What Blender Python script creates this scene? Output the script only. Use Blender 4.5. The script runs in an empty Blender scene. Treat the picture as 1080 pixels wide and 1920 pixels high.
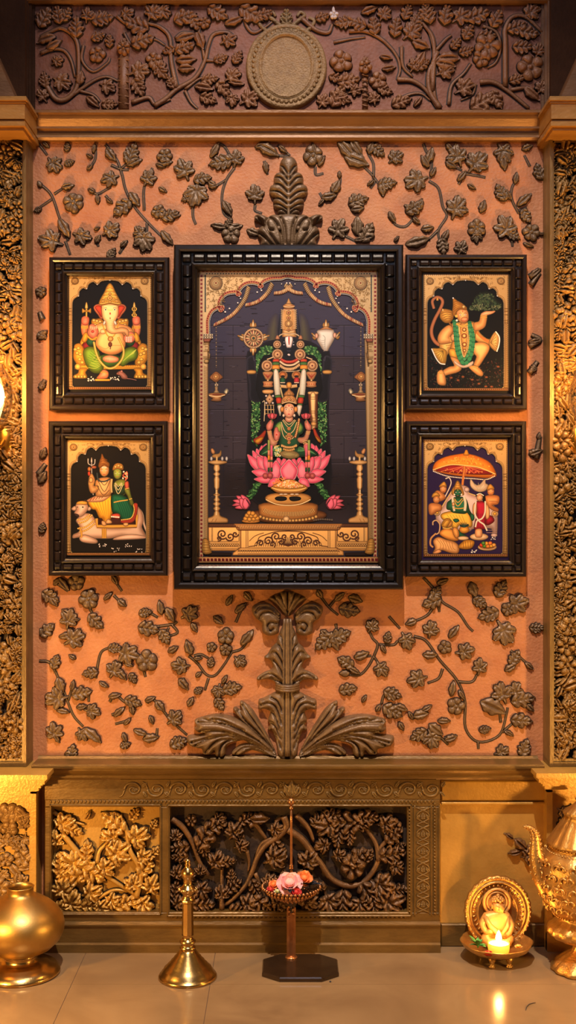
import bpy, math, random
import numpy as np
from mathutils import Vector, Matrix
from mathutils.geometry import delaunay_2d_cdt

random.seed(7)
rng = np.random.default_rng(7)
SC = bpy.context.scene
COL = SC.collection
PI = math.pi

# ---------------------------------------------------------------- camera model
# The wall is the plane y = 0, the room is on the -y side, the floor is z = 0.
PXM = 0.0015            # metres per photo pixel on the wall plane
FPX = 2225.0            # focal length in photo pixels
DIST = FPX * PXM        # camera distance from the wall
CZ = 1.213              # camera height


def scale_at(y):
    return (DIST + y) / FPX


def at(px, py, y=0.0):
    k = scale_at(y)
    return Vector(((px - 540.0) * k, y, CZ - (py - 960.0) * k))


def X(px, y=0.0):
    return (px - 540.0) * scale_at(y)


def Z(py, y=0.0):
    return CZ - (py - 960.0) * scale_at(y)


# ---------------------------------------------------------------- materials
def lin(c):
    r = []
    for v in c[:3]:
        v = v / 255.0
        r.append(v / 12.92 if v <= 0.04045 else ((v + 0.055) / 1.055) ** 2.4)
    return (r[0], r[1], r[2], 1.0)


def mat(name, rgb, rough=0.5, metal=0.0, rgb2=None, nscale=8.0, bump=0.0, bscale=60.0, spec=0.5, coat=0.0,
        emit=None, estr=0.0, detail=6.0, lo=0.35, hi=0.7, rough2=None, stretch=None):
    m = bpy.data.materials.new(name)
    m.use_nodes = True
    nt = m.node_tree
    b = nt.nodes['Principled BSDF']
    b.inputs['Base Color'].default_value = lin(rgb)
    b.inputs['Roughness'].default_value = rough
    b.inputs['Metallic'].default_value = metal
    b.inputs['Specular IOR Level'].default_value = spec
    b.inputs['Coat Weight'].default_value = coat
    b.inputs['Coat Roughness'].default_value = 0.15
    if emit:
        b.inputs['Emission Color'].default_value = lin(emit)
        b.inputs['Emission Strength'].default_value = estr
    tc = nt.nodes.new('ShaderNodeTexCoord')
    src = tc.outputs['Object']
    if stretch:
        mp = nt.nodes.new('ShaderNodeMapping')
        mp.inputs['Scale'].default_value = stretch
        nt.links.new(src, mp.inputs['Vector'])
        src = mp.outputs['Vector']
    if rgb2:
        n = nt.nodes.new('ShaderNodeTexNoise')
        n.inputs['Scale'].default_value = nscale
        n.inputs['Detail'].default_value = detail
        n.inputs['Roughness'].default_value = 0.65
        nt.links.new(src, n.inputs['Vector'])
        r = nt.nodes.new('ShaderNodeValToRGB')
        r.color_ramp.elements[0].position = lo
        r.color_ramp.elements[0].color = lin(rgb)
        r.color_ramp.elements[1].position = hi
        r.color_ramp.elements[1].color = lin(rgb2)
        nt.links.new(n.outputs['Fac'], r.inputs['Fac'])
        nt.links.new(r.outputs['Color'], b.inputs['Base Color'])
        if rough2 is not None:
            mr = nt.nodes.new('ShaderNodeMapRange')
            mr.inputs['To Min'].default_value = rough
            mr.inputs['To Max'].default_value = rough2
            nt.links.new(n.outputs['Fac'], mr.inputs['Value'])
            nt.links.new(mr.outputs['Result'], b.inputs['Roughness'])
    if bump:
        n2 = nt.nodes.new('ShaderNodeTexNoise')
        n2.inputs['Scale'].default_value = bscale
        n2.inputs['Detail'].default_value = 5.0
        nt.links.new(src, n2.inputs['Vector'])
        bp = nt.nodes.new('ShaderNodeBump')
        bp.inputs['Strength'].default_value = bump
        bp.inputs['Distance'].default_value = 0.004
        nt.links.new(n2.outputs['Fac'], bp.inputs['Height'])
        nt.links.new(bp.outputs['Normal'], b.inputs['Normal'])
    return m


def attr_mat(name, rough=0.45, metal=0.0, bump=0.0, bscale=900.0, spec=0.4):
    m = bpy.data.materials.new(name)
    m.use_nodes = True
    nt = m.node_tree
    b = nt.nodes['Principled BSDF']
    b.inputs['Roughness'].default_value = rough
    b.inputs['Metallic'].default_value = metal
    b.inputs['Specular IOR Level'].default_value = spec
    a = nt.nodes.new('ShaderNodeVertexColor')
    a.layer_name = 'Col'
    nt.links.new(a.outputs['Color'], b.inputs['Base Color'])
    if bump:
        tc = nt.nodes.new('ShaderNodeTexCoord')
        n2 = nt.nodes.new('ShaderNodeTexNoise')
        n2.inputs['Scale'].default_value = bscale
        n2.inputs['Detail'].default_value = 3.0
        nt.links.new(tc.outputs['Object'], n2.inputs['Vector'])
        bp = nt.nodes.new('ShaderNodeBump')
        bp.inputs['Strength'].default_value = bump
        bp.inputs['Distance'].default_value = 0.001
        nt.links.new(n2.outputs['Fac'], bp.inputs['Height'])
        nt.links.new(bp.outputs['Normal'], b.inputs['Normal'])
    return m


M = {}
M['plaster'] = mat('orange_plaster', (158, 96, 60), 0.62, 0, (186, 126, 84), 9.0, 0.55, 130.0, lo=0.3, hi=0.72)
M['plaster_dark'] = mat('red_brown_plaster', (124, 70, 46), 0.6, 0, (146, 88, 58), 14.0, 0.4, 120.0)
M['bronze_leaf'] = mat('bronze_leaf', (92, 70, 50), 0.42, 0.2, (120, 96, 70), 40.0, 0.3, 220.0)
M['bronze_dark'] = mat('bronze_dark', (88, 62, 40), 0.45, 0.3, (124, 88, 54), 30.0, 0.3, 200.0)
M['bronze_frieze'] = mat('bronze_frieze', (124, 78, 48), 0.5, 0.05, (142, 96, 60), 30.0, 0.3, 200.0)
M['gold_carve'] = mat('gold_carving', (122, 91, 50), 0.42, 0.2, (152, 117, 68), 26.0, 0.25, 200.0)
M['shade_edge'] = mat('painted_shade_edge', (38, 26, 19), .6, .1, (50, 35, 25), 40.0)  # dark rim colour painting shade and antiquing lines round the reliefs
M['wood_ground'] = mat('dark_brown_ground', (40, 26, 18), 0.7, 0, (58, 38, 24), 20.0, 0.3, 120.0)  # dark brown base colour behind the carved leaves
M['gold_trim'] = mat('gold_trim', (92, 68, 32), 0.36, 0.35, (124, 94, 48), 16.0, 0.25, 160.0, stretch=(0.35, 1, 1))
M['gold_trim_v'] = mat('gold_trim_upright', (100, 76, 40), 0.42, 0.25, (128, 100, 56), 16.0, 0.25, 160.0, stretch=(1, 1, 0.35))
M['gold_panel'] = mat('gold_panel', (170, 128, 58), 0.36, 0.3, (198, 154, 78), 7.0, 0.2, 140.0)
M['gold_cap'] = mat('gold_capital', (146, 100, 46), 0.4, 0.25, (174, 126, 64), 16.0, 0.25, 160.0, stretch=(0.35, 1, 1))
M['bronze_trim'] = mat('bronze_trim', (104, 68, 35), 0.44, 0.2, (130, 90, 48), 16.0, 0.25, 160.0, stretch=(0.35, 1, 1))
M['brown_trim'] = mat('brown_trim', (96, 62, 36), 0.5, 0.2, (126, 86, 50), 14.0, 0.25, 160.0, stretch=(0.3, 1, 1))
M['dark_wood'] = mat('dark_brown_wood', (50, 28, 14), 0.7, 0, (64, 38, 20), 10.0, 0.25, 120.0, spec=.12)
M['lacquer_black'] = mat('black_brown_lacquer', (16, 11, 11), 0.28, 0, (22, 15, 14), 20.0, 0.08, 90.0, coat=0.4)
M['lacquer_brown'] = mat('dark_brown_lacquer', (27, 19, 17), 0.27, 0, (36, 25, 21), 20.0, 0.08, 90.0, coat=0.35)
M['brass'] = mat('brushed_brass', (178, 142, 80), 0.44, 1.0, (194, 160, 98), 12.0, 0.06, 300.0, rough2=0.36)
M['brass_polished'] = mat('polished_brass', (206, 172, 112), 0.24, 1.0, (190, 152, 92), 20.0, 0.05, 200.0)
M['brass_old'] = mat('old_gilt_metal', (182, 136, 72), 0.36, 0.85, (208, 166, 98), 26.0, 0.35, 160.0)
M['copper'] = mat('copper_metal', (160, 108, 70), 0.3, 0.85, (190, 134, 90), 30.0, 0.1, 200.0)
M['bronze_base'] = mat('dark_polished_bronze', (52, 38, 28), 0.22, 0.5, (66, 48, 34), 16.0, 0.05, 120.0, coat=0.4)
M['glass_rim'] = mat('lamp_brass', (200, 150, 70), 0.3, 1.0)
# ---------------------------------------------------------------- mesh helpers
class MB:
    """Collects vertices and faces for ONE mesh object."""

    def __init__(self):
        self.v, self.f, self.c, self.sm, self.mi = [], [], [], [], []

    def add(self, verts, faces, col=None, smooth=True, mi=0):
        o = len(self.v)
        self.v.extend([tuple(p) for p in verts])
        if col is None:
            self.c.extend([(1, 1, 1, 1)] * len(verts))
        elif isinstance(col, tuple):
            self.c.extend([col] * len(verts))
        else:
            self.c.extend(col)
        for f in faces:
            self.f.append(tuple(i + o for i in f))
            self.sm.append(smooth)
            self.mi.append(mi)

    def box(self, x0, x1, y0, y1, z0, z1, col=None):
        v = [(x, y, z) for x in (x0, x1) for y in (y0, y1) for z in (z0, z1)]
        f = [(0, 1, 3, 2), (4, 6, 7, 5), (0, 4, 5, 1), (2, 3, 7, 6), (0, 2, 6, 4), (1, 5, 7, 3)]
        self.add(v, f, col, False)

    def bbox_bev(self, x0, x1, y0, y1, z0, z1, b=0.003):
        """box with its front (-y) edges chamfered"""
        v = [(x0, y1, z0), (x1, y1, z0), (x1, y1, z1), (x0, y1, z1),
             (x0, y0 + b, z0), (x1, y0 + b, z0), (x1, y0 + b, z1), (x0, y0 + b, z1),
             (x0 + b, y0, z0 + b), (x1 - b, y0, z0 + b), (x1 - b, y0, z1 - b), (x0 + b, y0, z1 - b)]
        f = [(0, 3, 2, 1), (8, 9, 10, 11)]
        for i in range(4):
            j = (i + 1) % 4
            f += [(i, j, j + 4, i + 4), (i + 4, j + 4, j + 8, i + 8)]
        self.add(v, f, None, False)

    def prism(self, prof, x0, x1):
        """profile of (y, z) swept along x, closed"""
        n = len(prof)
        v = [(x0, y, z) for y, z in prof] + [(x1, y, z) for y, z in prof]
        f = [(i, (i + 1) % n, (i + 1) % n + n, i + n) for i in range(n)]
        f += [tuple(range(n - 1, -1, -1)), tuple(range(n, 2 * n))]
        self.add(v, f, None, False)

    def lathe(self, prof, c=(0, 0, 0), seg=48, flute=None, smooth=True, sx=1.0, sy=1.0):
        """profile of (r, z) turned round z; flute(t, r, z) -> radius"""
        n = len(prof)
        v = []
        for k in range(seg):
            a = 2 * PI * k / seg
            for r, z in prof:
                rr = flute(a, r, z) if flute else r
                v.append((c[0] + rr * math.cos(a) * sx, c[1] + rr * math.sin(a) * sy, c[2] + z))
        f = []
        for k in range(seg):
            k2 = (k + 1) % seg
            for i in range(n - 1):
                f.append((k * n + i, k2 * n + i, k2 * n + i + 1, k * n + i + 1))
        self.add(v, f, None, smooth)

    def tube(self, pts, rad, seg=8, cap=True, col=None):
        pts = [Vector(p) for p in pts]
        n = len(pts)
        if not hasattr(rad, '__len__'):
            rad = [rad] * n
        v, f = [], []
        up = None
        for i, p in enumerate(pts):
            t = (pts[min(i + 1, n - 1)] - pts[max(i - 1, 0)])
            if t.length < 1e-9:
                t = Vector((0, 0, 1))
            t.normalize()
            if up is None:
                ref = Vector((0, 1, 0)) if abs(t.y) < 0.9 else Vector((1, 0, 0))
                up = (ref - t * ref.dot(t)).normalized()
            else:
                up = (up - t * up.dot(t))
                up = up.normalized() if up.length > 1e-6 else Vector((0, 0, 1))
            w = t.cross(up)
            for k in range(seg):
                a = 2 * PI * k / seg
                v.append(p + (up * math.cos(a) + w * math.sin(a)) * rad[i])
        for i in range(n - 1):
            for k in range(seg):
                k2 = (k + 1) % seg
                f.append((i * seg + k, i * seg + k2, (i + 1) * seg + k2, (i + 1) * seg + k))
        if cap:
            f += [tuple(range(seg - 1, -1, -1)), tuple(range((n - 1) * seg, n * seg))]
        self.add(v, f, col, True)

    def ball(self, c, r, seg=10, rings=6, s=(1, 1, 1), col=None):
        v = [(c[0], c[1], c[2] + r * s[2])]
        for i in range(1, rings):
            b = PI * i / rings
            for k in range(seg):
                a = 2 * PI * k / seg
                v.append((c[0] + r * s[0] * math.sin(b) * math.cos(a), c[1] + r * s[1] * math.sin(b) * math.sin(a), c[2] + r * s[2] * math.cos(b)))
        v.append((c[0], c[1], c[2] - r * s[2]))
        f = [(0, 1 + k, 1 + (k + 1) % seg) for k in range(seg)]
        for i in range(rings - 2):
            for k in range(seg):
                k2 = (k + 1) % seg
                f.append((1 + i * seg + k, 1 + (i + 1) * seg + k, 1 + (i + 1) * seg + k2, 1 + i * seg + k2))
        e = len(v) - 1
        o = 1 + (rings - 2) * seg
        f += [(e, o + (k + 1) % seg, o + k) for k in range(seg)]
        self.add(v, f, col, True)

    def build(self, name, m, parent=None, kind=None, origin=None, colors=False):
        me = bpy.data.meshes.new(name)
        vs = self.v
        if origin is not None:
            ox, oy, oz = origin
            vs = [(a - ox, b - oy, c - oz) for a, b, c in vs]
        me.from_pydata(vs, [], self.f)
        me.polygons.foreach_set('use_smooth', self.sm)
        if colors:
            ca = me.color_attributes.new('Col', 'FLOAT_COLOR', 'POINT')
            ca.data.foreach_set('color', np.array(self.c, dtype=np.float32).ravel())
        me.materials.append(m)
        if any(self.mi):
            me.materials.append(M['shade_edge'])
            me.polygons.foreach_set('material_index', self.mi)
        me.update()
        o = bpy.data.objects.new(name, me)
        COL.objects.link(o)
        if parent is not None:
            o.parent = parent
            if origin is not None:
                o.location = Vector(origin) - world_loc(parent)
            else:
                o.location = -world_loc(parent)
        elif origin is not None:
            o.location = origin
        if kind:
            o['kind'] = kind
        return o


def world_loc(o):
    p = Vector((0, 0, 0))
    while o is not None:
        p += o.location
        o = o.parent
    return p


def thing(name, label, cat, loc, group=None):
    o = bpy.data.objects.new(name, None)
    o.empty_display_size = 0.03
    COL.objects.link(o)
    o.location = loc
    o['label'] = label
    o['category'] = cat
    if group:
        o['group'] = group
    return o


def tag(o, label, cat, group=None):
    o['label'] = label
    o['category'] = cat
    if group:
        o['group'] = group
    return o


# ---------------------------------------------------------------- 2-D curves
def smooth_open(pts, per=6):
    p = [np.array(q, float) for q in pts]
    if len(p) < 3:
        a, b = p
        return np.array([a + (b - a) * t for t in np.linspace(0, 1, per + 1)])
    out = []
    for i in range(len(p) - 1):
        p0 = p[i - 1] if i > 0 else 2 * p[0] - p[1]
        p1, p2 = p[i], p[i + 1]
        p3 = p[i + 2] if i + 2 < len(p) else 2 * p[-1] - p[-2]
        for k in range(per):
            t = k / per
            out.append(0.5 * ((2 * p1) + (p2 - p0) * t + (2 * p0 - 5 * p1 + 4 * p2 - p3) * t * t + (3 * p1 - p0 - 3 * p2 + p3) * t ** 3))
    out.append(p[-1])
    return np.array(out)


def smooth_closed(pts, per=4):
    p = [np.array(q, float) for q in pts]
    n = len(p)
    out = []
    for i in range(n):
        p0, p1, p2, p3 = p[i - 1], p[i], p[(i + 1) % n], p[(i + 2) % n]
        for k in range(per):
            t = k / per
            out.append(0.5 * ((2 * p1) + (p2 - p0) * t + (2 * p0 - 5 * p1 + 4 * p2 - p3) * t * t + (3 * p1 - p0 - 3 * p2 + p3) * t ** 3))
    return np.array(out)


def resample_closed(P, step):
    Q = np.vstack([P, P[:1]])
    d = np.sqrt(((Q[1:] - Q[:-1]) ** 2).sum(1))
    s = np.concatenate([[0], np.cumsum(d)])
    n = max(6, int(round(s[-1] / step)))
    t = np.linspace(0, s[-1], n, endpoint=False)
    return np.stack([np.interp(t, s, Q[:, 0]), np.interp(t, s, Q[:, 1])], 1)


def inside(P, pts):
    x, y = pts[:, 0][:, None], pts[:, 1][:, None]
    x1, y1 = P[:, 0][None], P[:, 1][None]
    x2, y2 = np.roll(P[:, 0], -1)[None], np.roll(P[:, 1], -1)[None]
    c = ((y1 > y) != (y2 > y))
    with np.errstate(divide='ignore', invalid='ignore'):
        xi = (x2 - x1) * (y - y1) / (y2 - y1) + x1
    return (np.sum(c & (x < xi), axis=1) % 2) == 1


def dist_to(segs, pts):
    """distance from pts to a polyline given as (A, B) arrays"""
    A, B = segs
    out = np.full(len(pts), 1e9)
    for s in range(0, len(pts), 2000):
        q = pts[s:s + 2000]
        d = B - A
        L = (d ** 2).sum(1) + 1e-12
        t = ((q[:, None, :] - A[None]) * d[None]).sum(2) / L[None]
        t = np.clip(t, 0, 1)
        pr = A[None] + d[None] * t[..., None]
        out[s:s + 2000] = np.sqrt(((q[:, None, :] - pr) ** 2).sum(2)).min(1)
    return out


def fill(outline, sp, closed_step=None):
    """triangulate an outline with interior points: pts, faces, n_boundary, dist"""
    P = resample_closed(np.asarray(outline, float), closed_step or sp)
    lo, hi = P.min(0), P.max(0)
    xs = np.arange(lo[0], hi[0] + sp, sp)
    ys = np.arange(lo[1], hi[1] + sp, sp * 0.866)
    g = []
    for j, y in enumerate(ys):
        g.append(np.stack([xs + (sp * 0.5 if j % 2 else 0), np.full(len(xs), y)], 1))
    G = np.vstack(g) if g else np.zeros((0, 2))
    if len(G):
        G = G[inside(P, G)]
    segs = (P, np.roll(P, -1, 0))
    if len(G):
        d = dist_to(segs, G)
        keep = d > sp * 0.5
        G, d = G[keep], d[keep]
    else:
        d = np.zeros(0)
    n = len(P)
    allp = np.vstack([P, G]) if len(G) else P
    vs, es, fs, ov, oe, of = delaunay_2d_cdt([Vector(p) for p in allp], [(i, (i + 1) % n) for i in range(n)], [], 1, 1e-7)
    pts = np.array([(v.x, v.y) for v in vs])
    dd = np.zeros(len(pts))
    D = np.concatenate([np.zeros(n), d])
    isb = np.zeros(len(pts), bool)
    for i, o in enumerate(ov):
        if o:
            dd[i] = min(D[k] for k in o)
            isb[i] = min(o) < n
    order = {}
    for i, o in enumerate(ov):
        for k in o:
            if k < n:
                order[k] = i
    loop = [order[k] for k in range(n) if k in order]
    # consistent winding
    faces = []
    for f in fs:
        a, b, c = pts[f[0]], pts[f[1]], pts[f[2]]
        cr = (b[0] - a[0]) * (c[1] - a[1]) - (b[1] - a[1]) * (c[0] - a[0])
        if abs(cr) < 1e-12:
            continue
        faces.append(tuple(f) if cr > 0 else tuple(reversed(f)))
    area = 0.5 * np.sum(P[:, 0] * np.roll(P[:, 1], -1) - np.roll(P[:, 0], -1) * P[:, 1])
    if area < 0:
        loop = loop[::-1]
    return pts, faces, loop, dd


def segs_of(polys):
    A, B = [], []
    for p in polys:
        p = np.asarray(p, float)
        A.append(p[:-1])
        B.append(p[1:])
    return np.vstack(A), np.vstack(B)


class Relief:
    """A carved piece in 2-D: points, heights, faces and the boundary loop."""

    def __init__(self, outline, sp, H=1.0, R=0.2, edge=0.35, veins=None, vw=0.03, vg=0.3, ridges=None, rw=0.03, rg=0.3, noise=0.0, tilt=None):
        self.p, self.f, self.loop, d = fill(outline, sp)
        t = np.clip(d / R, 0, 1)
        h = edge + (1 - edge) * np.sqrt(np.clip(1 - (1 - t) ** 2, 0, 1))
        if veins:
            dv = dist_to(segs_of(veins), self.p)
            h = h - vg * np.exp(-(dv / vw) ** 2)
        if ridges:
            dv = dist_to(segs_of(ridges), self.p)
            h = h + rg * np.exp(-(dv / rw) ** 2)
        if noise:
            h = h + noise * (rng.random(len(h)) - 0.5) * (d > 0)
        if tilt is not None:
            h = h * (tilt[0] + tilt[1] * self.p[:, 0])
        self.h = h * H

    def put(self, mb, y, cx, cy, size=1.0, ang=0.0, hs=1.0, flip=1, bend=0.0, col=None, under=0.0, lift=0.0, rim=0.0):
        """place on the plane y; px coordinates; ang in degrees, 0 = to the right, 90 = up in the photo"""
        p = self.p * size
        if bend:
            q = p.copy()
            a = p[:, 0] / max(size, 1e-6) * bend
            q[:, 1] = p[:, 1] + size * bend * 0.5 * (p[:, 0] / size) ** 2
            p = q
        a = math.radians(ang)
        ca, sa = math.cos(a), math.sin(a)
        u = cx + p[:, 0] * ca - flip * p[:, 1] * sa
        w = cy - (p[:, 0] * sa + flip * p[:, 1] * ca)
        k = scale_at(y)
        xs = (u - 540.0) * k
        zs = CZ - (w - 960.0) * k
        ys = y - lift - self.h * hs
        n = len(xs)
        v = list(zip(xs, ys, zs))
        L = self.loop
        m = len(L)
        fl = flip < 0
        bx, bz = xs[L], zs[L]
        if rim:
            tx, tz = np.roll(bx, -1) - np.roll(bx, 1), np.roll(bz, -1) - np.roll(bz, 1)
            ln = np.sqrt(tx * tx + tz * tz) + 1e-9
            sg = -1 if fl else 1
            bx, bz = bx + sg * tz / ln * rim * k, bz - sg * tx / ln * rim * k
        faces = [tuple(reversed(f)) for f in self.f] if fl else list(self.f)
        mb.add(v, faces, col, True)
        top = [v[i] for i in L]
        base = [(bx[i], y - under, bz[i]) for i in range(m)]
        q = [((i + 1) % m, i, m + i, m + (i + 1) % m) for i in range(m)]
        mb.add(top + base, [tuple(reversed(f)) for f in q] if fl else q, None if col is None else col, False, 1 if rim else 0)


# ---------------------------------------------------------------- leaf shapes
def leaf_oval(w=0.22, wav=0.0, seed=0):
    r = random.Random(seed)
    top, bot = [], []
    for i in range(1, 12):
        t = i / 12
        e = math.sin(PI * t ** 0.8) * w * (1 + wav * math.sin(t * 19 + seed) + r.uniform(-.06, .06))
        top.append((t - .5, e))
        bot.append((t - .5, -e * r.uniform(.85, 1.1)))
    return smooth_closed([(-.5, 0.0)] + top + [(.5, 0.02)] + bot[::-1], 3)


def leaf_lobed(n=3, w=0.34, depth=0.45, seed=0):
    r = random.Random(seed)
    top, bot = [], []
    N = 10 * n
    ph = r.uniform(-.2, .2)
    for i in range(1, N):
        t = i / N
        env = math.sin(PI * min(1, t * 1.02) ** 0.7) ** 0.8
        s = abs(math.sin(PI * n * t + ph)) ** 0.7
        e = w * env * (1 - depth + depth * s)
        e2 = w * env * (1 - depth + depth * abs(math.sin(PI * n * t + .35 + ph)) ** 0.7)
        top.append((t - .5 + .06 * s * env, e * (1 + r.uniform(-.05, .05))))
        bot.append((t - .5 + .06 * s * env, -e2 * (1 + r.uniform(-.05, .05))))
    return smooth_closed([(-.5, 0.0)] + top + [(.52, 0.0)] + bot[::-1], 2)


def leaf_maple(n=5, inner=0.34, seed=0):
    """broad ivy-like leaf, base at -x, lobes of unequal length"""
    r = random.Random(seed)
    lobes = [(0, .5), (52, .47), (-54, .45), (108, .40), (-110, .38)]
    if n == 6:
        lobes = [(14, .5), (-22, .48), (66, .46), (-72, .43), (118, .36), (-122, .36)]
    lobes = [(a + r.uniform(-7, 7), L * r.uniform(.9, 1.06)) for a, L in lobes]
    pts = [(-.42, -.02)]
    for i in range(111):
        th = -168 + 336 * i / 110
        R = inner * .62
        for a, L in lobes:
            d = abs(th - a) / 34.0
            if d < 1:
                R = max(R, inner * .5 + (L - inner * .5) * (1 - d ** 1.5) ** .8)
        R *= 1 + .045 * math.sin(th * .55 + seed)
        a = math.radians(th)
        pts.append((R * math.cos(a) - .02, R * math.sin(a)))
    pts.append((-.42, .02))
    return np.array(pts), lobes


def petal_round(n=6, inner=0.72, seed=0):
    r = random.Random(seed)
    pts = []
    for i in range(96):
        a = 2 * PI * i / 96
        s = abs(math.sin(n * a / 2 + seed)) ** 0.55
        L = 0.5 * (inner + (1 - inner) * s) * (1 + .05 * math.sin(3 * a + seed))
        pts.append((L * math.cos(a), L * math.sin(a)))
    return np.array(pts)


def rad_lines(n, r0, r1, a0=0.0, a1=360.0, c=(0, 0)):
    out = []
    for i in range(n):
        a = math.radians(a0 + (a1 - a0) * (i + .5) / n)
        out.append([(c[0] + r0 * math.cos(a), c[1] + r0 * math.sin(a)), (c[0] + r1 * math.cos(a), c[1] + r1 * math.sin(a))])
    return out


LEAF = {'o': [], 'l': [], 'm': [], 'r': [], 'b': []}
for s in range(4):
    sp = 0.046
    LEAF['o'].append(Relief(leaf_oval(.20 + .03 * s, .10, s), sp, 1.0, .14, .55, veins=[[(-.5, 0), (.42, .01)]], vw=.05, vg=.6,
                            ridges=[[(-.3, .1), (.25, .12)], [(-.3, -.1), (.25, -.1)]], rw=.05, rg=.12, noise=.1))
    v = [[(-.5, 0), (.45, 0)]]
    for t in (-.2, .05, .25):
        v += [[(t - .12, 0), (t + .1, .24)], [(t - .12, 0), (t + .1, -.24)]]
    LEAF['l'].append(Relief(leaf_lobed(3 + s % 2, .36, .5, s), sp, 1.0, .12, .6, veins=v, vw=.04, vg=.7, noise=.14))
    out, lb = leaf_maple(5 + (s % 2), .36, s)
    v = [[(-.42, 0), (-.05, 0)]] + [[(-.05, 0), (L * .86 * math.cos(math.radians(a)), L * .86 * math.sin(math.radians(a)))] for a, L in lb]
    LEAF['m'].append(Relief(out, sp, 1.0, .13, .55, veins=v, vw=.032, vg=.7, noise=.14))
    n5 = 5 + s % 2
    LEAF['r'].append(Relief(petal_round(n5, .74, s * .7), sp, 1.0, .16, .35, veins=rad_lines(n5, .12, .5, math.degrees(-s * .7 * 2 / n5) - 180 / n5, 360 + math.degrees(-s * .7 * 2 / n5) - 180 / n5) + [[(.12 * math.cos(a), .12 * math.sin(a)) for a in np.linspace(0, 2 * PI, 12)]],
                            vw=.05, vg=.65, noise=.1))
    LEAF['b'].append(Relief(leaf_oval(.3, 0, s), sp, 1.0, .25, .35, noise=.1))


def put_leaf(mb, y, kind, x, yy, size, ang, h=0.008, lift=0.0, under=0.0, tall=1.0, rim=0.0):
    v = random.choice(LEAF[kind])
    v.put(mb, y, x, yy, size, ang, h, random.choice((1, -1)), random.uniform(-.25, .25) if kind in 'ol' else 0.0, None, under, lift, rim)


def stem(mb, y, pts, r0, r1=None, lift=0.4, per=5, rim=0.0):
    """tapering raised stem along px points on the plane y"""
    P = smooth_open(pts, per)
    n = len(P)
    k = scale_at(y)
    r1 = r0 if r1 is None else r1
    rr = [(r0 + (r1 - r0) * i / (n - 1)) * k for i in range(n)]
    mb.tube([at(p[0], p[1], y) + Vector((0, -r * lift, 0)) for p, r in zip(P, rr)], rr, 6)
    if rim:  # dark ribbon painting a shade line along the stem
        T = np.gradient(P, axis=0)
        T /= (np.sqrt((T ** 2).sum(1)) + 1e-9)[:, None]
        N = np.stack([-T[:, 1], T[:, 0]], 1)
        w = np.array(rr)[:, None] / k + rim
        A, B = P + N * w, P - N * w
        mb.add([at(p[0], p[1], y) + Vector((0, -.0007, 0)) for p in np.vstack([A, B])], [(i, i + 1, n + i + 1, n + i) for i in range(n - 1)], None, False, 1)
# ================================================================= the setting
def struct(name, mb, m, parent=None, kind='structure'):
    o = mb.build(name, m, parent)
    if parent is None:
        o['kind'] = kind
    return o


# ---- floor: large polished tiles with thin joints
def floor_mat():
    m = bpy.data.materials.new('polished_stone_tiles')
    m.use_nodes = True
    nt = m.node_tree
    b = nt.nodes['Principled BSDF']
    tc = nt.nodes.new('ShaderNodeTexCoord')
    n = nt.nodes.new('ShaderNodeTexNoise')
    n.inputs['Scale'].default_value = 3.5
    n.inputs['Detail'].default_value = 8
    n.inputs['Distortion'].default_value = 0.8
    nt.links.new(tc.outputs['Object'], n.inputs['Vector'])
    r = nt.nodes.new('ShaderNodeValToRGB')
    r.color_ramp.elements[0].position = .3
    r.color_ramp.elements[0].color = lin((118, 94, 68))
    r.color_ramp.elements[1].position = .75
    r.color_ramp.elements[1].color = lin((148, 122, 90))
    nt.links.new(n.outputs['Fac'], r.inputs['Fac'])
    nt.links.new(r.outputs['Color'], b.inputs['Base Color'])
    mr = nt.nodes.new('ShaderNodeMapRange')
    mr.inputs['To Min'].default_value = .10
    mr.inputs['To Max'].default_value = .26
    nt.links.new(n.outputs['Fac'], mr.inputs['Value'])
    nt.links.new(mr.outputs['Result'], b.inputs['Roughness'])
    b.inputs['Specular IOR Level'].default_value = .5
    return m


M['floor'] = floor_mat()
M['joint'] = mat('tile_joint', (92, 70, 52), .7)
mb = MB()
# tiles: joints run in depth at x = -0.62, -0.235, +0.36 ... and along the wall at y = -0.31
gap = 0.0016
xs = [-2.4, -1.62, -1.02, -0.556, -0.20, 0.95, 1.55, 2.4]
ys = [-3.9, -3.1, -2.5, -1.9, -1.3, -0.80, -0.29, 0.06]
mb2 = MB()
mb2.box(-2.4, 2.4, -3.9, 0.06, -0.02, -0.0012)
fl = struct('floor', mb2, M['joint'])
for i in range(len(xs) - 1):
    for j in range(len(ys) - 1):
        mb.box(xs[i] + gap / 2, xs[i + 1] - gap / 2, ys[j] + gap / 2, ys[j + 1] - gap / 2, -0.015, 0.0)
struct('tile_surface', mb, M['floor'], fl)

# ---- walls
mb = MB()
mb.box(-2.4, 2.4, 0.0, 0.12, 0.0, 3.3)
wall = struct('wall_back', mb, M['plaster'])
M['side_wall'] = mat('brown_side_wall', (96, 66, 44), .7, 0, (112, 78, 52), 4.0)

# ---- upper frieze with its reddish ground
YF = -0.006
mb = MB()
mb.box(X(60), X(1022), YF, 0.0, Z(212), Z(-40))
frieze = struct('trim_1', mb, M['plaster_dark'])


def moulding(mb, x0, x1, prof):
    mb.prism(prof, x0, x1)


# top moulding above the frieze
mb = MB()
y0 = -0.06
mb.prism([(0, Z(12)), (-.022, Z(12)), (-.030, Z(10)), (-.036, Z(4)), (-.036, Z(1)), (-.05, Z(-3)), (-.06, Z(-10)), (-.06, Z(-60)), (0, Z(-60))], X(50), X(1030))
struct('trim_2', mb, M['brown_trim'])
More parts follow.
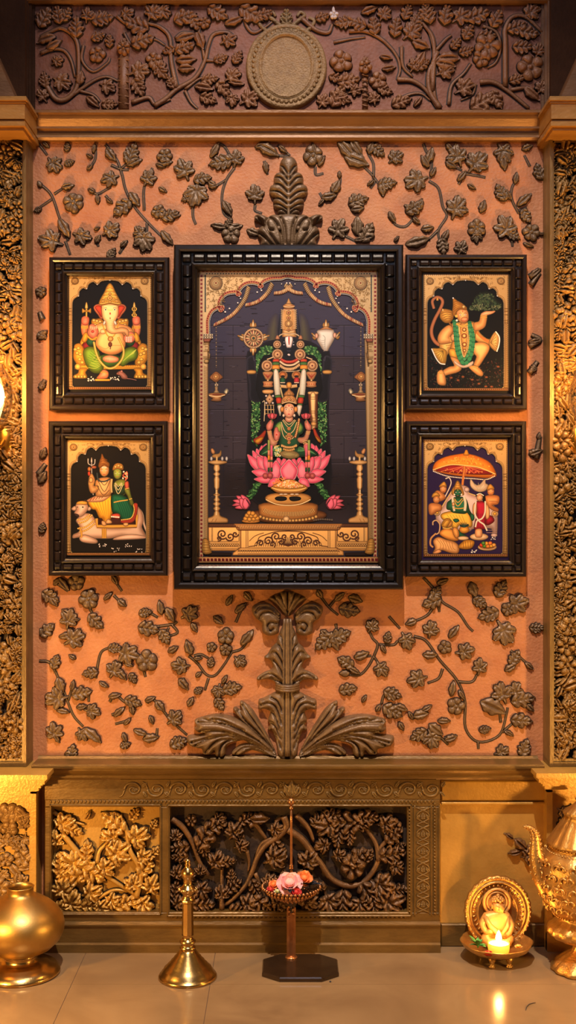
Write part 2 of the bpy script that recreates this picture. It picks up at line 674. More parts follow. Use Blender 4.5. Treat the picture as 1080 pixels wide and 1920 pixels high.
# upright borders beside the frieze
for sgn, nm in ((1, 'trim_3'), (-1, 'trim_4')):
    mb = MB()
    for a, b, d in ((50, 57, .03), (57, 62, .02), (62, 67, .012)):
        if sgn > 0:
            mb.box(X(a), X(b), -d, 0, Z(214), Z(10))
        else:
            mb.box(X(1080 - b), X(1080 - a), -d, 0, Z(214), Z(10))
    struct(nm, mb, M['dark_wood'] if sgn > 0 else M['brown_trim'])
# cornice under the frieze
zt, zb = Z(206, -.05), Z(264, -.012)
H = zt - zb
mb = MB()
mb.prism([(0, zt), (-.052, zt), (-.055, zt - .03 * H), (-.055, zt - .12 * H), (-.047, zt - .16 * H), (-.043, zt - .30 * H), (-.034, zt - .44 * H), (-.028, zt - .52 * H),
          (-.028, zt - .60 * H), (-.018, zt - .64 * H), (-.016, zt - .78 * H), (-.022, zt - .82 * H), (-.024, zt - .92 * H), (-.018, zt - H), (0, zt - H)], X(58), X(1022))
struct('trim_5', mb, M['bronze_trim'])

# ---- dark upper blocks and slanted consoles over the capitals
CAPF = -0.185
for sgn, n1, n2 in ((1, 'trim_6', 'trim_7'), (-1, 'trim_8', 'trim_9')):
    mb = MB()
    xa, xb = -1.45, X(50, -.03)
    if sgn < 0:
        xa, xb = -xb, -xa
    mb.box(xa, xb, -.05, 0, Z(212, -.05), 3.0)
    struct(n1, mb, M['dark_wood'])
    mb = MB()
    yc = -.16
    zz = 2.3185
    P = [(X(30, yc), zz), (X(0, yc), zz + .094), (X(-60, yc), zz + .282), (-1.4, zz + .282), (-1.4, zz)]
    P = [(x * sgn, z) for x, z in P]
    v = [(x, yc, z) for x, z in P] + [(x, -.05, z) for x, z in P]
    n = len(P)
    f = [tuple(range(n)), tuple(range(2 * n - 1, n - 1, -1))] + [(i, (i + 1) % n, (i + 1) % n + n, i + n) for i in range(n)]
    mb.add(v, f, None, False)
    struct(n2, mb, M['brown_trim'])

# ---- capitals
for sgn, nm in ((1, 'trim_10'), (-1, 'trim_11')):
    mb = MB()
    zt, zb = 2.318, 2.233
    H = zt - zb
    xi = X(69, -.05)
    for (z0, z1, d, inx) in ((0, .06, -.185, 0), (.06, .14, -.188, -.002), (.14, .20, -.182, .002), (.20, .68, -.178, .005), (.68, .76, -.172, .008),
                             (.76, .9, -.178, .004), (.9, 1.0, -.165, .012)):
        a, b = -1.4, xi - inx
        if sgn < 0:
            a, b = -b, -a
        mb.box(a, b, d, -.002, zt - z1 * H, zt - z0 * H)
    struct(nm, mb, M['gold_cap'])

# ---- pilasters: carved field between narrow gilt edges
PF = -0.082
xin = -0.717


def field_leaves(mb, y, x0, x1, y0, y1, step, smin, smax, hmin, hmax, kinds='mmlroo', seed=1):
    r = random.Random(seed)
    yy = y0
    row = 0
    while yy < y1:
        xx = x0 + (step * .5 if row % 2 else 0)
        while xx < x1:
            px, py = xx + r.uniform(-.35, .35) * step, yy + r.uniform(-.35, .35) * step
            s = r.uniform(smin, smax)
            px = min(max(px, x0 + s * .32), x1 - s * .32)
            py = min(max(py, y0 + s * .32), y1 - s * .32)
            k = r.choice(kinds)
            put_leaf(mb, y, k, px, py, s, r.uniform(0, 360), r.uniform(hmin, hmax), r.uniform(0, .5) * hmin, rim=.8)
            xx += step
        yy += step * .9
        row += 1


for sgn, n in ((1, 12), (-1, 13)):
    zb, zt = Z(1437, PF), 2.240
    mb = MB()

    def bx(a, b, y0, y1, z0, z1):
        if sgn < 0:
            a, b = -b, -a
        mb.box(a, b, y0, y1, z0, z1)
    bx(-1.4, xin, PF + .03, 0, zb, zt)                         # body
    bx(xin - .0085, xin - .0005, PF - .004, PF + .03, zb, zt)  # gilt edge
    bx(xin - .014, xin - .0085, PF + .004, PF + .03, zb, zt)
    bx(-1.4, xin, PF - .002, PF + .03, zb, zb + .012)
    bx(-1.4, xin, PF + .006, PF + .03, zb + .012, zb + .020)
    bx(-1.4, xin, PF + .004, PF + .03, zt - .012, zt)
    # fine beading beside the gilt edge
    nb = 150
    for i in range(nb):
        z = zb + .024 + (zt - zb - .04) * i / nb
        mb.ball((sgn * (xin - .0165), PF + .010, z), .0032, 6, 4)
    p = struct('trim_%d' % n, mb, M['gold_trim_v'])
    g = MB()
    a, b = -1.4, xin - .0145
    if sgn < 0:
        a, b = -b, -a
    g.box(a, b, PF + .028, PF + .0295, zb + .02, zt - .012)
    struct('carved_ground', g, M['wood_ground'], p)
    r = MB()
    if sgn > 0:
        field_leaves(r, PF + .028, -118, 45, 243, 1424, 18, 24, 40, .016, .030, seed=3)
    else:
        field_leaves(r, PF + .028, 1036, 1198, 243, 1424, 18, 24, 40, .016, .030, seed=8)
    struct('carved_foliage', r, M['gold_carve'], p)

# ================================================================= dado
YD = -0.06
zl = 0.523
mb = MB()
# ledge
mb.prism([(0, zl + .006), (-.012, zl + .006), (-.018, zl), (-.094, zl), (-.100, zl - .004), (-.100, zl - .010), (-.092, zl - .013), (-.092, zl - .018), (-.088, zl - .024), (-.082, zl - .030), (-.076, zl - .034),
          (-.076, zl - .040), (YD - .004, zl - .042), (YD, zl - .05), (0, zl - .05)], -.70, .70)
struct('trim_14', mb, M['gold_trim'])
# frieze band with running scrolls + bead row (front of the main section)
zA, zB = Z(1461, YD), Z(1499, YD)
xL, xR = X(84, YD), X(825, YD)
mb = MB()
mb.box(xL, xR, YD, -.0, zB, zl - .05)
mb.box(X(226, YD), X(815, YD), YD - .0015, YD, Z(1497, YD), Z(1496, YD))
mb.box(X(226, YD), X(818, YD), YD - .003, YD, Z(1463, YD), Z(1461.5, YD))
band = struct('trim_15', mb, M['gold_trim'])
sm = MB()
yb = YD
for i in range(14):
    cx = 250 + i * 43.0
    d = 1 if i % 2 == 0 else -1
    sp = []
    for k in range(26):
        t = k / 25
        a = d * (t * 2 * PI * 1.35) + (PI if d > 0 else PI)
        rr = 14.5 * (1 - t * .82)
        sp.append((cx + rr * math.cos(a) * 1.15, 1480 + rr * math.sin(a)))
    stem(sm, yb, sp, 2.2, 1.3, .5, 2)
    nx = cx + 43
    stem(sm, yb, [(cx - 16, 1480), (cx - 20, 1480 + d * 10), (cx - 26, 1480 + d * 14)], 1.8, 1.2, .5, 4)
    put_leaf(sm, yb, 'o', cx + 21, 1480 - d * 9, 14, 40 * d, .004)
    put_leaf(sm, yb, 'o', cx + 22, 1480 + d * 10, 14, -60 * d, .004)
    put_leaf(sm, yb, 'l', cx + 4, 1480, 11, 30 * i, .004)
put_leaf(sm, yb, 'o', 547, 1479, 34, 90, .007)
put_leaf(sm, yb, 'o', 540, 1482, 28, 120, .006)
put_leaf(sm, yb, 'o', 554, 1482, 28, 60, .006)
struct('running_scroll', sm, M['gold_trim_v'], band)


def beads(mb, y, pa, pb, pitch, r, sx=1.0, sz=1.0):
    a, b = at(pa[0], pa[1], y), at(pb[0], pb[1], y)
    n = max(2, int((b - a).length / (pitch * PXM)))
    for i in range(n):
        mb.ball(a + (b - a) * ((i + .5) / n), r, 6, 4, (sx, 1, sz))


# rails and stiles of the main section
def bar(mb, x0, x1, y0, y1, yf=YD, bev=.002):
    mb.bbox_bev(X(x0, yf), X(x1, yf), yf, -.008, Z(y1, yf), Z(y0, yf), bev)


mb = MB()
bar(mb, 84, 825, 1499, 1513)
bar(mb, 84, 96, 1513, 1712)
bar(mb, 299, 318, 1513, 1712)
bar(mb, 764, 825, 1513, 1712)
bar(mb, 84, 825, 1711, 1728)
# inner raised frames
for (a, b, c, d) in ((93, 302, 1508, 1716), (313, 772, 1509, 1719)):
    for q in ((a, b, c, c + 3), (a, b, d - 3, d), (a, a + 3, c, d), (b - 3, b, c, d)):
        mb.bbox_bev(X(q[0], YD - .004), X(q[1], YD - .004), YD - .006, YD + .002, Z(q[3], YD - .004), Z(q[2], YD - .004), .0015)
for (a, b) in ((776, 779), (807, 810), (822, 825)):
    mb.bbox_bev(X(a, YD), X(b, YD), YD - .004, YD + .002, Z(1716, YD), Z(1510, YD), .0012)
beads(mb, YD, (92, 1503), (815, 1503), 7.0, .0042, .8, 1.2)
beads(mb, YD - .001, (318, 1719), (764, 1719), 8.0, .0042, .9, 1.1)
beads(mb, YD - .002, (768, 1516), (768, 1712), 6.0, .0032)
beads(mb, YD - .002, (815, 1504), (815, 1716), 6.0, .0034)
beads(mb, YD - .002, (314.5, 1516), (314.5, 1712), 6.0, .0022)
frame = struct('trim_16', mb, M['gold_trim'])
st = MB()
for i in range(6):
    cy = 1530 + i * 33
    for s in (1, -1):
        stem(st, YD, [(793 - 12 * s, cy - 16), (793 + 9 * s, cy - 6), (793 + 9 * s, cy + 6), (793 - 12 * s, cy + 16)], 1.6, 1.2, .5, 4)
    put_leaf(st, YD, 'l', 793, cy, 13, 90, .004)
    put_leaf(st, YD, 'o', 784, cy + 2, 12, 60, .003)
    put_leaf(st, YD, 'o', 802, cy + 2, 12, 120, .003)
struct('running_scroll', st, M['gold_trim_v'], frame)
# baseboard of the main section
mb = MB()
mb.prism([(0, Z(1727, YD)), (YD - .003, Z(1727, YD)), (YD - .012, Z(1731, YD)), (YD - .012, Z(1734, YD)), (YD - .007, Z(1736, YD)), (YD - .007, .026), (YD - .014, .022), (YD - .014, .0), (0, .0)], xL, xR)
struct('baseboard_back', mb, M['gold_trim'])
# carved panel grounds
YG = -0.022
mb = MB()
mb.box(X(92, YG), X(304, YG), YG, -.006, Z(1716, YG), Z(1505, YG))
pl = struct('trim_17', mb, M['gold_panel'])
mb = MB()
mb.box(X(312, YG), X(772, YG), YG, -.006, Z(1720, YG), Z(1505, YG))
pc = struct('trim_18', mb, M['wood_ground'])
# right recessed plain panel with bands
YR = -0.015
mb = MB()
mb.box(X(820, YR), X(1022, YR), YR, -.0, .0, zl - .05)
pr = struct('trim_19', mb, M['gold_panel'])
mb = MB()
mb.bbox_bev(X(826, YR), X(1022, YR), YR - .016, YR, Z(1499, YR), Z(1462, YR), .003)
mb.bbox_bev(X(826, YR), X(1022, YR), YR - .02, YR, Z(1506, YR), Z(1501, YR), .002)
beads(mb, YR - .008, (828, 1500), (1000, 1500), 6.0, .0026)
struct('panel_band', mb, M['gold_panel'], pr)
mb = MB()
mb.bbox_bev(X(826, YR), X(1022, YR), YR - .012, YR, 0, Z(1730, YR), .003)
struct('baseboard_right', mb, M['gold_trim'])

# pedestals under the pilasters
zc0, zc1 = .459, .514
for sgn, n in ((1, 20), (-1, 21)):
    mb = MB()

    def bx(a, b, y0, y1, z0, z1):
        if sgn < 0:
            a, b = -b, -a
        mb.box(a, b, y0, y1, z0, z1)
    H = zc1 - zc0
    if sgn > 0:
        xb, xc, yf, yc = -.692, -.640, -.078, -.185
    else:
        xb, xc, yf, yc = -.715, -.664, -.058, -.165
    mb_prof = [(0, .0), (.22, .004), (.30, .010), (.52, .018), (.62, .026), (.80, .034), (1.0, .042)]
    last = 0
    for i, (t, inset) in enumerate(mb_prof):
        t2 = mb_prof[i + 1][0] if i + 1 < len(mb_prof) else 1.08
        bx(-1.4, xc - inset, yc + inset * 1.6, 0, zc1 - t2 * H, zc1 - t * H)
    bx(-1.4, xb, yf + .014, 0, 0, zc0)
    bx(xb - .016, xb, yf, yf + .014, 0, zc0)
    bx(xb - .020, xb - .016, yf + .006, yf + .014, 0, zc0)
    bx(-1.4, xb, yf, yf + .014, zc0 - .02, zc0)
    bx(-1.4, xb, yf - .006, yf + .014, 0, .05)
    p = struct('trim_%d' % n, mb, M['gold_panel'])
    r = MB()
    if sgn > 0:
        field_leaves(r, yf + .014, -60, 56, 1512, 1740, 21, 26, 40, .008, .017, seed=12)
    else:
        field_leaves(r, yf + .014, 1046, 1150, 1512, 1740, 19, 22, 34, .010, .02, seed=15)
    struct('carved_foliage', r, M['gold_carve'], p)
# ================================================================= carved ornament
CR = {'A': (50, 250, 3.857), 'B': (310, 250, 3.857), 'C': (560, 250, 3.857), 'D': (760, 250, 3.857), 'E': (50, 1080, 3.857), 'F': (310, 1100, 4.32),
      'G': (530, 1100, 4.32), 'H': (760, 1080, 3.857), 'I': (40, 0, 3.857), 'J': (290, 0, 3.857), 'K': (540, 0, 3.857), 'L': (780, 0, 3.6),
      'M': (310, 1450, 4.5), 'N': (540, 1450, 3.724), 'O': (0, 1420, 3.2727), 'P': (820, 1420, 3.838), 'Z': (0, 0, 1.0)}


def draw_spray(mb, y, crop, stems, leaves, r=5.2, r1=3.0, h=.009, under=.0, lift=.0025, tall=1.0, sl=.45, sw=1.0, rim=0.0):
    ox, oy, s = CR[crop]
    for st in stems:
        rr, q = r, st
        if isinstance(st, tuple) and not isinstance(st[0], (tuple, list)):
            rr, q = st[0], st[1]
            P = [(ox + u / s, oy + v / s) for u, v in q]
            stem(mb, y, P, rr * sw / s, rr * .55 * sw / s, sl, 5, rim)
            continue
        P = [(ox + u / s, oy + v / s) for u, v in q]
        stem(mb, y, P, r / s, r1 / s, .45, 5, rim)
    for k, u, v, sz, an in leaves:
        put_leaf(mb, y, k, ox + u / s, oy + v / s, sz / s, an, h * (0.8 + min(1.2, sz / s / 40)) * tall, lift, under, 1.0, rim)


SPR = [
 ('A', [[(85, 75), (150, 160)]], [('m', 195, 225, 150, -50), ('o', 140, 85, 60, -40)]),
 ('A', [], [('l', 295, 100, 66, 80)]),
 ('A', [], [('l', 310, 215, 74, 20)]),
 ('A', [[(450, 260), (495, 190), (500, 100)]], [('o', 490, 110, 66, 80), ('o', 460, 245, 56, 45), ('o', 455, 165, 50, 150)]),
 ('A', [[(95, 365), (180, 450), (240, 620), (300, 780)], [(180, 480), (75, 550)], [(200, 440), (260, 400)], [(280, 780), (315, 880)]],
  [('o', 300, 385, 90, 10), ('b', 95, 370, 50, 120), ('l', 80, 555, 56, 200), ('r', 340, 505, 145, 30), ('m', 185, 780, 200, 160), ('o', 275, 690, 160, -60), ('m', 395, 745, 155, -20)]),
 ('A', [[(570, 80), (650, 190), (690, 300), (720, 420), (800, 560), (960, 730), (1050, 800)], [(680, 260), (740, 200), (780, 90)], [(850, 560), (850, 390), (910, 250)], [(870, 650), (870, 740)], [(610, 230), (680, 260), (740, 265)]],
  [('o', 610, 160, 115, -50), ('l', 760, 150, 160, 70), ('o', 780, 210, 120, 20), ('m', 610, 330, 145, 200), ('l', 690, 540, 160, 220), ('o', 1015, 760, 130, -50), ('m', 880, 330, 145, 60), ('m', 850, 770, 190, -70), ('m', 820, 720, 110, 120), ('o', 780, 480, 120, -55)]),
 ('A', [[(450, 405), (510, 440), (580, 405), (610, 390)], [(510, 440), (515, 500)], [(570, 450), (610, 500)]], [('o', 470, 415, 56, 150), ('o', 600, 490, 56, -40), ('o', 515, 480, 66, -80)]),
 ('A', [], [('r', 1000, 170, 110, 80), ('o', 1010, 215, 90, 10), ('o', 970, 235, 70, -20)]),
 ('A', [], [('o', 985, 410, 64, -30)]),
 ('A', [], [('r', 955, 570, 100, 60), ('l', 1040, 595, 130, 20), ('o', 1075, 600, 80, 10)]),
 ('A', [], [('m', 605, 705, 155, 30)]),
 ('A', [[(500, 760), (520, 820)]], [('o', 515, 765, 66, 60), ('o', 510, 690, 40, 20)]),
 ('A', [[(670, 870), (730, 780)]], [('o', 705, 800, 66, 45), ('l', 615, 870, 90, 60)]),
 ('B', [[(320, 350), (360, 380), (420, 350), (440, 335)], [(500, 250), (440, 340), (410, 450), (420, 570), (470, 620)], [(500, 250), (450, 130), (400, 80), (340, 110)]],
  [('o', 360, 125, 120, 60), ('l', 400, 215, 170, 190), ('m', 510, 190, 140, 80), ('o', 450, 545, 125, -60), ('o', 350, 385, 70, 10)]),
 ('B', [[(200, 520), (200, 600), (220, 660)]], [('m', 140, 270, 185, 110), ('m', 225, 430, 215, -100), ('l', 270, 330, 130, 10), ('o', 340, 370, 70, -30), ('l', 160, 470, 90, 200)]),
 ('B', [], [('o', 385, 675, 115, 170), ('r', 475, 735, 130, -60), ('o', 510, 680, 100, 10), ('l', 460, 650, 80, 60)]),
 ('B', [[(650, 520), (650, 560), (700, 580)]], [('m', 648, 450, 160, 90)]),
 ('B', [], [('o', 640, 720, 105, -20), ('o', 680, 710, 60, 40)]),
 ('B', [[(900, 165), (840, 110), (810, 85)], [(740, 150), (810, 160), (880, 170)], [(650, 115), (690, 95)]], [('o', 750, 125, 170, -28), ('o', 850, 120, 80, -40), ('o', 690, 95, 80, 10)]),
 ('B', [[(715, 200), (740, 300)]], [('o', 728, 250, 84, -80)]),
 ('C', [[(120, 240), (125, 300), (180, 290)]], [('r', 105, 165, 145, 80), ('o', 165, 200, 90, 60), ('o', 110, 110, 80, 100)]),
 ('C', [[(290, 280), (300, 350), (270, 430), (190, 480), (150, 430)], [(190, 480), (160, 520)]], [('o', 270, 390, 110, 60), ('o', 220, 460, 110, 10), ('o', 165, 500, 60, 230), ('o', 295, 300, 50, 90)]),
 ('C', [[(300, 70), (460, 230), (550, 330), (520, 400)], [(540, 330), (540, 220), (500, 130), (560, 70)], [(550, 330), (590, 380)]],
  [('o', 350, 130, 190, -50), ('o', 420, 200, 190, -20), ('l', 575, 130, 115, -40), ('o', 520, 360, 60, 220), ('o', 415, 110, 150, -55), ('o', 520, 110, 90, 70)]),
 ('C', [], [('m', 695, 180, 135, 40)]),
 ('C', [[(610, 460), (600, 390)]], [('l', 640, 365, 135, 10), ('o', 605, 410, 100, -80)]),
 ('C', [], [('l', 430, 490, 150, 20), ('o', 425, 550, 95, 10), ('m', 400, 480, 80, 110)]),
 ('C', [[(330, 740), (430, 790)]], [('m', 285, 700, 180, 60), ('o', 425, 670, 140, 90), ('l', 495, 720, 160, 60), ('o', 450, 770, 90, 10)]),
 ('C', [[(660, 590), (700, 660), (770, 675), (830, 620)]], [('o', 675, 610, 90, -60), ('o', 850, 635, 66, -40), ('l', 840, 540, 150, 30), ('o', 800, 540, 80, -30), ('o', 880, 510, 80, 70)]),
 ('C', [[(695, 780), (720, 745)]], [('o', 708, 765, 50, 50)]),
 ('D', [[(130, 75), (150, 130), (190, 200), (180, 330)], [(170, 345), (240, 400), (270, 530), (300, 600), (240, 700), (250, 780), (280, 860)], [(240, 700), (150, 780), (60, 800)]],
  [('o', 140, 205, 105, 120), ('o', 180, 160, 115, 70), ('m', 85, 345, 200, 200), ('o', 200, 280, 76, 60), ('m', 365, 545, 200, 70), ('o', 90, 785, 180, 15), ('o', 160, 690, 90, 10), ('o', 290, 740, 90, 60), ('l', 270, 820, 120, -80)]),
 ('D', [[(385, 370), (430, 300), (500, 305), (580, 320)], [(350, 240), (410, 270)]], [('m', 375, 170, 185, 110), ('m', 510, 220, 205, 50), ('o', 410, 310, 95, 50), ('o', 330, 230, 90, -30), ('o', 320, 110, 80, -50)]),
 ('D', [], [('m', 705, 140, 175, -60), ('o', 710, 220, 105, -80)]),
 ('D', [[(900, 240), (860, 160)]], [('o', 880, 105, 80, 20), ('l', 965, 280, 125, 110)]),
 ('D', [[(820, 580), (770, 480), (770, 400), (800, 340)], [(820, 560), (880, 540)]], [('o', 800, 325, 84, 80), ('l', 690, 430, 135, 120), ('o', 860, 480, 135, 40), ('l', 870, 600, 115, -60), ('o', 740, 450, 84, -50)]),
 ('D', [], [('o', 480, 390, 64, -30)]),
 ('D', [], [('o', 560, 530, 95, 70)]),
 ('D', [], [('r', 515, 690, 130, 100), ('m', 515, 740, 110, -90)]),
 ('D', [[(770, 780), (775, 820)]], [('m', 725, 690, 210, 120), ('l', 780, 740, 110, -30)]),
 ('D', [], [('r', 910, 720, 125, 40), ('o', 890, 810, 76, -20), ('o', 985, 730, 40, 10)]),
 ('D', [], [('m', 400, 835, 125, 70)]),
 ('E', [], [('l', 175, 150, 140, -30), ('o', 200, 185, 80, -50)]),
 ('E', [[(200, 40), (300, 110)]], [('o', 220, 40, 66, 45), ('o', 270, 60, 120, -50)]),
 ('E', [], [('r', 360, 45, 115, 20)]),
 ('E', [[(450, 220), (480, 280)]], [('r', 450, 165, 140, 60), ('o', 460, 205, 66, -80), ('l', 500, 330, 140, -45)]),
 ('E', [], [('o', 590, 145, 76, 40)]),
 ('E', [[(630, 140), (690, 200)], [(620, 10), (690, 110)]], [('o', 690, 195, 76, -40), ('o', 640, 30, 76, -60)]),
 ('E', [], [('m', 305, 315, 165, 80), ('o', 285, 260, 70, 150), ('o', 360, 315, 50, 0)]),
 ('E', [], [('l', 150, 390, 130, 40)]),
 ('E', [], [('m', 340, 455, 185, 30), ('o', 290, 430, 110, 10)]),
 ('E', [[(90, 615), (170, 630), (240, 760), (290, 890), (340, 1010), (410, 1090)], [(300, 900), (340, 780)], [(340, 850), (440, 830), (450, 910)], [(370, 950), (440, 960)]],
  [('l', 210, 620, 110, 70), ('o', 245, 790, 120, -70), ('m', 225, 885, 195, 190), ('o', 335, 790, 76, 80), ('l', 400, 845, 150, 10), ('m', 470, 975, 135, -10), ('o', 400, 945, 76, 10), ('o', 265, 975, 95, -10), ('m', 400, 1140, 120, -60), ('o', 480, 1150, 165, -40)]),
 ('E', [], [('o', 330, 585, 56, 150)]),
 ('E', [], [('m', 205, 1130, 160, 100), ('o', 220, 1170, 80, -60)]),
 ('E', [], [('l', 330, 1270, 115, 80), ('o', 310, 1280, 70, 10)]),
 ('E', [[(500, 740), (515, 640), (540, 550), (600, 515)]], [('m', 725, 560, 195, -20), ('l', 640, 520, 100, 0), ('l', 460, 700, 115, 190)]),
 ('E', [], [('m', 635, 680, 150, 60), ('o', 690, 715, 95, -50), ('o', 740, 640, 66, -20)]),
 ('E', [[(850, 690), (860, 730)]], [('r', 870, 615, 155, 60)]),
 ('E', [], [('o', 560, 785, 76, -30)]),
 ('E', [], [('l', 770, 740, 84, -60)]),
 ('E', [[(600, 910), (640, 860), (720, 915), (780, 890), (830, 940)], [(780, 900), (765, 990)]], [('o', 640, 865, 90, 10), ('l', 770, 910, 125, -20), ('o', 765, 970, 66, -80)]),
 ('E', [[(615, 1005), (700, 965)]], [('o', 670, 980, 100, 40)]),
 ('E', [[(720, 1050), (640, 1070)]], [('o', 730, 1050, 66, 45)]),
 ('E', [[(700, 1130), (720, 1220)]], [('o', 710, 1170, 76, -70), ('l', 715, 1220, 76, 20)]),
 ('E', [[(870, 920), (900, 880), (970, 950), (1030, 1030), (1060, 1060), (1160, 1150)]], [('o', 895, 890, 76, 20), ('o', 965, 940, 95, -50), ('m', 1065, 1030, 145, 40)]),
 ('E', [[(940, 1160), (945, 1100)]], [('o', 825, 1130, 105, -20), ('o', 900, 1170, 115, 10)]),
 ('E', [], [('o', 905, 1040, 64, -70)]),
 ('E', [[(910, 370), (1050, 350), (1090, 330)], [(1000, 430), (1030, 370)], [(890, 265), (950, 300)], [(1050, 350), (1090, 410), (1000, 440)]],
  [('l', 885, 380, 155, -10), ('l', 860, 265, 95, 10), ('o', 970, 225, 105, 100), ('o', 1040, 280, 115, -60), ('l', 1000, 440, 120, -60), ('o', 1060, 530, 80, 30)]),
 ('F', [], [('m', 190, 220, 165, 30), ('o', 235, 330, 84, -60)]),
 ('F', [[(190, 560), (260, 620), (330, 710), (400, 720), (470, 640), (540, 530)], [(230, 560), (290, 550), (350, 580)], [(360, 660), (370, 600)], [(350, 740), (320, 840)], [(540, 530), (620, 500), (690, 400)], [(440, 510), (500, 520)]],
  [('o', 190, 490, 125, 110), ('m', 130, 640, 165, 180), ('l', 370, 610, 84, 80), ('r', 490, 510, 95, 20), ('r', 490, 400, 130, 80), ('o', 665, 410, 155, 50), ('m', 600, 600, 125, -40), ('r', 375, 490, 76, 40), ('o', 265, 580, 66, 0)]),
 ('F', [], [('o', 270, 710, 56, 40)]),
 ('F', [], [('o', 150, 790, 115, -50), ('o', 130, 760, 60, 40)]),
 ('F', [], [('l', 270, 840, 76, 30), ('o', 205, 930, 84, 60)]),
 ('F', [], [('m', 430, 840, 130, -100), ('l', 540, 820, 155, 10), ('o', 480, 750, 76, 60), ('l', 440, 950, 115, -60)]),
 ('F', [[(570, 290), (610, 200), (650, 140)], [(660, 90), (640, 40)]], [('o', 610, 170, 115, 40), ('o', 520, 110, 90, 60), ('o', 670, 80, 90, -50), ('o', 430, 270, 95, -40)]),
 ('F', [], [('l', 110, 1260, 150, 20)]),
 ('G', [[(280, 40), (370, 160), (450, 230)], [(380, 160), (430, 100), (490, 50)]], [('l', 540, 190, 170, -10), ('o', 590, 100, 115, -20), ('o', 300, 60, 76, -60), ('o', 460, 80, 95, 40)]),
 ('G', [[(430, 300), (440, 370)]], [('l', 335, 445, 185, 220), ('l', 460, 400, 190, 20), ('o', 425, 460, 120, -70), ('o', 345, 380, 90, -40)]),
 ('G', [[(740, 560), (770, 470), (730, 420), (700, 360)], [(740, 560), (690, 650), (620, 715), (510, 710)], [(740, 570), (770, 610)], [(600, 570), (720, 560)], [(930, 440), (900, 470), (830, 470), (780, 465)], [(860, 240), (950, 340)]],
  [('m', 720, 320, 135, 60), ('o', 640, 555, 125, 20), ('l', 510, 610, 145, 150), ('o', 580, 680, 105, -30), ('b', 500, 700, 84, 180), ('m', 795, 660, 155, -60), ('o', 815, 505, 76, -60), ('l', 850, 410, 95, 80), ('m', 1000, 430, 165, -60)]),
 ('G', [], [('l', 530, 830, 145, 10)]),
 ('G', [], [('o', 660, 905, 66, 60)]),
 ('G', [[(800, 950), (820, 880), (870, 850)]], [('l', 890, 870, 150, -20), ('l', 890, 1010, 175, -30), ('o', 775, 980, 66, 60), ('o', 960, 1130, 76, -60), ('o', 960, 980, 105, -20)]),
 ('H', [[(130, 10), (240, 130), (270, 190), (380, 260), (450, 360), (490, 400)], [(240, 130), (180, 260), (110, 310), (20, 335)], [(240, 190), (245, 260)]], [('l', 190, 190, 145, 200), ('l', 220, 120, 115, 60), ('o', 270, 40, 84, 20), ('o', 40, 335, 84, 200)]),
 ('H', [], [('m', 180, 390, 145, 80)]),
 ('H', [[(60, 435), (150, 470), (250, 610), (370, 750), (430, 900), (435, 1100), (530, 1200), (680, 1150), (730, 1000), (740, 950)], [(270, 670), (240, 740), (160, 775)], [(380, 765), (480, 765), (520, 710)], [(525, 1200), (528, 1250)], [(700, 1130), (780, 1060)], [(690, 1060), (680, 980)]],
  [('o', 180, 570, 105, 0), ('m', 90, 740, 165, 190), ('m', 535, 660, 135, 80), ('o', 340, 810, 115, 80), ('r', 365, 940, 125, 40), ('o', 405, 860, 76, -60), ('o', 635, 945, 200, -25), ('m', 700, 850, 185, 110), ('m', 790, 830, 145, 70), ('l', 850, 890, 175, 10), ('o', 900, 950, 76, -45), ('l', 840, 1045, 155, -5)]),
 ('H', [], [('o', 350, 400, 115, 50)]),
 ('H', [], [('r', 285, 515, 95, -30), ('m', 425, 545, 155, 10)]),
 ('H', [[(470, 60), (500, 160), (560, 200)]], [('o', 490, 100, 115, -70), ('l', 540, 190, 115, -30), ('l', 690, 90, 135, 60), ('m', 800, 200, 185, 10), ('r', 740, 240, 95, 0), ('l', 600, 280, 155, 200), ('m', 710, 400, 215, -60)]),
 ('H', [], [('l', 950, 375, 105, 0)]),
 ('H', [[(760, 540), (830, 590), (910, 660)]], [('l', 790, 590, 125, 60), ('o', 760, 660, 95, 30), ('o', 895, 650, 76, -40)]),
 ('H', [[(30, 990), (70, 1030)]], [('o', 110, 1000, 115, 10), ('o', 155, 955, 84, 30), ('o', 40, 1010, 66, -60)]),
 ('H', [], [('o', 280, 1045, 90, 0)]),
 ('H', [[(240, 1150), (310, 1220)], [(280, 1170), (370, 1150)]], [('l', 95, 1150, 135, 210), ('m', 190, 1170, 165, -70), ('o', 220, 1110, 125, -40), ('o', 330, 1170, 95, 20)]),
 ('H', [], [('l', 575, 1110, 84, 10), ('o', 750, 1135, 76, -30)]),
 ('H', [], [('l', 860, 1240, 135, 70), ('m', 690, 1270, 125, 20)]),
 ('Z', [[(72, 545), (84, 552)]], [('r', 77, 548, 20, 20)]),
 ('Z', [[(70, 628), (88, 634)], [(80, 600), (74, 585)]], [('l', 80, 628, 22, 40)]),
 ('Z', [[(76, 730), (85, 712)]], [('l', 80, 722, 18, 60), ('o', 82, 850, 22, 70)]),
 ('Z', [[(993, 520), (1012, 505)], [(995, 535), (1012, 512)]], [('o', 1003, 512, 26, 40)]),
 ('Z', [[(992, 650), (1012, 638), (996, 628)], [(992, 700), (1008, 678)]], [('o', 1003, 640, 24, 10), ('l', 1000, 690, 18, 60)]),
 ('Z', [[(992, 850), (1015, 845)], [(1005, 860), (1012, 818)]], [('o', 1004, 848, 26, 20), ('o', 1010, 818, 14, 80)]),
 ('Z', [[(72, 890), (86, 870)]], [('o', 80, 895, 26, 60), ('l', 80, 990, 20, 80)]),
]
for sp in SPR:
    mb = MB()
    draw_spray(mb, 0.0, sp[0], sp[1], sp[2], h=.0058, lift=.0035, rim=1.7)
    mb.build('leaf_spray', M['bronze_leaf'], wall)


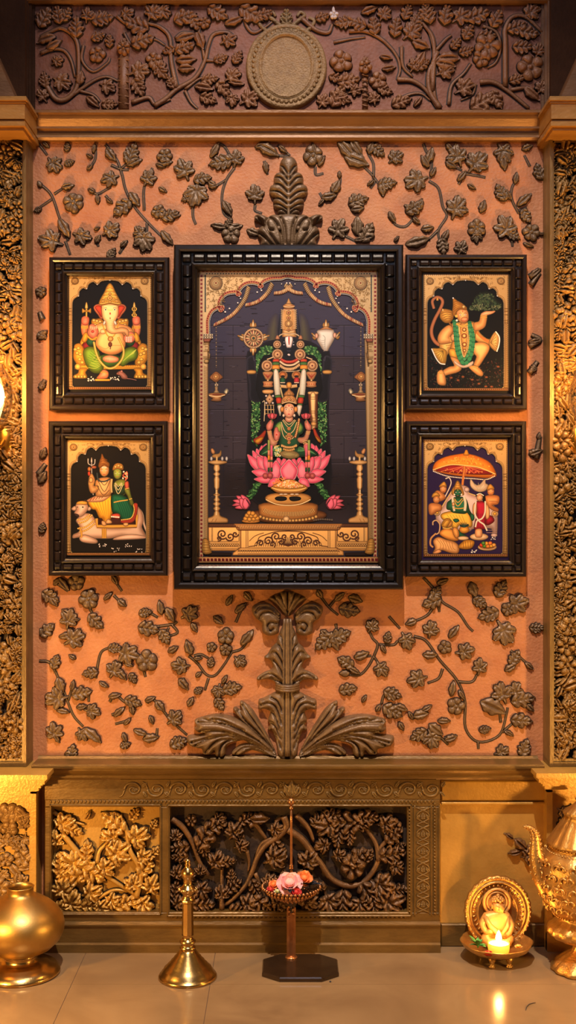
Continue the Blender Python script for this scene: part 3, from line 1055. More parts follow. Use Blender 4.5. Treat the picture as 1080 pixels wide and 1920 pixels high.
# ---- traced reliefs in photo pixels
def trace(mb, y, crop, pts, H, R, sp=2.6, edge=.3, veins=None, vw=2.0, vg=.3, per=4, mirror=None, col=None, lift=0.0, smooth=True):
    ox, oy, s = CR[crop]

    def cv(p):
        x, yy = ox + p[0] / s, oy + p[1] / s
        if mirror is not None:
            x = 2 * mirror - x
        return (x, -yy)
    P = [cv(p) for p in pts]
    P = smooth_closed(P, per) if smooth else np.array(P)
    V = [smooth_open([cv(p) for p in q], 5) for q in veins] if veins else None
    r = Relief(P, sp, H, R, edge, V, vw, vg)
    r.put(mb, y, 0, 0, 1.0, 0, 1.0, 1, 0, col, 0, lift)


# finial above the large picture: one carved ornament
mb = MB()
mx = 541.0
half = [(541, 295), (550, 297), (556, 305), (558, 315), (557, 323), (564, 327), (569, 335), (568, 344), (575, 351), (577, 361), (573, 369), (568, 372), (570, 380), (568, 391), (562, 398), (560, 403)]
full = half + [(541, 406)] + [(2 * mx - x, y) for x, y in half[:0:-1]]
vv = []
for s in (1, -1):
    for (a, b, c) in (((543, 330), (550, 318), (556, 312)), ((543, 352), (555, 338), (567, 334)), ((543, 376), (558, 364), (574, 360)), ((544, 396), (556, 388), (568, 384)),
                      ((543, 340), (552, 328), (560, 322)), ((543, 364), (556, 351), (571, 347)), ((544, 386), (556, 377), (568, 373)), ((544, 402), (553, 396), (563, 396))):
        vv.append([(mx + s * (p[0] - mx), p[1]) for p in (a, b, c)])
trace(mb, 0, 'Z', full, .030, 16, 2.0, .25, vv, 1.7, .45, per=3)
half = [(541, 403), (552, 404), (560, 405), (572, 405), (580, 409), (586, 406), (595, 404), (604, 406), (604, 414), (596, 418), (590, 424), (597, 431), (599, 442), (592, 452), (590, 466), (541, 468)]
full = half + [(2 * mx - x, y) for x, y in half[::-1]]
vv = []
for s in (1, -1):
    for q in (((552, 466), (556, 440), (566, 420), (576, 412), (582, 420), (578, 434), (570, 436)), ((560, 466), (572, 448), (584, 432), (592, 418), (602, 408)), ((570, 466), (584, 450), (596, 440)),
              ((547, 460), (549, 430), (556, 412))):
        vv.append([(mx + s * (p[0] - mx), p[1]) for p in q])
trace(mb, 0, 'Z', full, .034, 16, 2.0, .25, vv, 2.0, .45, per=3, lift=.003)
stem(mb, -.022, [(541, 300), (541, 350), (541, 410), (541, 466)], 2.2, 3.6, .5)
for s in (-1, 1):
    mb.ball(at(541 + s * 18, 428, -.03), .007, 10, 6)
tag(mb.build('acanthus_finial', M['bronze_leaf'], origin=at(541, 456, 0)), 'carved bronze acanthus finial rising on the orange wall above the largest picture', 'wall ornament', None)

# acanthus column under the large picture with its spreading leaves
root = thing('acanthus_ornament', 'tall carved bronze acanthus stem with spreading base leaves below the largest picture', 'wall ornament', at(540, 1418, 0))
mx = 539.0
mb = MB()
# crown leaves in the shade of the frame
for s in (None, mx):
    trace(mb, 0, 'F', [(985, 230), (940, 190), (900, 140), (840, 90), (900, 60), (985, 40)], .030, 12, 2.4, .3, [[(975, 220), (930, 140), (880, 80)], [(980, 200), (950, 120), (930, 60)]], 2.0, .4, mirror=s)
    trace(mb, 0, 'F', [(930, 220), (880, 160), (810, 125), (730, 140), (700, 180), (730, 250), (780, 290), (790, 370), (850, 395), (915, 370), (920, 300), (930, 260)], .034, 12, 2.4, .3,
          [[(920, 230), (850, 165), (770, 160), (735, 200)], [(915, 250), (850, 200), (790, 210), (765, 250)], [(900, 290), (860, 280), (830, 310), (850, 350), (880, 330)]], 2.0, .4, mirror=s)
    # upper shaft leaves
    trace(mb, 0, 'F', [(985, 300), (920, 380), (900, 450), (860, 490), (830, 540), (800, 570), (850, 590), (870, 640), (850, 670), (800, 690), (745, 730), (750, 755), (810, 745), (870, 755), (900, 790), (940, 810), (985, 815)], .032, 18, 2.4, .25,
          [[(960, 640), (920, 560), (880, 520), (830, 560)], [(960, 560), (930, 480), (905, 460)], [(960, 720), (920, 640), (880, 590)], [(960, 780), (900, 720), (840, 700), (770, 735)], [(960, 790), (920, 760), (860, 730)], [(965, 480), (945, 420), (930, 390)]], 2.0, .42, mirror=s)
    # lower shaft leaves
    trace(mb, 0, 'F', [(985, 830), (910, 840), (850, 870), (790, 900), (755, 915), (760, 990), (800, 985), (850, 1010), (830, 1080), (850, 1110), (830, 1150), (870, 1170), (900, 1250), (920, 1370), (985, 1372)], .032, 18, 2.4, .25,
          [[(940, 1100), (900, 970), (840, 930), (775, 950)], [(945, 1000), (910, 920), (860, 890)], [(930, 1160), (890, 1040), (840, 980)], [(935, 1220), (890, 1120), (850, 1085)], [(940, 1300), (900, 1200), (860, 1150)]], 2.0, .42, mirror=s)
mb.build('shaft_leaves', M['bronze_leaf'], root)
mb = MB()
for dx, r in ((0, 5.5), (-6.5, 3.0), (6.5, 3.0)):
    stem(mb, -.022, [(mx + dx * .9, 1160), (mx + dx, 1210), (mx + dx * 1.1, 1280), (mx + dx * 1.2, 1350), (mx + dx * 1.3, 1417)], r * .8, r, .5)
for yy in (1287, 1291, 1295):
    mb.tube([at(mx - 21, yy - 3, -.022), at(mx - 10, yy, -.038), at(mx, yy + 1, -.042), at(mx + 10, yy, -.038), at(mx + 21, yy - 3, -.022)], .0045, 8)
mb.build('shaft', M['bronze_leaf'], root)
big = [
 ([(900, 1350), (820, 1180), (740, 1040), (690, 970), (620, 920), (605, 940), (620, 1000), (570, 970), (550, 990), (600, 1060), (680, 1140), (800, 1250), (870, 1350)],
  [[(880, 1330), (780, 1170), (690, 1040), (630, 950)], [(870, 1320), (760, 1180), (660, 1080), (590, 1000)]], .030),
 ([(905, 1370), (850, 1290), (760, 1200), (680, 1120), (620, 1080), (520, 1040), (400, 1030), (300, 1050), (240, 1075), (250, 1120), (235, 1140), (270, 1175), (330, 1180), (250, 1195), (190, 1200), (175, 1230), (200, 1280), (260, 1300),
   (300, 1310), (310, 1350), (370, 1350), (400, 1320), (410, 1365), (460, 1375), (490, 1340), (500, 1280), (560, 1250), (650, 1250), (760, 1300), (850, 1360)],
  [[(880, 1345), (700, 1200), (500, 1100), (270, 1085)], [(880, 1350), (700, 1230), (450, 1150), (285, 1160)], [(880, 1352), (680, 1240), (480, 1190), (220, 1245)], [(700, 1250), (500, 1215), (400, 1250), (330, 1330)],
   [(650, 1245), (540, 1225), (460, 1270), (440, 1360)], [(760, 1240), (560, 1130), (400, 1080), (300, 1060)], [(560, 1175), (400, 1200), (250, 1270)], [(640, 1150), (480, 1075), (380, 1060)]], .040),
 ([(900, 1372), (820, 1310), (720, 1265), (620, 1270), (560, 1310), (540, 1350), (590, 1360), (640, 1340), (700, 1320), (780, 1340), (840, 1372)],
  [[(880, 1365), (760, 1300), (640, 1295), (570, 1345)], [(860, 1365), (740, 1310), (660, 1315)]], .030)]
for s in (None, mx):
    for P, V, h in big:
        mb = MB()
        P2, V2 = P, V
        if s is not None:
            P2 = [(985 + (p[0] - 985) * 1.06, p[1]) for p in P]
            V2 = [[(985 + (p[0] - 985) * 1.06, p[1]) for p in q] for q in V]
        trace(mb, 0, 'F', P2, h, 16, 2.2, .25, V2, 2.2, .42, mirror=s)
        mb.build('base_leaf', M['bronze_leaf'], root)

# ---- frieze scrollwork
fr = MB()
S_I = [(15, [(180, 620), (250, 720), (330, 720), (400, 640), (415, 500), (400, 300), (300, 210), (200, 240), (140, 270)]), (11, [(140, 390), (230, 360), (310, 370), (360, 440), (390, 560)]),
       (11, [(330, 720), (430, 650), (540, 580), (620, 560), (700, 590)]), (9, [(420, 660), (520, 690), (570, 740)]), (8, [(450, 330), (440, 440), (520, 520), (620, 460), (640, 420)]), (13, [(800, 745), (920, 710), (970, 760), (1080, 720)]),
       (9, [(690, 120), (770, 180), (860, 190), (960, 180), (1060, 250)]), (8, [(740, 240), (800, 330), (900, 320), (960, 285), (1040, 330)])]
L_I = [('o', 180, 290, 150, 200), ('o', 240, 330, 130, 30), ('r', 550, 400, 120, 0), ('m', 260, 450, 110, 30), ('m', 290, 600, 170, -30), ('l', 170, 580, 120, 100), ('m', 620, 630, 140, -20), ('l', 590, 140, 170, 10), ('l', 830, 190, 190, 160),
       ('m', 850, 520, 180, 20), ('r', 960, 440, 120, 30), ('l', 880, 300, 180, 20), ('m', 950, 100, 170, 60), ('l', 170, 130, 170, 60), ('l', 270, 110, 140, 100), ('l', 400, 200, 160, 90), ('m', 760, 110, 130, 20), ('l', 640, 760, 120, 0),
       ('l', 850, 640, 150, -60), ('o', 520, 740, 120, -40), ('l', 1010, 520, 150, -50), ('m', 480, 120, 130, 80), ('l', 560, 270, 110, 20), ('l', 330, 110, 120, 60), ('m', 160, 700, 120, 120), ('l', 640, 300, 100, 90), ('o', 430, 570, 110, 80)]
S_J = [(14, [(0, 770), (80, 720), (160, 650), (290, 570), (360, 450), (390, 330), (430, 250), (530, 240), (590, 290)]), (14, [(160, 640), (120, 450), (110, 280), (40, 200), (-60, 170)]), (9, [(220, 650), (330, 570), (440, 560)]), (9, [(220, 660), (260, 740), (310, 790)]),
       (8, [(370, 440), (450, 440), (520, 410)]), (8, [(150, 280), (200, 240), (280, 240)]), (9, [(360, 430), (340, 320), (320, 240), (330, 190)]), (8, [(450, 640), (510, 700), (560, 790)]), (10, [(640, 110), (670, 200), (720, 240), (800, 200), (850, 160)]), (8, [(150, 400), (170, 350), (250, 340)])]
L_J = [('m', 60, 90, 140, -40), ('l', 220, 130, 170, 20), ('o', 230, 275, 160, 15), ('l', 220, 350, 150, 20), ('o', 230, 440, 150, 5), ('o', 230, 500, 120, 0), ('l', 290, 170, 130, -70), ('r', 360, 170, 90, 0), ('m', 530, 300, 140, 20), ('l', 460, 100, 170, -30),
       ('o', 580, 160, 150, 20), ('l', 700, 110, 200, -30), ('l', 480, 430, 110, 20), ('m', 560, 560, 150, 30), ('o', 590, 605, 120, -10), ('l', 500, 650, 140, -50), ('m', 680, 720, 180, 30), ('l', 400, 580, 130, 10), ('o', 360, 640, 140, -10), ('l', 390, 720, 130, -20),
       ('o', 330, 300, 140, -70), ('l', 120, 600, 110, 120), ('m', 40, 500, 130, 90), ('m', 560, 720, 120, -80), ('l', 800, 110, 130, 20), ('l', 600, 420, 110, 60), ('l', 100, 370, 100, 200)]
S_K = [(11, [(440, 230), (560, 230), (680, 290), (780, 400), (810, 500), (790, 580)]), (15, [(790, 580), (900, 590), (1000, 660), (1080, 790)]), (11, [(820, 340), (830, 480), (900, 560)]), (15, [(1080, 380), (1040, 500), (1060, 700), (1090, 790)]), (9, [(780, 740), (870, 690), (960, 680), (1030, 730)]),
       (8, [(330, 310), (450, 285), (560, 270)]), (14, [(100, 140), (200, 220), (290, 240), (320, 180)]), (9, [(960, 160), (1020, 240), (1060, 400)])]
L_K = [('r', 385, 450, 165, 0), ('r', 650, 590, 130, 0), ('l', 440, 590, 170, 10), ('l', 360, 700, 180, 60), ('m', 250, 740, 130, 60), ('l', 390, 720, 140, -20), ('m', 690, 110, 140, 60), ('l', 620, 190, 140, 100), ('l', 780, 200, 150, 80), ('m', 890, 240, 180, 40), ('l', 1010, 100, 160, 100),
       ('l', 930, 150, 140, 60), ('o', 710, 420, 90, -10), ('o', 730, 500, 100, 10), ('m', 910, 480, 130, 60), ('o', 960, 330, 140, -20), ('m', 620, 720, 120, 100), ('l', 820, 740, 150, 20), ('o', 940, 740, 90, 50), ('l', 500, 180, 140, 160), ('l', 400, 170, 140, 190), ('o', 590, 80, 130, 20),
       ('l', 250, 130, 110, 20), ('l', 860, 90, 130, 70), ('l', 980, 470, 110, 40), ('l', 350, 570, 110, -20), ('m', 480, 660, 120, 20), ('l', 700, 660, 120, -20)]
S_L = [(15, [(160, 735), (90, 620), (90, 480), (160, 390), (280, 380)]), (13, [(110, 620), (120, 300), (60, 180), (0, 130)]), (10, [(130, 350), (200, 270), (240, 240)]), (10, [(220, 710), (240, 580), (320, 500), (370, 430)]), (15, [(430, 560), (520, 560), (620, 620), (760, 735)]), (15, [(600, 590), (600, 300), (600, 200), (650, 120), (740, 120), (850, 220)]),
       (9, [(450, 180), (540, 220), (570, 320), (540, 420), (480, 460)]), (11, [(640, 610), (760, 600), (820, 680)]), (8, [(400, 570), (380, 640), (300, 680)])]
L_L = [('m', 320, 600, 165, 30), ('r', 480, 320, 180, 0), ('r', 440, 400, 120, 0), ('r', 770, 460, 180, 0), ('l', 720, 325, 140, 0), ('m', 190, 490, 140, 20), ('l', 480, 250, 130, 0), ('m', 300, 120, 160, 30), ('l', 420, 110, 170, 20), ('l', 540, 130, 140, 60), ('l', 680, 190, 140, 20), ('l', 760, 230, 140, -10),
       ('l', 450, 690, 190, 30), ('l', 540, 680, 140, -60), ('m', 770, 90, 150, 30), ('o', 780, 640, 140, -40), ('l', 200, 100, 150, 80), ('l', 60, 80, 130, 90), ('o', 220, 400, 150, 0), ('o', 200, 440, 140, -10), ('m', 840, 600, 120, 60), ('l', 350, 220, 120, 60), ('l', 340, 350, 110, 20), ('l', 680, 540, 110, 20), ('m', 820, 350, 120, 70), ('o', 30, 400, 110, 60), ('l', 270, 300, 100, 50)]
for c, S_, L_ in (('I', S_I, L_I), ('J', S_J, L_J), ('K', S_K, L_K), ('L', S_L, L_L)):
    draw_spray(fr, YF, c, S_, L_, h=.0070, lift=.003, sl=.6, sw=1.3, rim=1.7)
for (x0, x1, y0, y1) in ((222, 242, 96, 206), (679, 690, 130, 206)):
    fr.tube([at((x0 + x1) / 2, y1, YF), at((x0 + x1) / 2, (y0 + y1) / 2, YF), at((x0 + x1) / 2, y0, YF)], [(x1 - x0) * PXM * .5] * 3, 12)
    for k in range(8):
        yy = y0 + (y1 - y0) * k / 8
        fr.tube([at(x0 - .5, yy, YF - .012), at(x1 + .5, yy + 3, YF - .012)], .0022, 6)
    put_leaf(fr, YF - .012, 'r', (x0 + x1) / 2, y0 - 4, 26, 30, .012)
    put_leaf(fr, YF - .012, 'm', (x0 + x1) / 2, y0 - 12, 24, 90, .010)
fr.build('scroll_relief', M['bronze_frieze'], frieze)
# medallion
mb = MB()


def oval(mb, y, cx, cy, rings, seg=64):
    """rings: (rx, ry, height)"""
    v, f = [], []
    for rx, ry, h in rings:
        for k in range(seg):
            a = 2 * PI * k / seg
            v.append(at(cx + rx * math.cos(a), cy + ry * math.sin(a), y) + Vector((0, -h, 0)))
    for i in range(len(rings) - 1):
        for k in range(seg):
            k2 = (k + 1) % seg
            f.append((i * seg + k, (i + 1) * seg + k, (i + 1) * seg + k2, i * seg + k2))
    mb.add(v, f, None, True)
    mb.add([v[(len(rings) - 1) * seg + k] for k in range(seg)], [tuple(range(seg))[::-1]], None, False)


oval(mb, YF, 537, 127, [(76, 80, 0), (75, 79, .014), (71, 75, .020), (67, 71, .014), (64, 68, .012), (59, 66, .016), (55, 63, .018), (53, 61, .012), (51, 60, .022), (47, 57, .022), (45, 56, .014), (44, 55, .014)])
for k in range(44):
    a = 2 * PI * k / 44
    p = at(537 + 61.5 * math.cos(a), 127 + 67 * math.sin(a), YF)
    mb.ball((p.x, p.y - .014, p.z), .006, 6, 4, (1, .7, 1))
M['medallion'] = mat('bronze_medallion', (132, 100, 62), .5, .1, (160, 126, 82), 60.0, .9, 200.0)
for s in (-1, 1):
    stem(mb, YF, [(537 + s * 8, 52), (537 + s * 22, 40), (537 + s * 34, 30), (537 + s * 26, 24), (537 + s * 20, 32)], 4, 3, .6)
    stem(mb, YF, [(537 + s * 34, 62), (537 + s * 46, 52), (537 + s * 52, 40), (537 + s * 42, 34)], 4, 3, .6)
put_leaf(mb, YF, 'l', 537, 34, 36, 90, .014)
mb.build('oval_medallion', M['medallion'], frieze)
M['chip'] = mat('pale_plaster', (206, 186, 176), .8)
mb = MB()
put_leaf(mb, YF - .010, 'r', 626, 28, 17, 20, .006)
put_leaf(mb, YF - .010, 'o', 625, 18, 12, 90, .005)
mb.build('pale_chip', M['chip'], frieze)

# ---- central carved dado panel
cp = MB()
S_M = [(24, [(60, 370), (150, 440), (230, 570), (290, 730), (370, 850)]), (26, [(1000, 350), (1020, 440), (940, 530), (850, 590), (780, 690), (740, 800), (680, 930), (560, 1060), (490, 1100)]), (15, [(900, 540), (810, 590), (760, 720), (750, 800)]), (15, [(690, 640), (710, 740), (700, 820)]),
       (22, [(710, 430), (760, 420), (820, 500), (850, 540)]), (17, [(760, 830), (820, 980), (840, 1050)]), (22, [(480, 1130), (480, 950), (480, 780)]), (16, [(930, 400), (980, 370), (1000, 400)])]
L_M = [('l', 350, 500, 270, 60), ('l', 430, 430, 220, 20), ('m', 580, 480, 210, 60), ('l', 330, 620, 170, -80), ('l', 120, 610, 180, 190), ('r', 220, 390, 100, 40), ('m', 90, 520, 150, 100), ('l', 120, 690, 160, 180), ('m', 640, 600, 160, 20), ('l', 640, 560, 140, 80), ('m', 430, 730, 210, 60),
       ('l', 530, 730, 150, 0), ('m', 310, 960, 210, -60), ('m', 480, 1000, 180, 90), ('l', 580, 930, 170, 40), ('m', 920, 700, 260, 30), ('m', 930, 460, 170, 10), ('l', 960, 620, 160, -60), ('m', 700, 1080, 230, 20), ('l', 820, 1090, 220, -40), ('m', 950, 1080, 230, 10), ('l', 330, 1090, 200, 0),
       ('m', 100, 830, 170, 60), ('l', 90, 960, 160, 80), ('m', 110, 1080, 190, 30), ('l', 620, 1130, 170, 0), ('o', 800, 370, 170, 0), ('m', 450, 370, 140, 0), ('l', 690, 370, 150, 30), ('m', 300, 810, 130, 90), ('l', 560, 850, 130, 90), ('l', 230, 1010, 180, 110), ('m', 200, 850, 150, 20), ('l', 1000, 900, 220, 90), ('m', 870, 900, 180, 40), ('l', 760, 950, 160, -60)]
S_N = [(22, [(0, 380), (100, 450), (180, 560), (230, 620), (300, 720), (400, 770), (500, 760), (580, 690), (630, 590), (640, 520), (700, 450), (790, 390)]), (17, [(630, 600), (610, 480), (540, 380), (470, 330)]), (19, [(60, 280), (140, 370), (180, 470)]), (12, [(150, 500), (220, 600), (250, 700)])]
L_N = [('m', 280, 350, 240, 170), ('l', 400, 330, 230, 180), ('l', 520, 340, 160, 10), ('l', 350, 440, 160, -100), ('l', 430, 440, 130, -90), ('m', 250, 490, 150, 190), ('r', 450, 640, 180, 0), ('l', 490, 570, 190, 30), ('m', 680, 340, 180, 10), ('r', 740, 350, 100, 0), ('l', 740, 420, 160, 40), ('l', 730, 550, 200, 10),
       ('m', 750, 640, 150, -40), ('m', 640, 770, 240, -30), ('l', 560, 830, 200, -60), ('m', 700, 880, 260, 20), ('l', 600, 920, 170, -80), ('m', 500, 900, 180, -90), ('l', 380, 900, 210, -90), ('m', 280, 880, 210, -70), ('l', 780, 800, 130, 0), ('m', 140, 600, 200, 60), ('l', 120, 720, 170, -30), ('m', 200, 330, 140, 80),
       ('l', 300, 290, 170, 20), ('m', 130, 880, 210, 60), ('l', 200, 780, 150, 0), ('l', 560, 300, 170, 0), ('l', 780, 500, 100, 30), ('m', 350, 560, 130, 20), ('l', 560, 560, 110, 60)]
for c, S_, L_ in (('M', S_M, L_M), ('N', S_N, L_N)):
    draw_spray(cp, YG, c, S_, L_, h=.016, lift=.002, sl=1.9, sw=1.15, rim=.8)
cp.build('acanthus_relief', M['bronze_dark'], pc)
# ---- small carved panel beside it
lp = MB()
S_O = [(16, [(390, 460), (480, 570), (560, 640), (640, 710), (760, 790), (840, 840)]), (17, [(840, 850), (870, 700), (800, 560), (780, 440), (730, 350), (640, 340)]), (12, [(600, 860), (700, 810), (790, 820)]), (12, [(330, 330), (430, 380), (520, 410)]), (14, [(600, 640), (620, 560), (700, 500), (760, 520)])]
L_O = [('m', 390, 400, 170, 30), ('l', 460, 440, 120, -20), ('l', 700, 390, 190, 140), ('m', 690, 480, 160, 160), ('m', 720, 580, 210, 30), ('m', 840, 480, 190, 30), ('l', 830, 340, 90, 50), ('m', 880, 600, 140, 20), ('l', 900, 650, 160, 60), ('m', 930, 780, 170, 60), ('m', 880, 890, 180, -60), ('l', 780, 880, 160, 20), ('m', 690, 870, 150, -30),
       ('m', 450, 640, 210, 150), ('l', 430, 720, 190, 190), ('m', 390, 800, 180, 90), ('m', 440, 880, 180, 60), ('l', 540, 900, 150, 0), ('l', 560, 700, 210, -30), ('m', 650, 670, 160, 30), ('l', 370, 640, 150, 90), ('l', 950, 400, 70, 60), ('o', 545, 350, 70, 60), ('m', 620, 910, 140, 0), ('m', 380, 910, 140, 0), ('l', 540, 560, 130, 90), ('m', 350, 500, 140, 90),
       ('l', 960, 570, 90, 40), ('m', 820, 770, 150, 80), ('m', 560, 820, 170, 20)]
draw_spray(lp, YG, 'O', S_O, L_O, h=.014, lift=.002, sl=1.7, sw=1.15, rim=.8)
lp.build('acanthus_relief', M['gold_panel'], pl)
# ---- dark leaf sprig on the plain panel
rp = MB()
draw_spray(rp, YR, 'P', [(6, [(478, 545), (560, 600), (640, 660), (660, 740)]), (5, [(520, 690), (580, 670), (640, 670)])], [('o', 600, 620, 120, -40), ('o', 550, 680, 100, 190), ('m', 650, 690, 150, 30), ('l', 690, 640, 120, 60), ('o', 650, 740, 100, -70), ('o', 520, 565, 70, -35)], h=.01)
rp.build('leaf_spray', M['bronze_dark'], pr)
# ================================================================= framed paintings
def frame_mesh(mb, x0, x1, y0, y1, yf, prof, yback):
    """mitred moulding; prof: (inset px, height below the front plane in m)"""
    rings = []
    for ins, d in prof:
        y = yf + d
        k = scale_at(yf)
        rings.append([((px - 540) * k, y, CZ - (py - 960) * k) for px, py in ((x0 + ins, y1 - ins), (x1 - ins, y1 - ins), (x1 - ins, y0 + ins), (x0 + ins, y0 + ins))])
    rings.insert(0, [(p[0], yback, p[2]) for p in rings[0]])
    rings.append([(p[0], yback, p[2]) for p in rings[-1]])
    for i in range(len(rings) - 1):
        for k in range(4):
            k2 = (k + 1) % 4
            mb.add([rings[i][k], rings[i][k2], rings[i + 1][k2], rings[i + 1][k]], [(0, 1, 2, 3)], None, False)
    mb.add(rings[0], [(3, 2, 1, 0)], None, False)


def bead(mb, cx, cy, w, h, yf, d, hgt, across=True):
    """barrel bead with chamfered ends; across = its axis runs along the px direction"""
    k = scale_at(yf)
    X0, Zc = (cx - 540) * k, CZ - (cy - 960) * k
    L, B = (w, h) if across else (h, w)
    L, B = L * k / 2, B * k / 2
    y = yf + d
    v, f = [], []
    al = [(-1, 0.15, 1.0), (-.92, .5, .98), (-.70, 1, .9), (.70, 1, .9), (.92, .5, .98), (1, .15, 1.0)]
    ac = [(-1, 0), (-.86, .5), (-.5, .9), (0, 1.0), (.5, .9), (.86, .5), (1, 0)]
    for t, q, s in al:
        for u, e in ac:
            a_, b_ = t * L, u * B
            hh = hgt * q * e
            v.append((X0 + a_, y - hh, Zc + b_) if across else (X0 + b_, y - hh, Zc + a_))
    m = len(ac)
    for i in range(len(al) - 1):
        for j in range(m - 1):
            q = (i * m + j, (i + 1) * m + j, (i + 1) * m + j + 1, i * m + j + 1)
            f.append(q if across else q[::-1])
    mb.add(v, f, None, False)


def make_frame(x0, x1, y0, y1, yf, ypaint, m, big, label, open_):
    k = scale_at(yf)
    root = thing('framed_painting', label, 'painting', (X((x0 + x1) / 2, yf), 0.0, Z(y1, yf)))
    mb = MB()
    ox0, ox1, oy0, oy1 = open_
    W = ox0 - x0
    if big:
        s = 1.0
        prof = [(0, .010), (1.5, .003), (4, 0), (10, .0), (13, .004), (14.5, .012), (15.5, .016), (33, .016), (34, .012), (35.5, .006), (38, .004), (40.5, .008), (41, .014), (43.5, .016), (46.5, .026), (47, .034)]
        bc, bw, pitch, bh = 24.5, 17.0, 24.2, .013
    else:
        prof = [(0, .008), (1.2, .0025), (3, 0), (7, .0), (9.5, .003), (10.5, .009), (11, .011), (24, .011), (24.8, .008), (26, .003), (28, .002), (30, .006), (30.5, .010), (33, .012), (35, .018), (35.5, .022)]
        bc, bw, pitch, bh = 17.5, 12.5, 19.3, .009
    # scale the insets to the real width of this frame
    q = W / prof[-1][0]
    prof = [(a * q, d) for a, d in prof]
    bc, bw = bc * q, bw * q
    frame_mesh(mb, x0, x1, y0, y1, yf, prof, 0.0)
    dz = prof[7][1]
    L = (x1 - x0) - 2 * bc
    n = max(2, round(L / pitch))
    p = L / n
    for i in range(n + 1):
        cx = x0 + bc + i * p
        w = p * .96 if 0 < i < n else bw
        for cy in (y0 + bc, y1 - bc):
            bead(mb, cx, cy, w, bw, yf, dz, bh)
    L = (y1 - y0) - 2 * bc
    n = max(2, round(L / pitch))
    p = L / n
    for i in range(1, n):
        cy = y0 + bc + i * p
        for cx in (x0 + bc, x1 - bc):
            bead(mb, cx, cy, bw, p * .96, yf, dz, bh, False)
    mb.build('frame', m, root)
    return root


M['paint'] = attr_mat('painted_panel', .42, 0, .12, 900.0, .3)
M['paint_matt'] = attr_mat('painted_panel_matt', .5, 0, .12, 900.0, .2)
M['gilt'] = attr_mat('gold_leaf_relief', .36, .35, .25, 500.0, .5)
DL = 0.000006


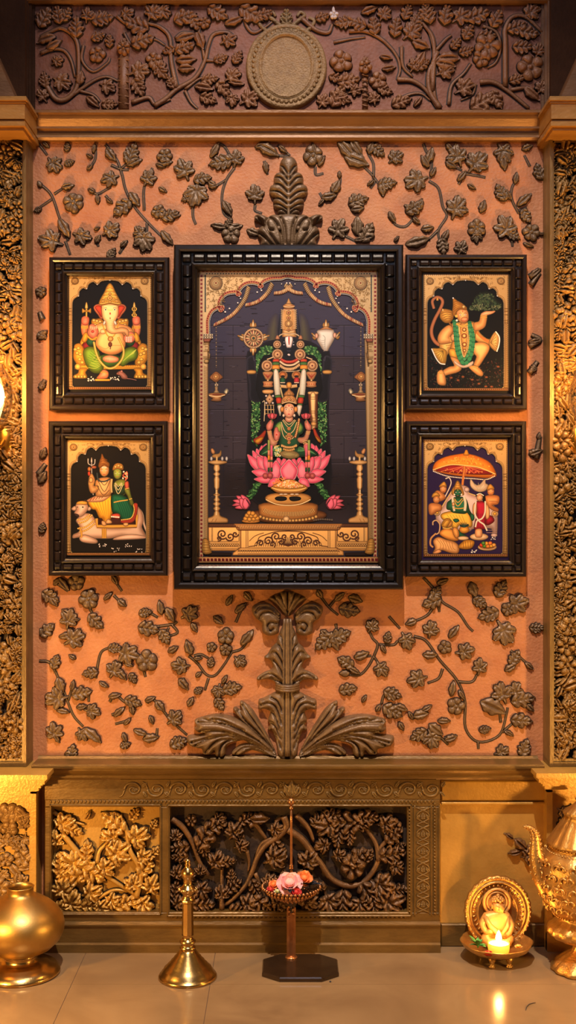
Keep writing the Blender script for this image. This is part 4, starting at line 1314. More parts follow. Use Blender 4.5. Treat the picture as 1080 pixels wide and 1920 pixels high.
class Painter:
    """Draws layered painted shapes on a panel at depth y, in photo pixels through a crop transform."""

    def __init__(self, root, y, origin):
        self.root, self.y0, self.z = root, y, 0.0
        self.panel = None
        self.pm = 'paint' if y < -.04 else 'paint_matt'
        self.set(*origin)
        self.mb = None

    def set(self, ox, oy, s):
        self.ox, self.oy, self.sc = ox, oy, s

    def c(self, p):
        return np.array((self.ox + p[0] / self.sc, -(self.oy + p[1] / self.sc)))

    def begin(self, name, gilt=False, z=None):
        self.end()
        if z is not None:
            self.z = z
        self.name, self.gilt = name, gilt
        self.mb = MB()

    def end(self):
        if self.mb is not None and self.mb.v:
            self.mb.build(self.name, M['gilt' if self.gilt else self.pm], self.panel, colors=True)
        self.mb = None

    def emit(self, pts, faces, cols, h=None):
        k = scale_at(self.y0)
        h = np.zeros(len(pts)) if h is None else h
        v = [((p[0] - 540) * k, self.y0 - self.z - hh, CZ - (-p[1] - 960) * k) for p, hh in zip(pts, h)]
        self.mb.add(v, faces, cols, True)

    def s(self, rgb, pts, edge=.5, smooth=True, R=None, sp=None, mir=None, rel=0.0, per=3, hi=1.08, light=None):
        """filled shape. edge: number = darkened outline, tuple = own outline colour"""
        self._s(rgb, pts, edge, smooth, R, sp, rel, per, hi)
        if mir is not None:
            self._s(rgb, [(2 * mir - p[0], p[1]) for p in pts], edge, smooth, R, sp, rel, per, hi)

    def _s(self, rgb, pts, edge, smooth, R, sp, rel, per, hi):
        P = np.array([self.c(p) for p in pts])
        P = smooth_closed(P, per) if smooth else P
        ext = (P.max(0) - P.min(0))
        m = ext.min()
        sp = sp or (1.7 if m > 10 else (1.2 if m > 5 else max(.6, m / 4)))
        try:
            p, f, loop, d = fill(P, sp)
        except Exception as e:
            print('paint shape skipped', self.name, e)
            return
        R = (R or max(1.2, min(10.0, m * .42))) * 1.15
        t = np.clip(d / R, 0, 1)[:, None]
        t = t * t * (3 - 2 * t)
        b = self.pig(rgb)
        e = self.pig(edge) if isinstance(edge, tuple) else b * edge * np.array((.84, .60, .48))
        c = e[None] * (1 - t) + (b * hi)[None] * t
        if hi != 1 and edge != 1:
            u = (p - P.mean(0)) / (ext + 1e-6)
            c = c * (1 + .55 * (u[:, 1] * .8 - u[:, 0] * .5))[:, None]
        c = np.clip(c, 0, 1)
        cols = [(q[0], q[1], q[2], 1.0) for q in c]
        h = rel * np.sqrt(np.clip(d / R, 0, 1)) if rel else None
        self.z += DL
        self.emit(p, f, cols, h)
        self.z += rel
        if m > 4.5 and not isinstance(edge, tuple) and edge < .9:
            # drawn contour
            Q = p[loop]
            n = len(Q)
            T = np.roll(Q, -1, 0) - np.roll(Q, 1, 0)
            T /= (np.sqrt((T ** 2).sum(1)) + 1e-9)[:, None]
            N = np.stack([-T[:, 1], T[:, 0]], 1)
            w = .42 if m < 14 else .55
            pts2 = np.vstack([Q + N * w, Q - N * w])
            k = tuple(np.clip(b * .16, 0, 1)) + (1.0,)
            self.z += DL * .5
            self.emit(pts2, [(i, (i + 1) % n, n + (i + 1) % n, n + i) for i in range(n)], [k] * (2 * n))

    def pig(self, rgb):
        return np.array(lin(rgb))[:3] * np.array((.68, .66, .72))

    def ell(self, rgb, cx, cy, rx, ry=None, edge=.55, mir=None, n=20, ang=0, R=None, hi=1.08):
        ry = rx if ry is None else ry
        ca, sa = math.cos(math.radians(ang)), math.sin(math.radians(ang))
        pts = []
        for i in range(n):
            a = 2 * PI * i / n
            x, y = rx * math.cos(a), ry * math.sin(a)
            pts.append((cx + x * ca - y * sa, cy + x * sa + y * ca))
        self.s(rgb, pts, edge, False, R, None, mir, hi=hi)

    def dot(self, rgb, cx, cy, r, mir=None, n=8, ry=None, ang=0.0):
        for m in ((None,) if mir is None else (None, mir)):
            x = cx if m is None else 2 * m - cx
            q = self.c((x, cy))
            ca, sa = math.cos(ang), math.sin(ang)
            R, Ry = r / self.sc, (ry or r) / self.sc
            p = [q + np.array((R * math.cos(2 * PI * i / n) * ca - Ry * math.sin(2 * PI * i / n) * sa, R * math.cos(2 * PI * i / n) * sa + Ry * math.sin(2 * PI * i / n) * ca)) for i in range(n)]
            self.z += DL * .25
            l = tuple(self.pig(rgb)) + (1.0,)
            self.emit(p, [tuple(range(n))], [l] * n)

    def line(self, rgb, pts, w, w1=None, mir=None, smooth=True, edge=None):
        for m in ((None,) if mir is None else (None, mir)):
            q = [(p if m is None else (2 * m - p[0], p[1])) for p in pts]
            P = np.array([self.c(p) for p in q])
            P = smooth_open(P, 5) if smooth and len(P) > 2 else P
            n = len(P)
            T = np.gradient(P, axis=0)
            T /= (np.sqrt((T ** 2).sum(1)) + 1e-9)[:, None]
            N = np.stack([-T[:, 1], T[:, 0]], 1)
            ww = np.linspace(w, w if w1 is None else w1, n) / self.sc / 2
            b = tuple(self.pig(rgb)) + (1.0,)
            if edge is None:
                A, B = P + N * ww[:, None], P - N * ww[:, None]
                pts2 = np.vstack([A, B])
                f = [(i, n + i, n + i + 1, i + 1) for i in range(n - 1)]
                cols = [b] * (2 * n)
            else:
                A, B = P + N * ww[:, None], P - N * ww[:, None]
                pts2 = np.vstack([A, P, B])
                f = [(i, n + i, n + i + 1, i + 1) for i in range(n - 1)] + [(n + i, 2 * n + i, 2 * n + i + 1, n + i + 1) for i in range(n - 1)]
                e = tuple(self.pig(edge)) + (1.0,) if isinstance(edge, tuple) else tuple([v * edge * .7 for v in b[:3]] + [1.0])
                cols = [e] * n + [b] * n + [e] * n
            self.z += DL * .5
            self.emit(pts2, f, cols)

    def beads(self, rgb, pts, r, step, mir=None, rgb2=None, closed=False):
        P = smooth_open(pts, 8)
        d = np.sqrt(((P[1:] - P[:-1]) ** 2).sum(1))
        s = np.concatenate([[0], np.cumsum(d)])
        z0 = self.z + DL
        for i, t in enumerate(np.arange(0, s[-1] + 1e-6, step)):
            x, y = np.interp(t, s, P[:, 0]), np.interp(t, s, P[:, 1])
            self.z = z0 + DL * .5 * (i % 2)
            self.dot(rgb if (rgb2 is None or i % 2 == 0) else rgb2, x, y, r, mir)

    def scatter(self, cols, poly, n, r0, r1, seed=1, asp=1.0, mir=None):
        r = random.Random(seed)
        P = np.array(poly, float)
        lo, hi = P.min(0), P.max(0)
        k = 0
        z0 = self.z + DL
        while k < n:
            self.z = z0 + (k % 24) * DL * .4
            q = (r.uniform(lo[0], hi[0]), r.uniform(lo[1], hi[1]))
            if inside(P, np.array([q]))[0]:
                self.dot(r.choice(cols), q[0], q[1], r.uniform(r0, r1), mir, 6, r.uniform(r0, r1) * asp, r.uniform(0, 3))
                k += 1


GOLD, GOLD_D, GOLD_L = (214, 174, 108), (110, 76, 34), (226, 196, 136)


def start_panel(root, y, origin, rect, bg):
    """the board that carries the painting"""
    P = Painter(root, y, origin)
    x0, y0, x1, y1 = rect
    mb = MB()
    k = scale_at(y)
    a, b = P.c((x0, y0)), P.c((x1, y1))
    X0, X1 = (a[0] - 540) * k, (b[0] - 540) * k
    Z0, Z1 = CZ - (-b[1] - 960) * k, CZ - (-a[1] - 960) * k
    mb.box(X0 - .010, X1 + .010, y, y + .006, Z0 - .010, Z1 + .010, tuple(v * (.35 if y > -.04 else .7) for v in lin(bg)[:3]) + (1.0,))
    P.panel = mb.build('painting_panel', M[P.pm], root, colors=True)
    return P


def arch(P, rect, cx, bottom):
    """gilded cusped arch of the four small panels"""
    x0, y0, x1, y1 = rect
    h = [(305, 470), (303, 420), (287, 388), (252, 366), (247, 332), (218, 304), (187, 311), (172, 274), (134, 254), (101, 276), (72, 250), (36, 242), (0, 240)]
    kx = ((x1 - x0) / 2) / 340.0
    L = [(cx - a * kx, b) for a, b in h]
    Rr = [(cx + a * kx, b) for a, b in h[::-1]][1:]
    inner = [(cx - 296 * kx, bottom - 24), (cx - 306 * kx, bottom - 80), (cx - 306 * kx, 580)] + L + Rr + [(cx + 306 * kx, 580), (cx + 306 * kx, bottom - 80), (cx + 296 * kx, bottom - 24)]
    sm = smooth_open(inner, 3)
    P.begin('gilded_arch', True)
    outer = [(x0, bottom - 20), (x0, y0), (x1, y0), (x1, bottom - 20)]
    P.s(GOLD, outer[::-1][::-1] + [tuple(q) for q in sm[::-1]], .62, False, 2.2, 1.7, rel=.0009)
    P.line((40, 26, 14), inner, 7)
    P.beads(GOLD_L, inner, 3.0, 11)
    P.line((120, 78, 30), [(p[0] + (cx - p[0]) * -.035, p[1] - 12) for p in inner], 3)
    # bottom strip and ticks
    P.s((176, 130, 70), [(x0, bottom - 20), (x1, bottom - 20), (x1, bottom), (x0, bottom)], .8, False, rel=.0005)
    n = 42
    for i in range(n):
        x = x0 + (x1 - x0) * (i + .5) / n
        P.dot((96, 40, 30), x, bottom - 10, 5.5, None, 4, 7, PI / 4)
        P.dot((86, 50, 34), x, y0 + 9, 4.2, None, 4)
    for i in range(58):
        y = y0 + (bottom - y0 - 30) * (i + .5) / 58
        P.dot((96, 60, 40), x0 + 9, y, 4.2, None, 4)
        P.dot((96, 60, 40), x1 - 9, y, 4.2, None, 4)
    # rosettes and chased scrolls
    for s in (-1, 1):
        rx, ry = cx + s * 282 * kx, y0 + 58
        P.ell((214, 176, 104), rx, ry, 30, 27, .6)
        for q in (22, 14):
            P.beads((130, 92, 46), [(rx + q * math.cos(a), ry + q * math.sin(a)) for a in np.linspace(0, 2 * PI, 14)], 2.4, 8)
        P.dot((120, 70, 40), rx, ry, 6)
        r = random.Random(5)
        for i in range(34):
            t = r.random()
            ux = cx + s * (40 + 270 * t) * kx
            uy = y0 + 24 + (150 * t * t + 8) * r.random()
            if (ux - rx) ** 2 + (uy - ry) ** 2 < 34 ** 2:
                continue
            a0 = r.uniform(0, 6)
            rr = r.uniform(5, 9)
            P.line((150, 108, 50), [(ux + rr * math.cos(a0 + q), uy + rr * math.sin(a0 + q)) for q in (0, 1, 2, 3)], 2.2)
        # pillar mouldings
        px = cx + s * 323 * kx
        for yy in (470, 492, 520, 566, 586):
            P.line((120, 82, 36), [(px - 15, yy), (px + 15, yy)], 3.5)
        P.beads((150, 106, 50), [(px + s * 2, 600), (px + s * 2, bottom - 100)], 4, 16)
        for yy in (bottom - 86, bottom - 62, bottom - 40):
            P.line((120, 82, 36), [(px - 16, yy), (px + 18, yy)], 3.5)
    for (a, b) in ((287, 368), (187, 309), (101, 276), (0, 242)):
        for s in (-1, 1):
            P.dot((230, 225, 215), cx + s * a * kx * (.88 if a == 287 else 1), b, 5)
    P.end()


def face(P, cx, cy, s, skin, lip=(170, 60, 50), tilak=None, dx=0):
    """brows, eyes, nose and mouth on a small painted face"""
    s *= 1.15
    for q in (-1, 1):
        P.line((40, 26, 20), [(cx + q * 17 * s - 8 * s + dx, cy - 12 * s), (cx + q * 17 * s + dx, cy - 16 * s), (cx + q * 17 * s + 8 * s + dx, cy - 12 * s)], 2.4 * s)
        P.dot((240, 232, 220), cx + q * 16 * s + dx, cy - 4 * s, 7 * s, None, 8, 3.6 * s)
        P.dot((24, 18, 18), cx + q * 16 * s + dx, cy - 4 * s, 3.4 * s)
    d = tuple(int(v * .72) for v in skin)
    P.line(d, [(cx + dx, cy - 4 * s), (cx + 3 * s + dx, cy + 10 * s), (cx - 4 * s + dx, cy + 13 * s)], 2.2 * s)
    P.dot(lip, cx + dx, cy + 24 * s, 8 * s, None, 8, 3.2 * s)
    if tilak:
        P.dot(tilak, cx + dx, cy - 24 * s, 3 * s, None, 8, 6 * s)
SKIN = (244, 190, 124)
YS, YSP = -0.045, -0.024
F_SMALL = M['lacquer_brown']

# ---------------------------------------------------------------- elephant-headed figure on a throne
root = make_frame(91, 317, 481, 769, YS, YSP, F_SMALL, False, 'small dark framed painting of an elephant-headed figure seated on a golden throne', (127, 286, 513, 738))
P = start_panel(root, YSP, (80, 470, 4.32), (205, 190, 885, 1150), (14, 14, 26))
cx = 545
P.begin('golden_throne')
g = (222, 168, 56)
P.s(g, [(305, 740), (330, 690), (352, 720), (340, 770), (312, 770)], .45, mir=550)
P.s(g, [(330, 700), (345, 640), (370, 600), (380, 660), (360, 720)], .45, mir=550)
P.s((130, 30, 40), [(318, 765), (350, 735), (390, 745), (385, 800), (330, 800)], .4, mir=550)
P.s((40, 90, 60), [(360, 715), (410, 705), (425, 750), (390, 775), (360, 755)], .45, mir=550)
P.s(g, [(255, 790), (262, 762), (300, 752), (330, 788), (342, 850), (352, 910), (335, 945), (290, 932), (265, 900), (248, 860)], .4, mir=550)
for (a, b) in ((265, 800), (290, 790), (280, 830), (305, 840), (300, 880), (320, 905)):
    P.ell((240, 196, 90), a, b, 15, 13, .5, mir=550)
P.s(g, [(300, 925), (545, 932), (800, 925), (842, 958), (545, 962), (258, 958)], .5, smooth=False)
P.line((130, 84, 24), [(270, 944), (830, 944)], 4)
P.beads((130, 84, 24), [(300, 934), (800, 934)], 4, 18)
P.s(g, [(300, 955), (362, 955), (345, 985), (356, 1012), (352, 1032), (258, 1032), (252, 1012), (288, 992)], .4, mir=550)
for a in (268, 292, 316, 340):
    P.ell((240, 196, 90), a, 1020, 11, 12, .5, mir=550)
P.ell((240, 196, 90), 285, 940, 24, 24, .5, mir=550)
P.begin('seated_elephant_headed_figure')
# shoulder ornaments
P.s(g, [(395, 575), (405, 552), (430, 555), (470, 552), (505, 590), (505, 640), (450, 650), (405, 620)], .45, mir=545)
for (a, b) in ((415, 565), (440, 570), (465, 575), (425, 600), (455, 605)):
    P.ell((244, 204, 110), a, b, 13, 11, .5, mir=545)
# rear arms
P.s((238, 150, 100), [(315, 560), (322, 540), (345, 530), (372, 545), (374, 590), (362, 650), (350, 700), (325, 690), (312, 640)], .55, mir=552)
P.s((244, 140, 110), [(318, 545), (345, 530), (375, 545), (372, 590), (345, 605), (318, 590)], .5, mir=552)
for i in range(4):
    P.line((150, 60, 40), [(326 + i * 11, 572 - i), (330 + i * 11, 545 - i * 2)], 2.6, mir=552)
for yy in (612, 624):
    P.line((228, 176, 64), [(312, yy), (340, yy + 6), (368, yy)], 9, mir=552, edge=.5)
P.s(g, [(325, 690), (350, 660), (372, 690), (350, 740), (320, 735)], .45, mir=552)
P.line((224, 180, 80), [(355, 425), (355, 535)], 13, edge=.5)
P.s((224, 180, 80), [(322, 468), (340, 482), (372, 482), (390, 466), (390, 506), (372, 496), (340, 496), (322, 506)], .5)
P.s((236, 200, 110), [(344, 464), (355, 415), (366, 464)], .6)
P.line((224, 180, 80), [(742, 425), (742, 535)], 6, edge=.5)
P.line((224, 180, 80), [(742, 450), (760, 475), (735, 500), (760, 520), (742, 535), (724, 520), (748, 500), (725, 475), (742, 450)], 9, edge=.5)
P.s((236, 200, 110), [(732, 458), (742, 415), (752, 458)], .6)
# thighs and drape
gr = (112, 152, 44)
P.s((64, 116, 44), [(470, 850), (600, 850), (650, 900), (580, 935), (500, 935)], .5)
P.s(gr, [(330, 812), (368, 780), (430, 788), (462, 840), (482, 900), (492, 962), (455, 992), (400, 982), (358, 932), (335, 872)], .35)
P.s(gr, [(640, 832), (680, 790), (740, 782), (772, 826), (756, 880), (700, 902), (650, 938), (620, 905)], .35)
for i in range(6):
    P.line((70, 106, 30), [(350 + i * 8, 900 - i * 18), (400 + i * 8, 900 - i * 10), (455, 860 - i * 10)], 3)
    P.line((176, 196, 80), [(370 + i * 10, 945 - i * 20), (420 + i * 8, 955 - i * 18), (470, 930 - i * 14)], 3)
    P.line((176, 196, 80), [(650 + i * 10, 895 - i * 8), (690 + i * 8, 860 - i * 8), (740 + i * 4, 830 - i * 6)], 3)
# torso
P.s(SKIN, [(395, 650), (425, 605), (500, 580), (545, 590), (600, 590), (675, 605), (730, 642), (742, 700), (690, 712), (640, 670), (545, 655), (470, 690), (440, 725), (390, 722), (370, 690)], .55)
P.s((246, 186, 116), [(435, 715), (465, 662), (545, 630), (632, 655), (668, 722), (662, 790), (612, 832), (540, 842), (470, 812), (432, 765)], .5, R=9)
P.line((190, 120, 70), [(450, 770), (510, 795), (560, 770), (650, 770)], 4)
P.line((190, 120, 70), [(480, 820), (540, 830), (610, 812)], 3)
P.ell((250, 206, 150), 490, 655, 26, 20, .75)
# front hands
P.s((246, 152, 124), [(372, 632), (382, 602), (412, 595), (445, 630), (452, 668), (425, 712), (388, 702), (365, 670)], .55)
for i in range(4):
    P.ell((250, 178, 150), 390 + i * 15, 632 - abs(i - 1.5) * 6, 8, 18, .6)
P.ell((214, 80, 70), 405, 655, 12, 10, .8)
P.line(g, [(360, 690), (400, 720), (440, 700)], 14, edge=.5)
P.s((246, 160, 128), [(655, 705), (690, 660), (735, 665), (748, 712), (720, 745), (672, 740)], .55)
for i in range(9):
    P.ell((250, 200, 190), 680 + (i % 3) * 18, 705 + (i // 3) * 14, 10, 9, .6)
P.line(g, [(690, 690), (730, 680), (752, 710)], 10, edge=.5)
# ornaments
P.line(g, [(480, 590), (520, 680), (550, 700), (585, 680), (615, 590)], 9, edge=.5)
P.line(g, [(500, 590), (530, 640), (550, 650), (575, 640), (600, 590)], 6, edge=.5)
P.ell((220, 170, 90), 550, 715, 22, 20, .5)
P.line((90, 60, 50), [(545, 745), (550, 775), (548, 800)], 8)
P.ell((110, 60, 40), 547, 760, 15, 20, .7)
P.line((210, 178, 76), [(415, 740), (432, 820), (462, 890), (520, 948), (582, 945), (642, 880), (655, 800), (612, 700)], 18, edge=.45)
P.beads((245, 220, 140), [(415, 740), (432, 820), (462, 890), (520, 948), (582, 945), (642, 880), (655, 800), (612, 700)], 3, 12)
# feet
P.s((246, 170, 130), [(492, 862), (545, 848), (612, 868), (604, 900), (540, 908), (494, 892)], .55)
P.s((240, 160, 116), [(455, 1010), (490, 965), (532, 985), (520, 1032), (440, 1036)], .55)
P.line(g, [(470, 985), (500, 985), (528, 1000)], 8, edge=.5)
for i in range(4):
    P.line((150, 70, 44), [(452 + i * 14, 1034), (456 + i * 14, 1020)], 2.4)
    P.line((150, 70, 44), [(500 + i * 10, 872 + i * 2), (503 + i * 10, 896)], 2.4)
P.s(g, [(425, 1040), (545, 1040), (545, 1056), (425, 1056)], .55, smooth=False)
# head, ears, trunk, crown
P.s((244, 150, 110), [(414, 458), (440, 436), (486, 444), (500, 520), (476, 556), (450, 520), (425, 490)], .5, mir=545)
P.s((214, 78, 52), [(426, 462), (446, 446), (476, 456), (488, 515), (474, 536), (455, 505)], .6, mir=545)
P.s((248, 202, 142), [(478, 455), (500, 430), (590, 430), (612, 455), (612, 520), (594, 560), (580, 600), (592, 632), (640, 622), (690, 638), (698, 684), (680, 694), (664, 668), (620, 668), (562, 674), (520, 645), (510, 585), (485, 540)], .6, R=6)
for i in range(7):
    P.line((214, 160, 104), [(522 + i * 2, 560 + i * 14), (548 + i * 3, 566 + i * 14), (574 + i * 3, 558 + i * 13)], 2.2)
P.ell((250, 240, 226), 500, 585, 9, 20, .7, ang=20)
P.ell((250, 240, 226), 588, 585, 9, 20, .7, ang=-20)
for q in (-1, 1):
    P.dot((250, 240, 230), 547 + q * 37, 478, 10, None, 8, 7)
    P.dot((30, 20, 20), 547 + q * 37, 478, 6)
    P.line((60, 30, 20), [(547 + q * 50, 468), (547 + q * 36, 462), (547 + q * 24, 468)], 3.5)
P.line((250, 220, 90), [(520, 478), (547, 484), (574, 478)], 5)
P.dot((200, 60, 40), 547, 510, 6, None, 8, 10)
P.dot((150, 70, 40), 547, 548, 4, None, 8, 9)
P.s((226, 176, 70), [(456, 432), (470, 390), (503, 332), (520, 290), (545, 264), (570, 290), (588, 332), (618, 390), (638, 432), (600, 442), (545, 430), (490, 442)], .45, R=6)
for (yy, a) in ((312, 28), (340, 42), (368, 54), (398, 68), (424, 80)):
    P.line((140, 90, 30), [(545 - a, yy), (545, yy - 10), (545 + a, yy)], 4)
    P.line((250, 218, 130), [(545 - a, yy + 7), (545, yy - 3), (545 + a, yy + 7)], 3)
for (a, b, r_) in ((545, 385, 20), (515, 395, 13), (575, 395, 13), (545, 350, 12), (490, 410, 12), (600, 410, 12), (545, 415, 12)):
    P.ell((246, 206, 110), a, b, r_, r_, .5)
    P.dot((150, 70, 30), a, b, r_ * .35)
P.begin('mouse')
P.s((168, 120, 112), [(598, 1000), (612, 982), (630, 976), (660, 990), (686, 1020), (680, 1040), (645, 1036), (628, 1012)], .5)
P.ell((180, 130, 120), 640, 978, 9, 9, .6)
P.line((150, 104, 100), [(682, 1036), (720, 1040), (760, 1050)], 4)
P.dot((20, 14, 14), 615, 992, 3)
P.begin('petal_scatter')
P.scatter([(230, 225, 215)], [(360, 1020), (420, 1020), (420, 1055), (360, 1055)], 12, 4, 8, 3, .6)
P.begin('petal_scatter')
P.scatter([(230, 225, 215)], [(550, 1030), (620, 1020), (620, 1055), (550, 1055)], 14, 4, 8, 4, .6)
arch(P, (205, 190, 885, 1150), 545, 1125)

# ---------------------------------------------------------------- couple on a reclining white bull
root = make_frame(90, 314, 789, 1080, YS, YSP, F_SMALL, False, 'small dark framed painting of a couple riding a reclining white bull', (124, 281, 824, 1044))
P = start_panel(root, YSP, (80, 780, 4.32), (190, 195, 870, 1145), (22, 15, 16))
P.begin('white_bull')
bw = (214, 180, 152)
P.line(bw, [(770, 740), (806, 790), (822, 880), (846, 950), (836, 988)], 15, edge=.55)
P.s(bw, [(290, 822), (330, 790), (400, 800), (452, 880), (560, 902), (700, 888), (756, 830), (764, 742), (800, 770), (816, 850), (802, 900), (832, 960), (830, 990), (700, 986), (640, 975), (540, 992), (450, 992), (380, 990), (300, 982), (245, 990), (248, 960), (290, 940), (302, 900), (270, 850)], .5, R=9)
P.s((224, 192, 164), [(568, 1000), (622, 972), (720, 958), (822, 972), (826, 992), (650, 1002)], .55)
P.s((224, 192, 164), [(300, 980), (345, 962), (432, 998), (442, 1026), (400, 1032), (330, 1022), (304, 1006)], .55)
P.s(bw, [(232, 752), (262, 728), (276, 752), (258, 768)], .5)
P.s(bw, [(358, 742), (396, 734), (388, 762), (366, 766)], .5)
P.s((228, 198, 172), [(268, 722), (300, 700), (350, 702), (370, 742), (348, 782), (322, 810), (290, 816), (262, 802), (258, 780), (274, 756)], .55)
P.s((60, 44, 44), [(258, 790), (290, 800), (292, 818), (266, 808)], .8)
P.dot((20, 14, 14), 325, 738, 8, None, 8, 6)
P.dot((30, 20, 20), 282, 738, 5)
P.s((226, 172, 70), [(272, 712), (286, 694), (330, 688), (362, 700), (352, 718), (300, 716)], .5)
P.line((60, 44, 40), [(330, 690), (350, 680)], 8)
for q in ([(292, 868), (350, 850), (402, 800)], [(284, 912), (350, 898), (416, 846)], [(300, 940), (360, 920), (424, 870)], [(280, 840), (330, 836), (382, 798)]):
    P.line((222, 166, 66), q, 15, edge=.45)
    P.beads((250, 220, 140), q, 3.5, 16)
P.line((222, 166, 66), [(300, 900), (316, 960), (310, 985)], 16, edge=.5)
P.s((60, 26, 20), [(440, 905), (450, 830), (560, 800), (742, 815), (762, 905)], .6, smooth=False)
P.line((222, 166, 66), [(436, 830), (442, 892), (560, 894), (760, 890), (762, 800)], 26, edge=.5, smooth=False)
P.beads((140, 90, 36), [(442, 906), (560, 910), (760, 902)], 4.5, 15)
P.line((222, 166, 66), [(498, 912), (498, 990)], 40, edge=.6)
P.line((140, 90, 36), [(498, 912), (498, 990)], 5)
P.begin('ash_skinned_rider_with_trident')
P.line((200, 190, 180), [(396, 345), (400, 560), (410, 640)], 7, edge=.5)
for q in ([(368, 345), (370, 385), (396, 400)], [(424, 350), (420, 388), (396, 400)]):
    P.line((206, 200, 190), q, 9, 5, edge=.5)
P.s((216, 210, 200), [(390, 372), (396, 333), (403, 372)], .6)
P.ell((190, 120, 60), 378, 430, 14, 18, .5)
P.ell((160, 90, 60), 415, 415, 22, 12, .5)
P.s((200, 70, 44), [(366, 455), (384, 452), (386, 485), (370, 482)], .6)
ye = (238, 176, 48)
P.s(ye, [(368, 692), (440, 660), (540, 640), (578, 680), (572, 742), (556, 822), (522, 872), (492, 860), (488, 830), (458, 822), (430, 762), (398, 752)], .4, R=7)
for i in range(6):
    P.line((176, 110, 24), [(410 + i * 24, 700 - i * 4), (450 + i * 16, 770), (490 + i * 8, 840)], 3.5)
P.s((236, 186, 140), [(356, 686), (400, 660), (445, 645), (545, 640), (490, 690), (400, 697)], .5)
for i in range(5):
    P.line((140, 60, 30), [(380 + i * 24, 690 - i * 6), (400 + i * 24, 662 - i * 4)], 6)
sk = (230, 180, 112)
P.s(sk, [(428, 532), (470, 502), (545, 502), (562, 560), (546, 642), (440, 652), (430, 600)], .5)
P.s(sk, [(376, 500), (398, 466), (424, 520), (414, 566), (452, 566), (444, 610), (392, 624), (372, 560)], .5)
P.ell(sk, 392, 520, 16, 22, .55)
P.line((222, 170, 80), [(372, 548), (392, 556), (414, 548)], 7, edge=.5)
P.line((222, 170, 80), [(430, 570), (445, 590)], 9, edge=.5)
for q in ([(452, 505), (500, 560), (540, 505)], [(446, 520), (500, 612), (548, 520)], [(440, 560), (490, 640), (540, 600)]):
    P.line((120, 80, 50), q, 6, edge=.6)
P.line((60, 70, 70), [(440, 460), (452, 520), (500, 530), (548, 510)], 12, edge=.6)
P.s(sk, [(498, 392), (530, 408), (536, 450), (520, 480), (498, 490), (476, 478), (462, 446), (468, 408)], .6)
face(P, 497, 446, .95, sk, (180, 70, 50), (200, 60, 40))
P.line((240, 235, 225), [(478, 414), (518, 414)], 3)
P.line((240, 235, 225), [(478, 421), (518, 421)], 3)
P.s((190, 130, 60), [(452, 405), (464, 362), (474, 335), (480, 306), (498, 342), (518, 366), (540, 386), (532, 416), (498, 398), (466, 420)], .4)
for yy in (350, 370, 388):
    P.line((110, 64, 26), [(462, yy + 6), (492, yy - 6), (524, yy + 8)], 4)
P.s((230, 180, 120), [(528, 836), (556, 850), (558, 868), (520, 872), (512, 858)], .6)
P.s((230, 180, 120), [(480, 850), (505, 856), (516, 884), (492, 890), (478, 872)], .6)
P.begin('green_skinned_rider_in_green_sari')
P.s((26, 18, 18), [(566, 450), (580, 400), (640, 396), (660, 440), (660, 520), (640, 560), (580, 520)], .9)
gs = (140, 162, 66)
P.s(gs, [(576, 545), (640, 512), (682, 540), (682, 600), (652, 642), (590, 642)], .5)
P.s((40, 70, 46), [(580, 570), (600, 560), (640, 570), (675, 560), (676, 610), (640, 640), (590, 636)], .6)
P.s((22, 92, 60), [(556, 650), (600, 632), (650, 642), (692, 672), (735, 740), (756, 800), (722, 856), (652, 852), (602, 792), (562, 772)], .4, R=7)
for i in range(6):
    P.line((10, 54, 36), [(590 + i * 20, 670 + i * 6), (620 + i * 20, 740 + i * 8), (650 + i * 14, 830)], 3.5)
P.s((206, 78, 56), [(636, 846), (716, 832), (748, 764), (735, 712), (768, 712), (764, 780), (740, 850), (690, 868), (640, 864)], .55)
P.beads((232, 190, 90), [(640, 842), (716, 826), (742, 764), (732, 712)], 5, 12)
P.s((206, 78, 56), [(556, 800), (600, 790), (626, 800), (620, 830), (580, 826)], .55)
P.beads((236, 220, 200), [(560, 815), (620, 820)], 7, 14)
P.line((224, 180, 80), [(575, 700), (620, 690), (690, 680)], 10, edge=.5)
P.s(gs, [(670, 542), (698, 572), (716, 650), (736, 708), (714, 722), (690, 652), (664, 602)], .5)
P.s((200, 96, 70), [(664, 540), (694, 530), (698, 590), (672, 590)], .5)
P.line((232, 190, 90), [(668, 592), (700, 584)], 8, edge=.5)
P.line((232, 190, 90), [(700, 676), (724, 668)], 8, edge=.5)
for q in ([(585, 545), (612, 600), (645, 545)], [(590, 540), (612, 570), (640, 540)], [(582, 560), (612, 630), (650, 560)]):
    P.line((236, 220, 160), q, 6, edge=.6)
P.s((156, 180, 76), [(606, 425), (634, 440), (638, 476), (624, 502), (606, 510), (588, 502), (576, 476), (578, 440)], .6)
face(P, 606, 468, .8, (156, 180, 76), (190, 60, 50), (190, 40, 40))
P.s((214, 158, 70), [(568, 440), (576, 402), (606, 382), (646, 394), (650, 436), (606, 426)], .45)
for (a, b) in ((590, 412), (615, 402), (636, 414)):
    P.ell((240, 200, 110), a, b, 11, 11, .5)
P.scatter([(236, 226, 206), (226, 180, 120), (200, 90, 70)], [(650, 450), (688, 450), (688, 520), (650, 520)], 24, 6, 11, 6, .7)
P.line((224, 190, 120), [(560, 510), (556, 570), (560, 620)], 16, edge=.5)
P.s((226, 176, 110), [(656, 868), (690, 866), (690, 888), (660, 890)], .6)
for (a, b) in ((485, 1045), (590, 1085), (695, 1048), (780, 1088)):
    P.begin('petal_scatter')
    P.scatter([(220, 210, 200)], [(a - 30, b - 15), (a + 30, b - 15), (a + 30, b + 15), (a - 30, b + 15)], 7, 4, 9, a, .5)
arch(P, (190, 195, 870, 1145), 533, 1128)

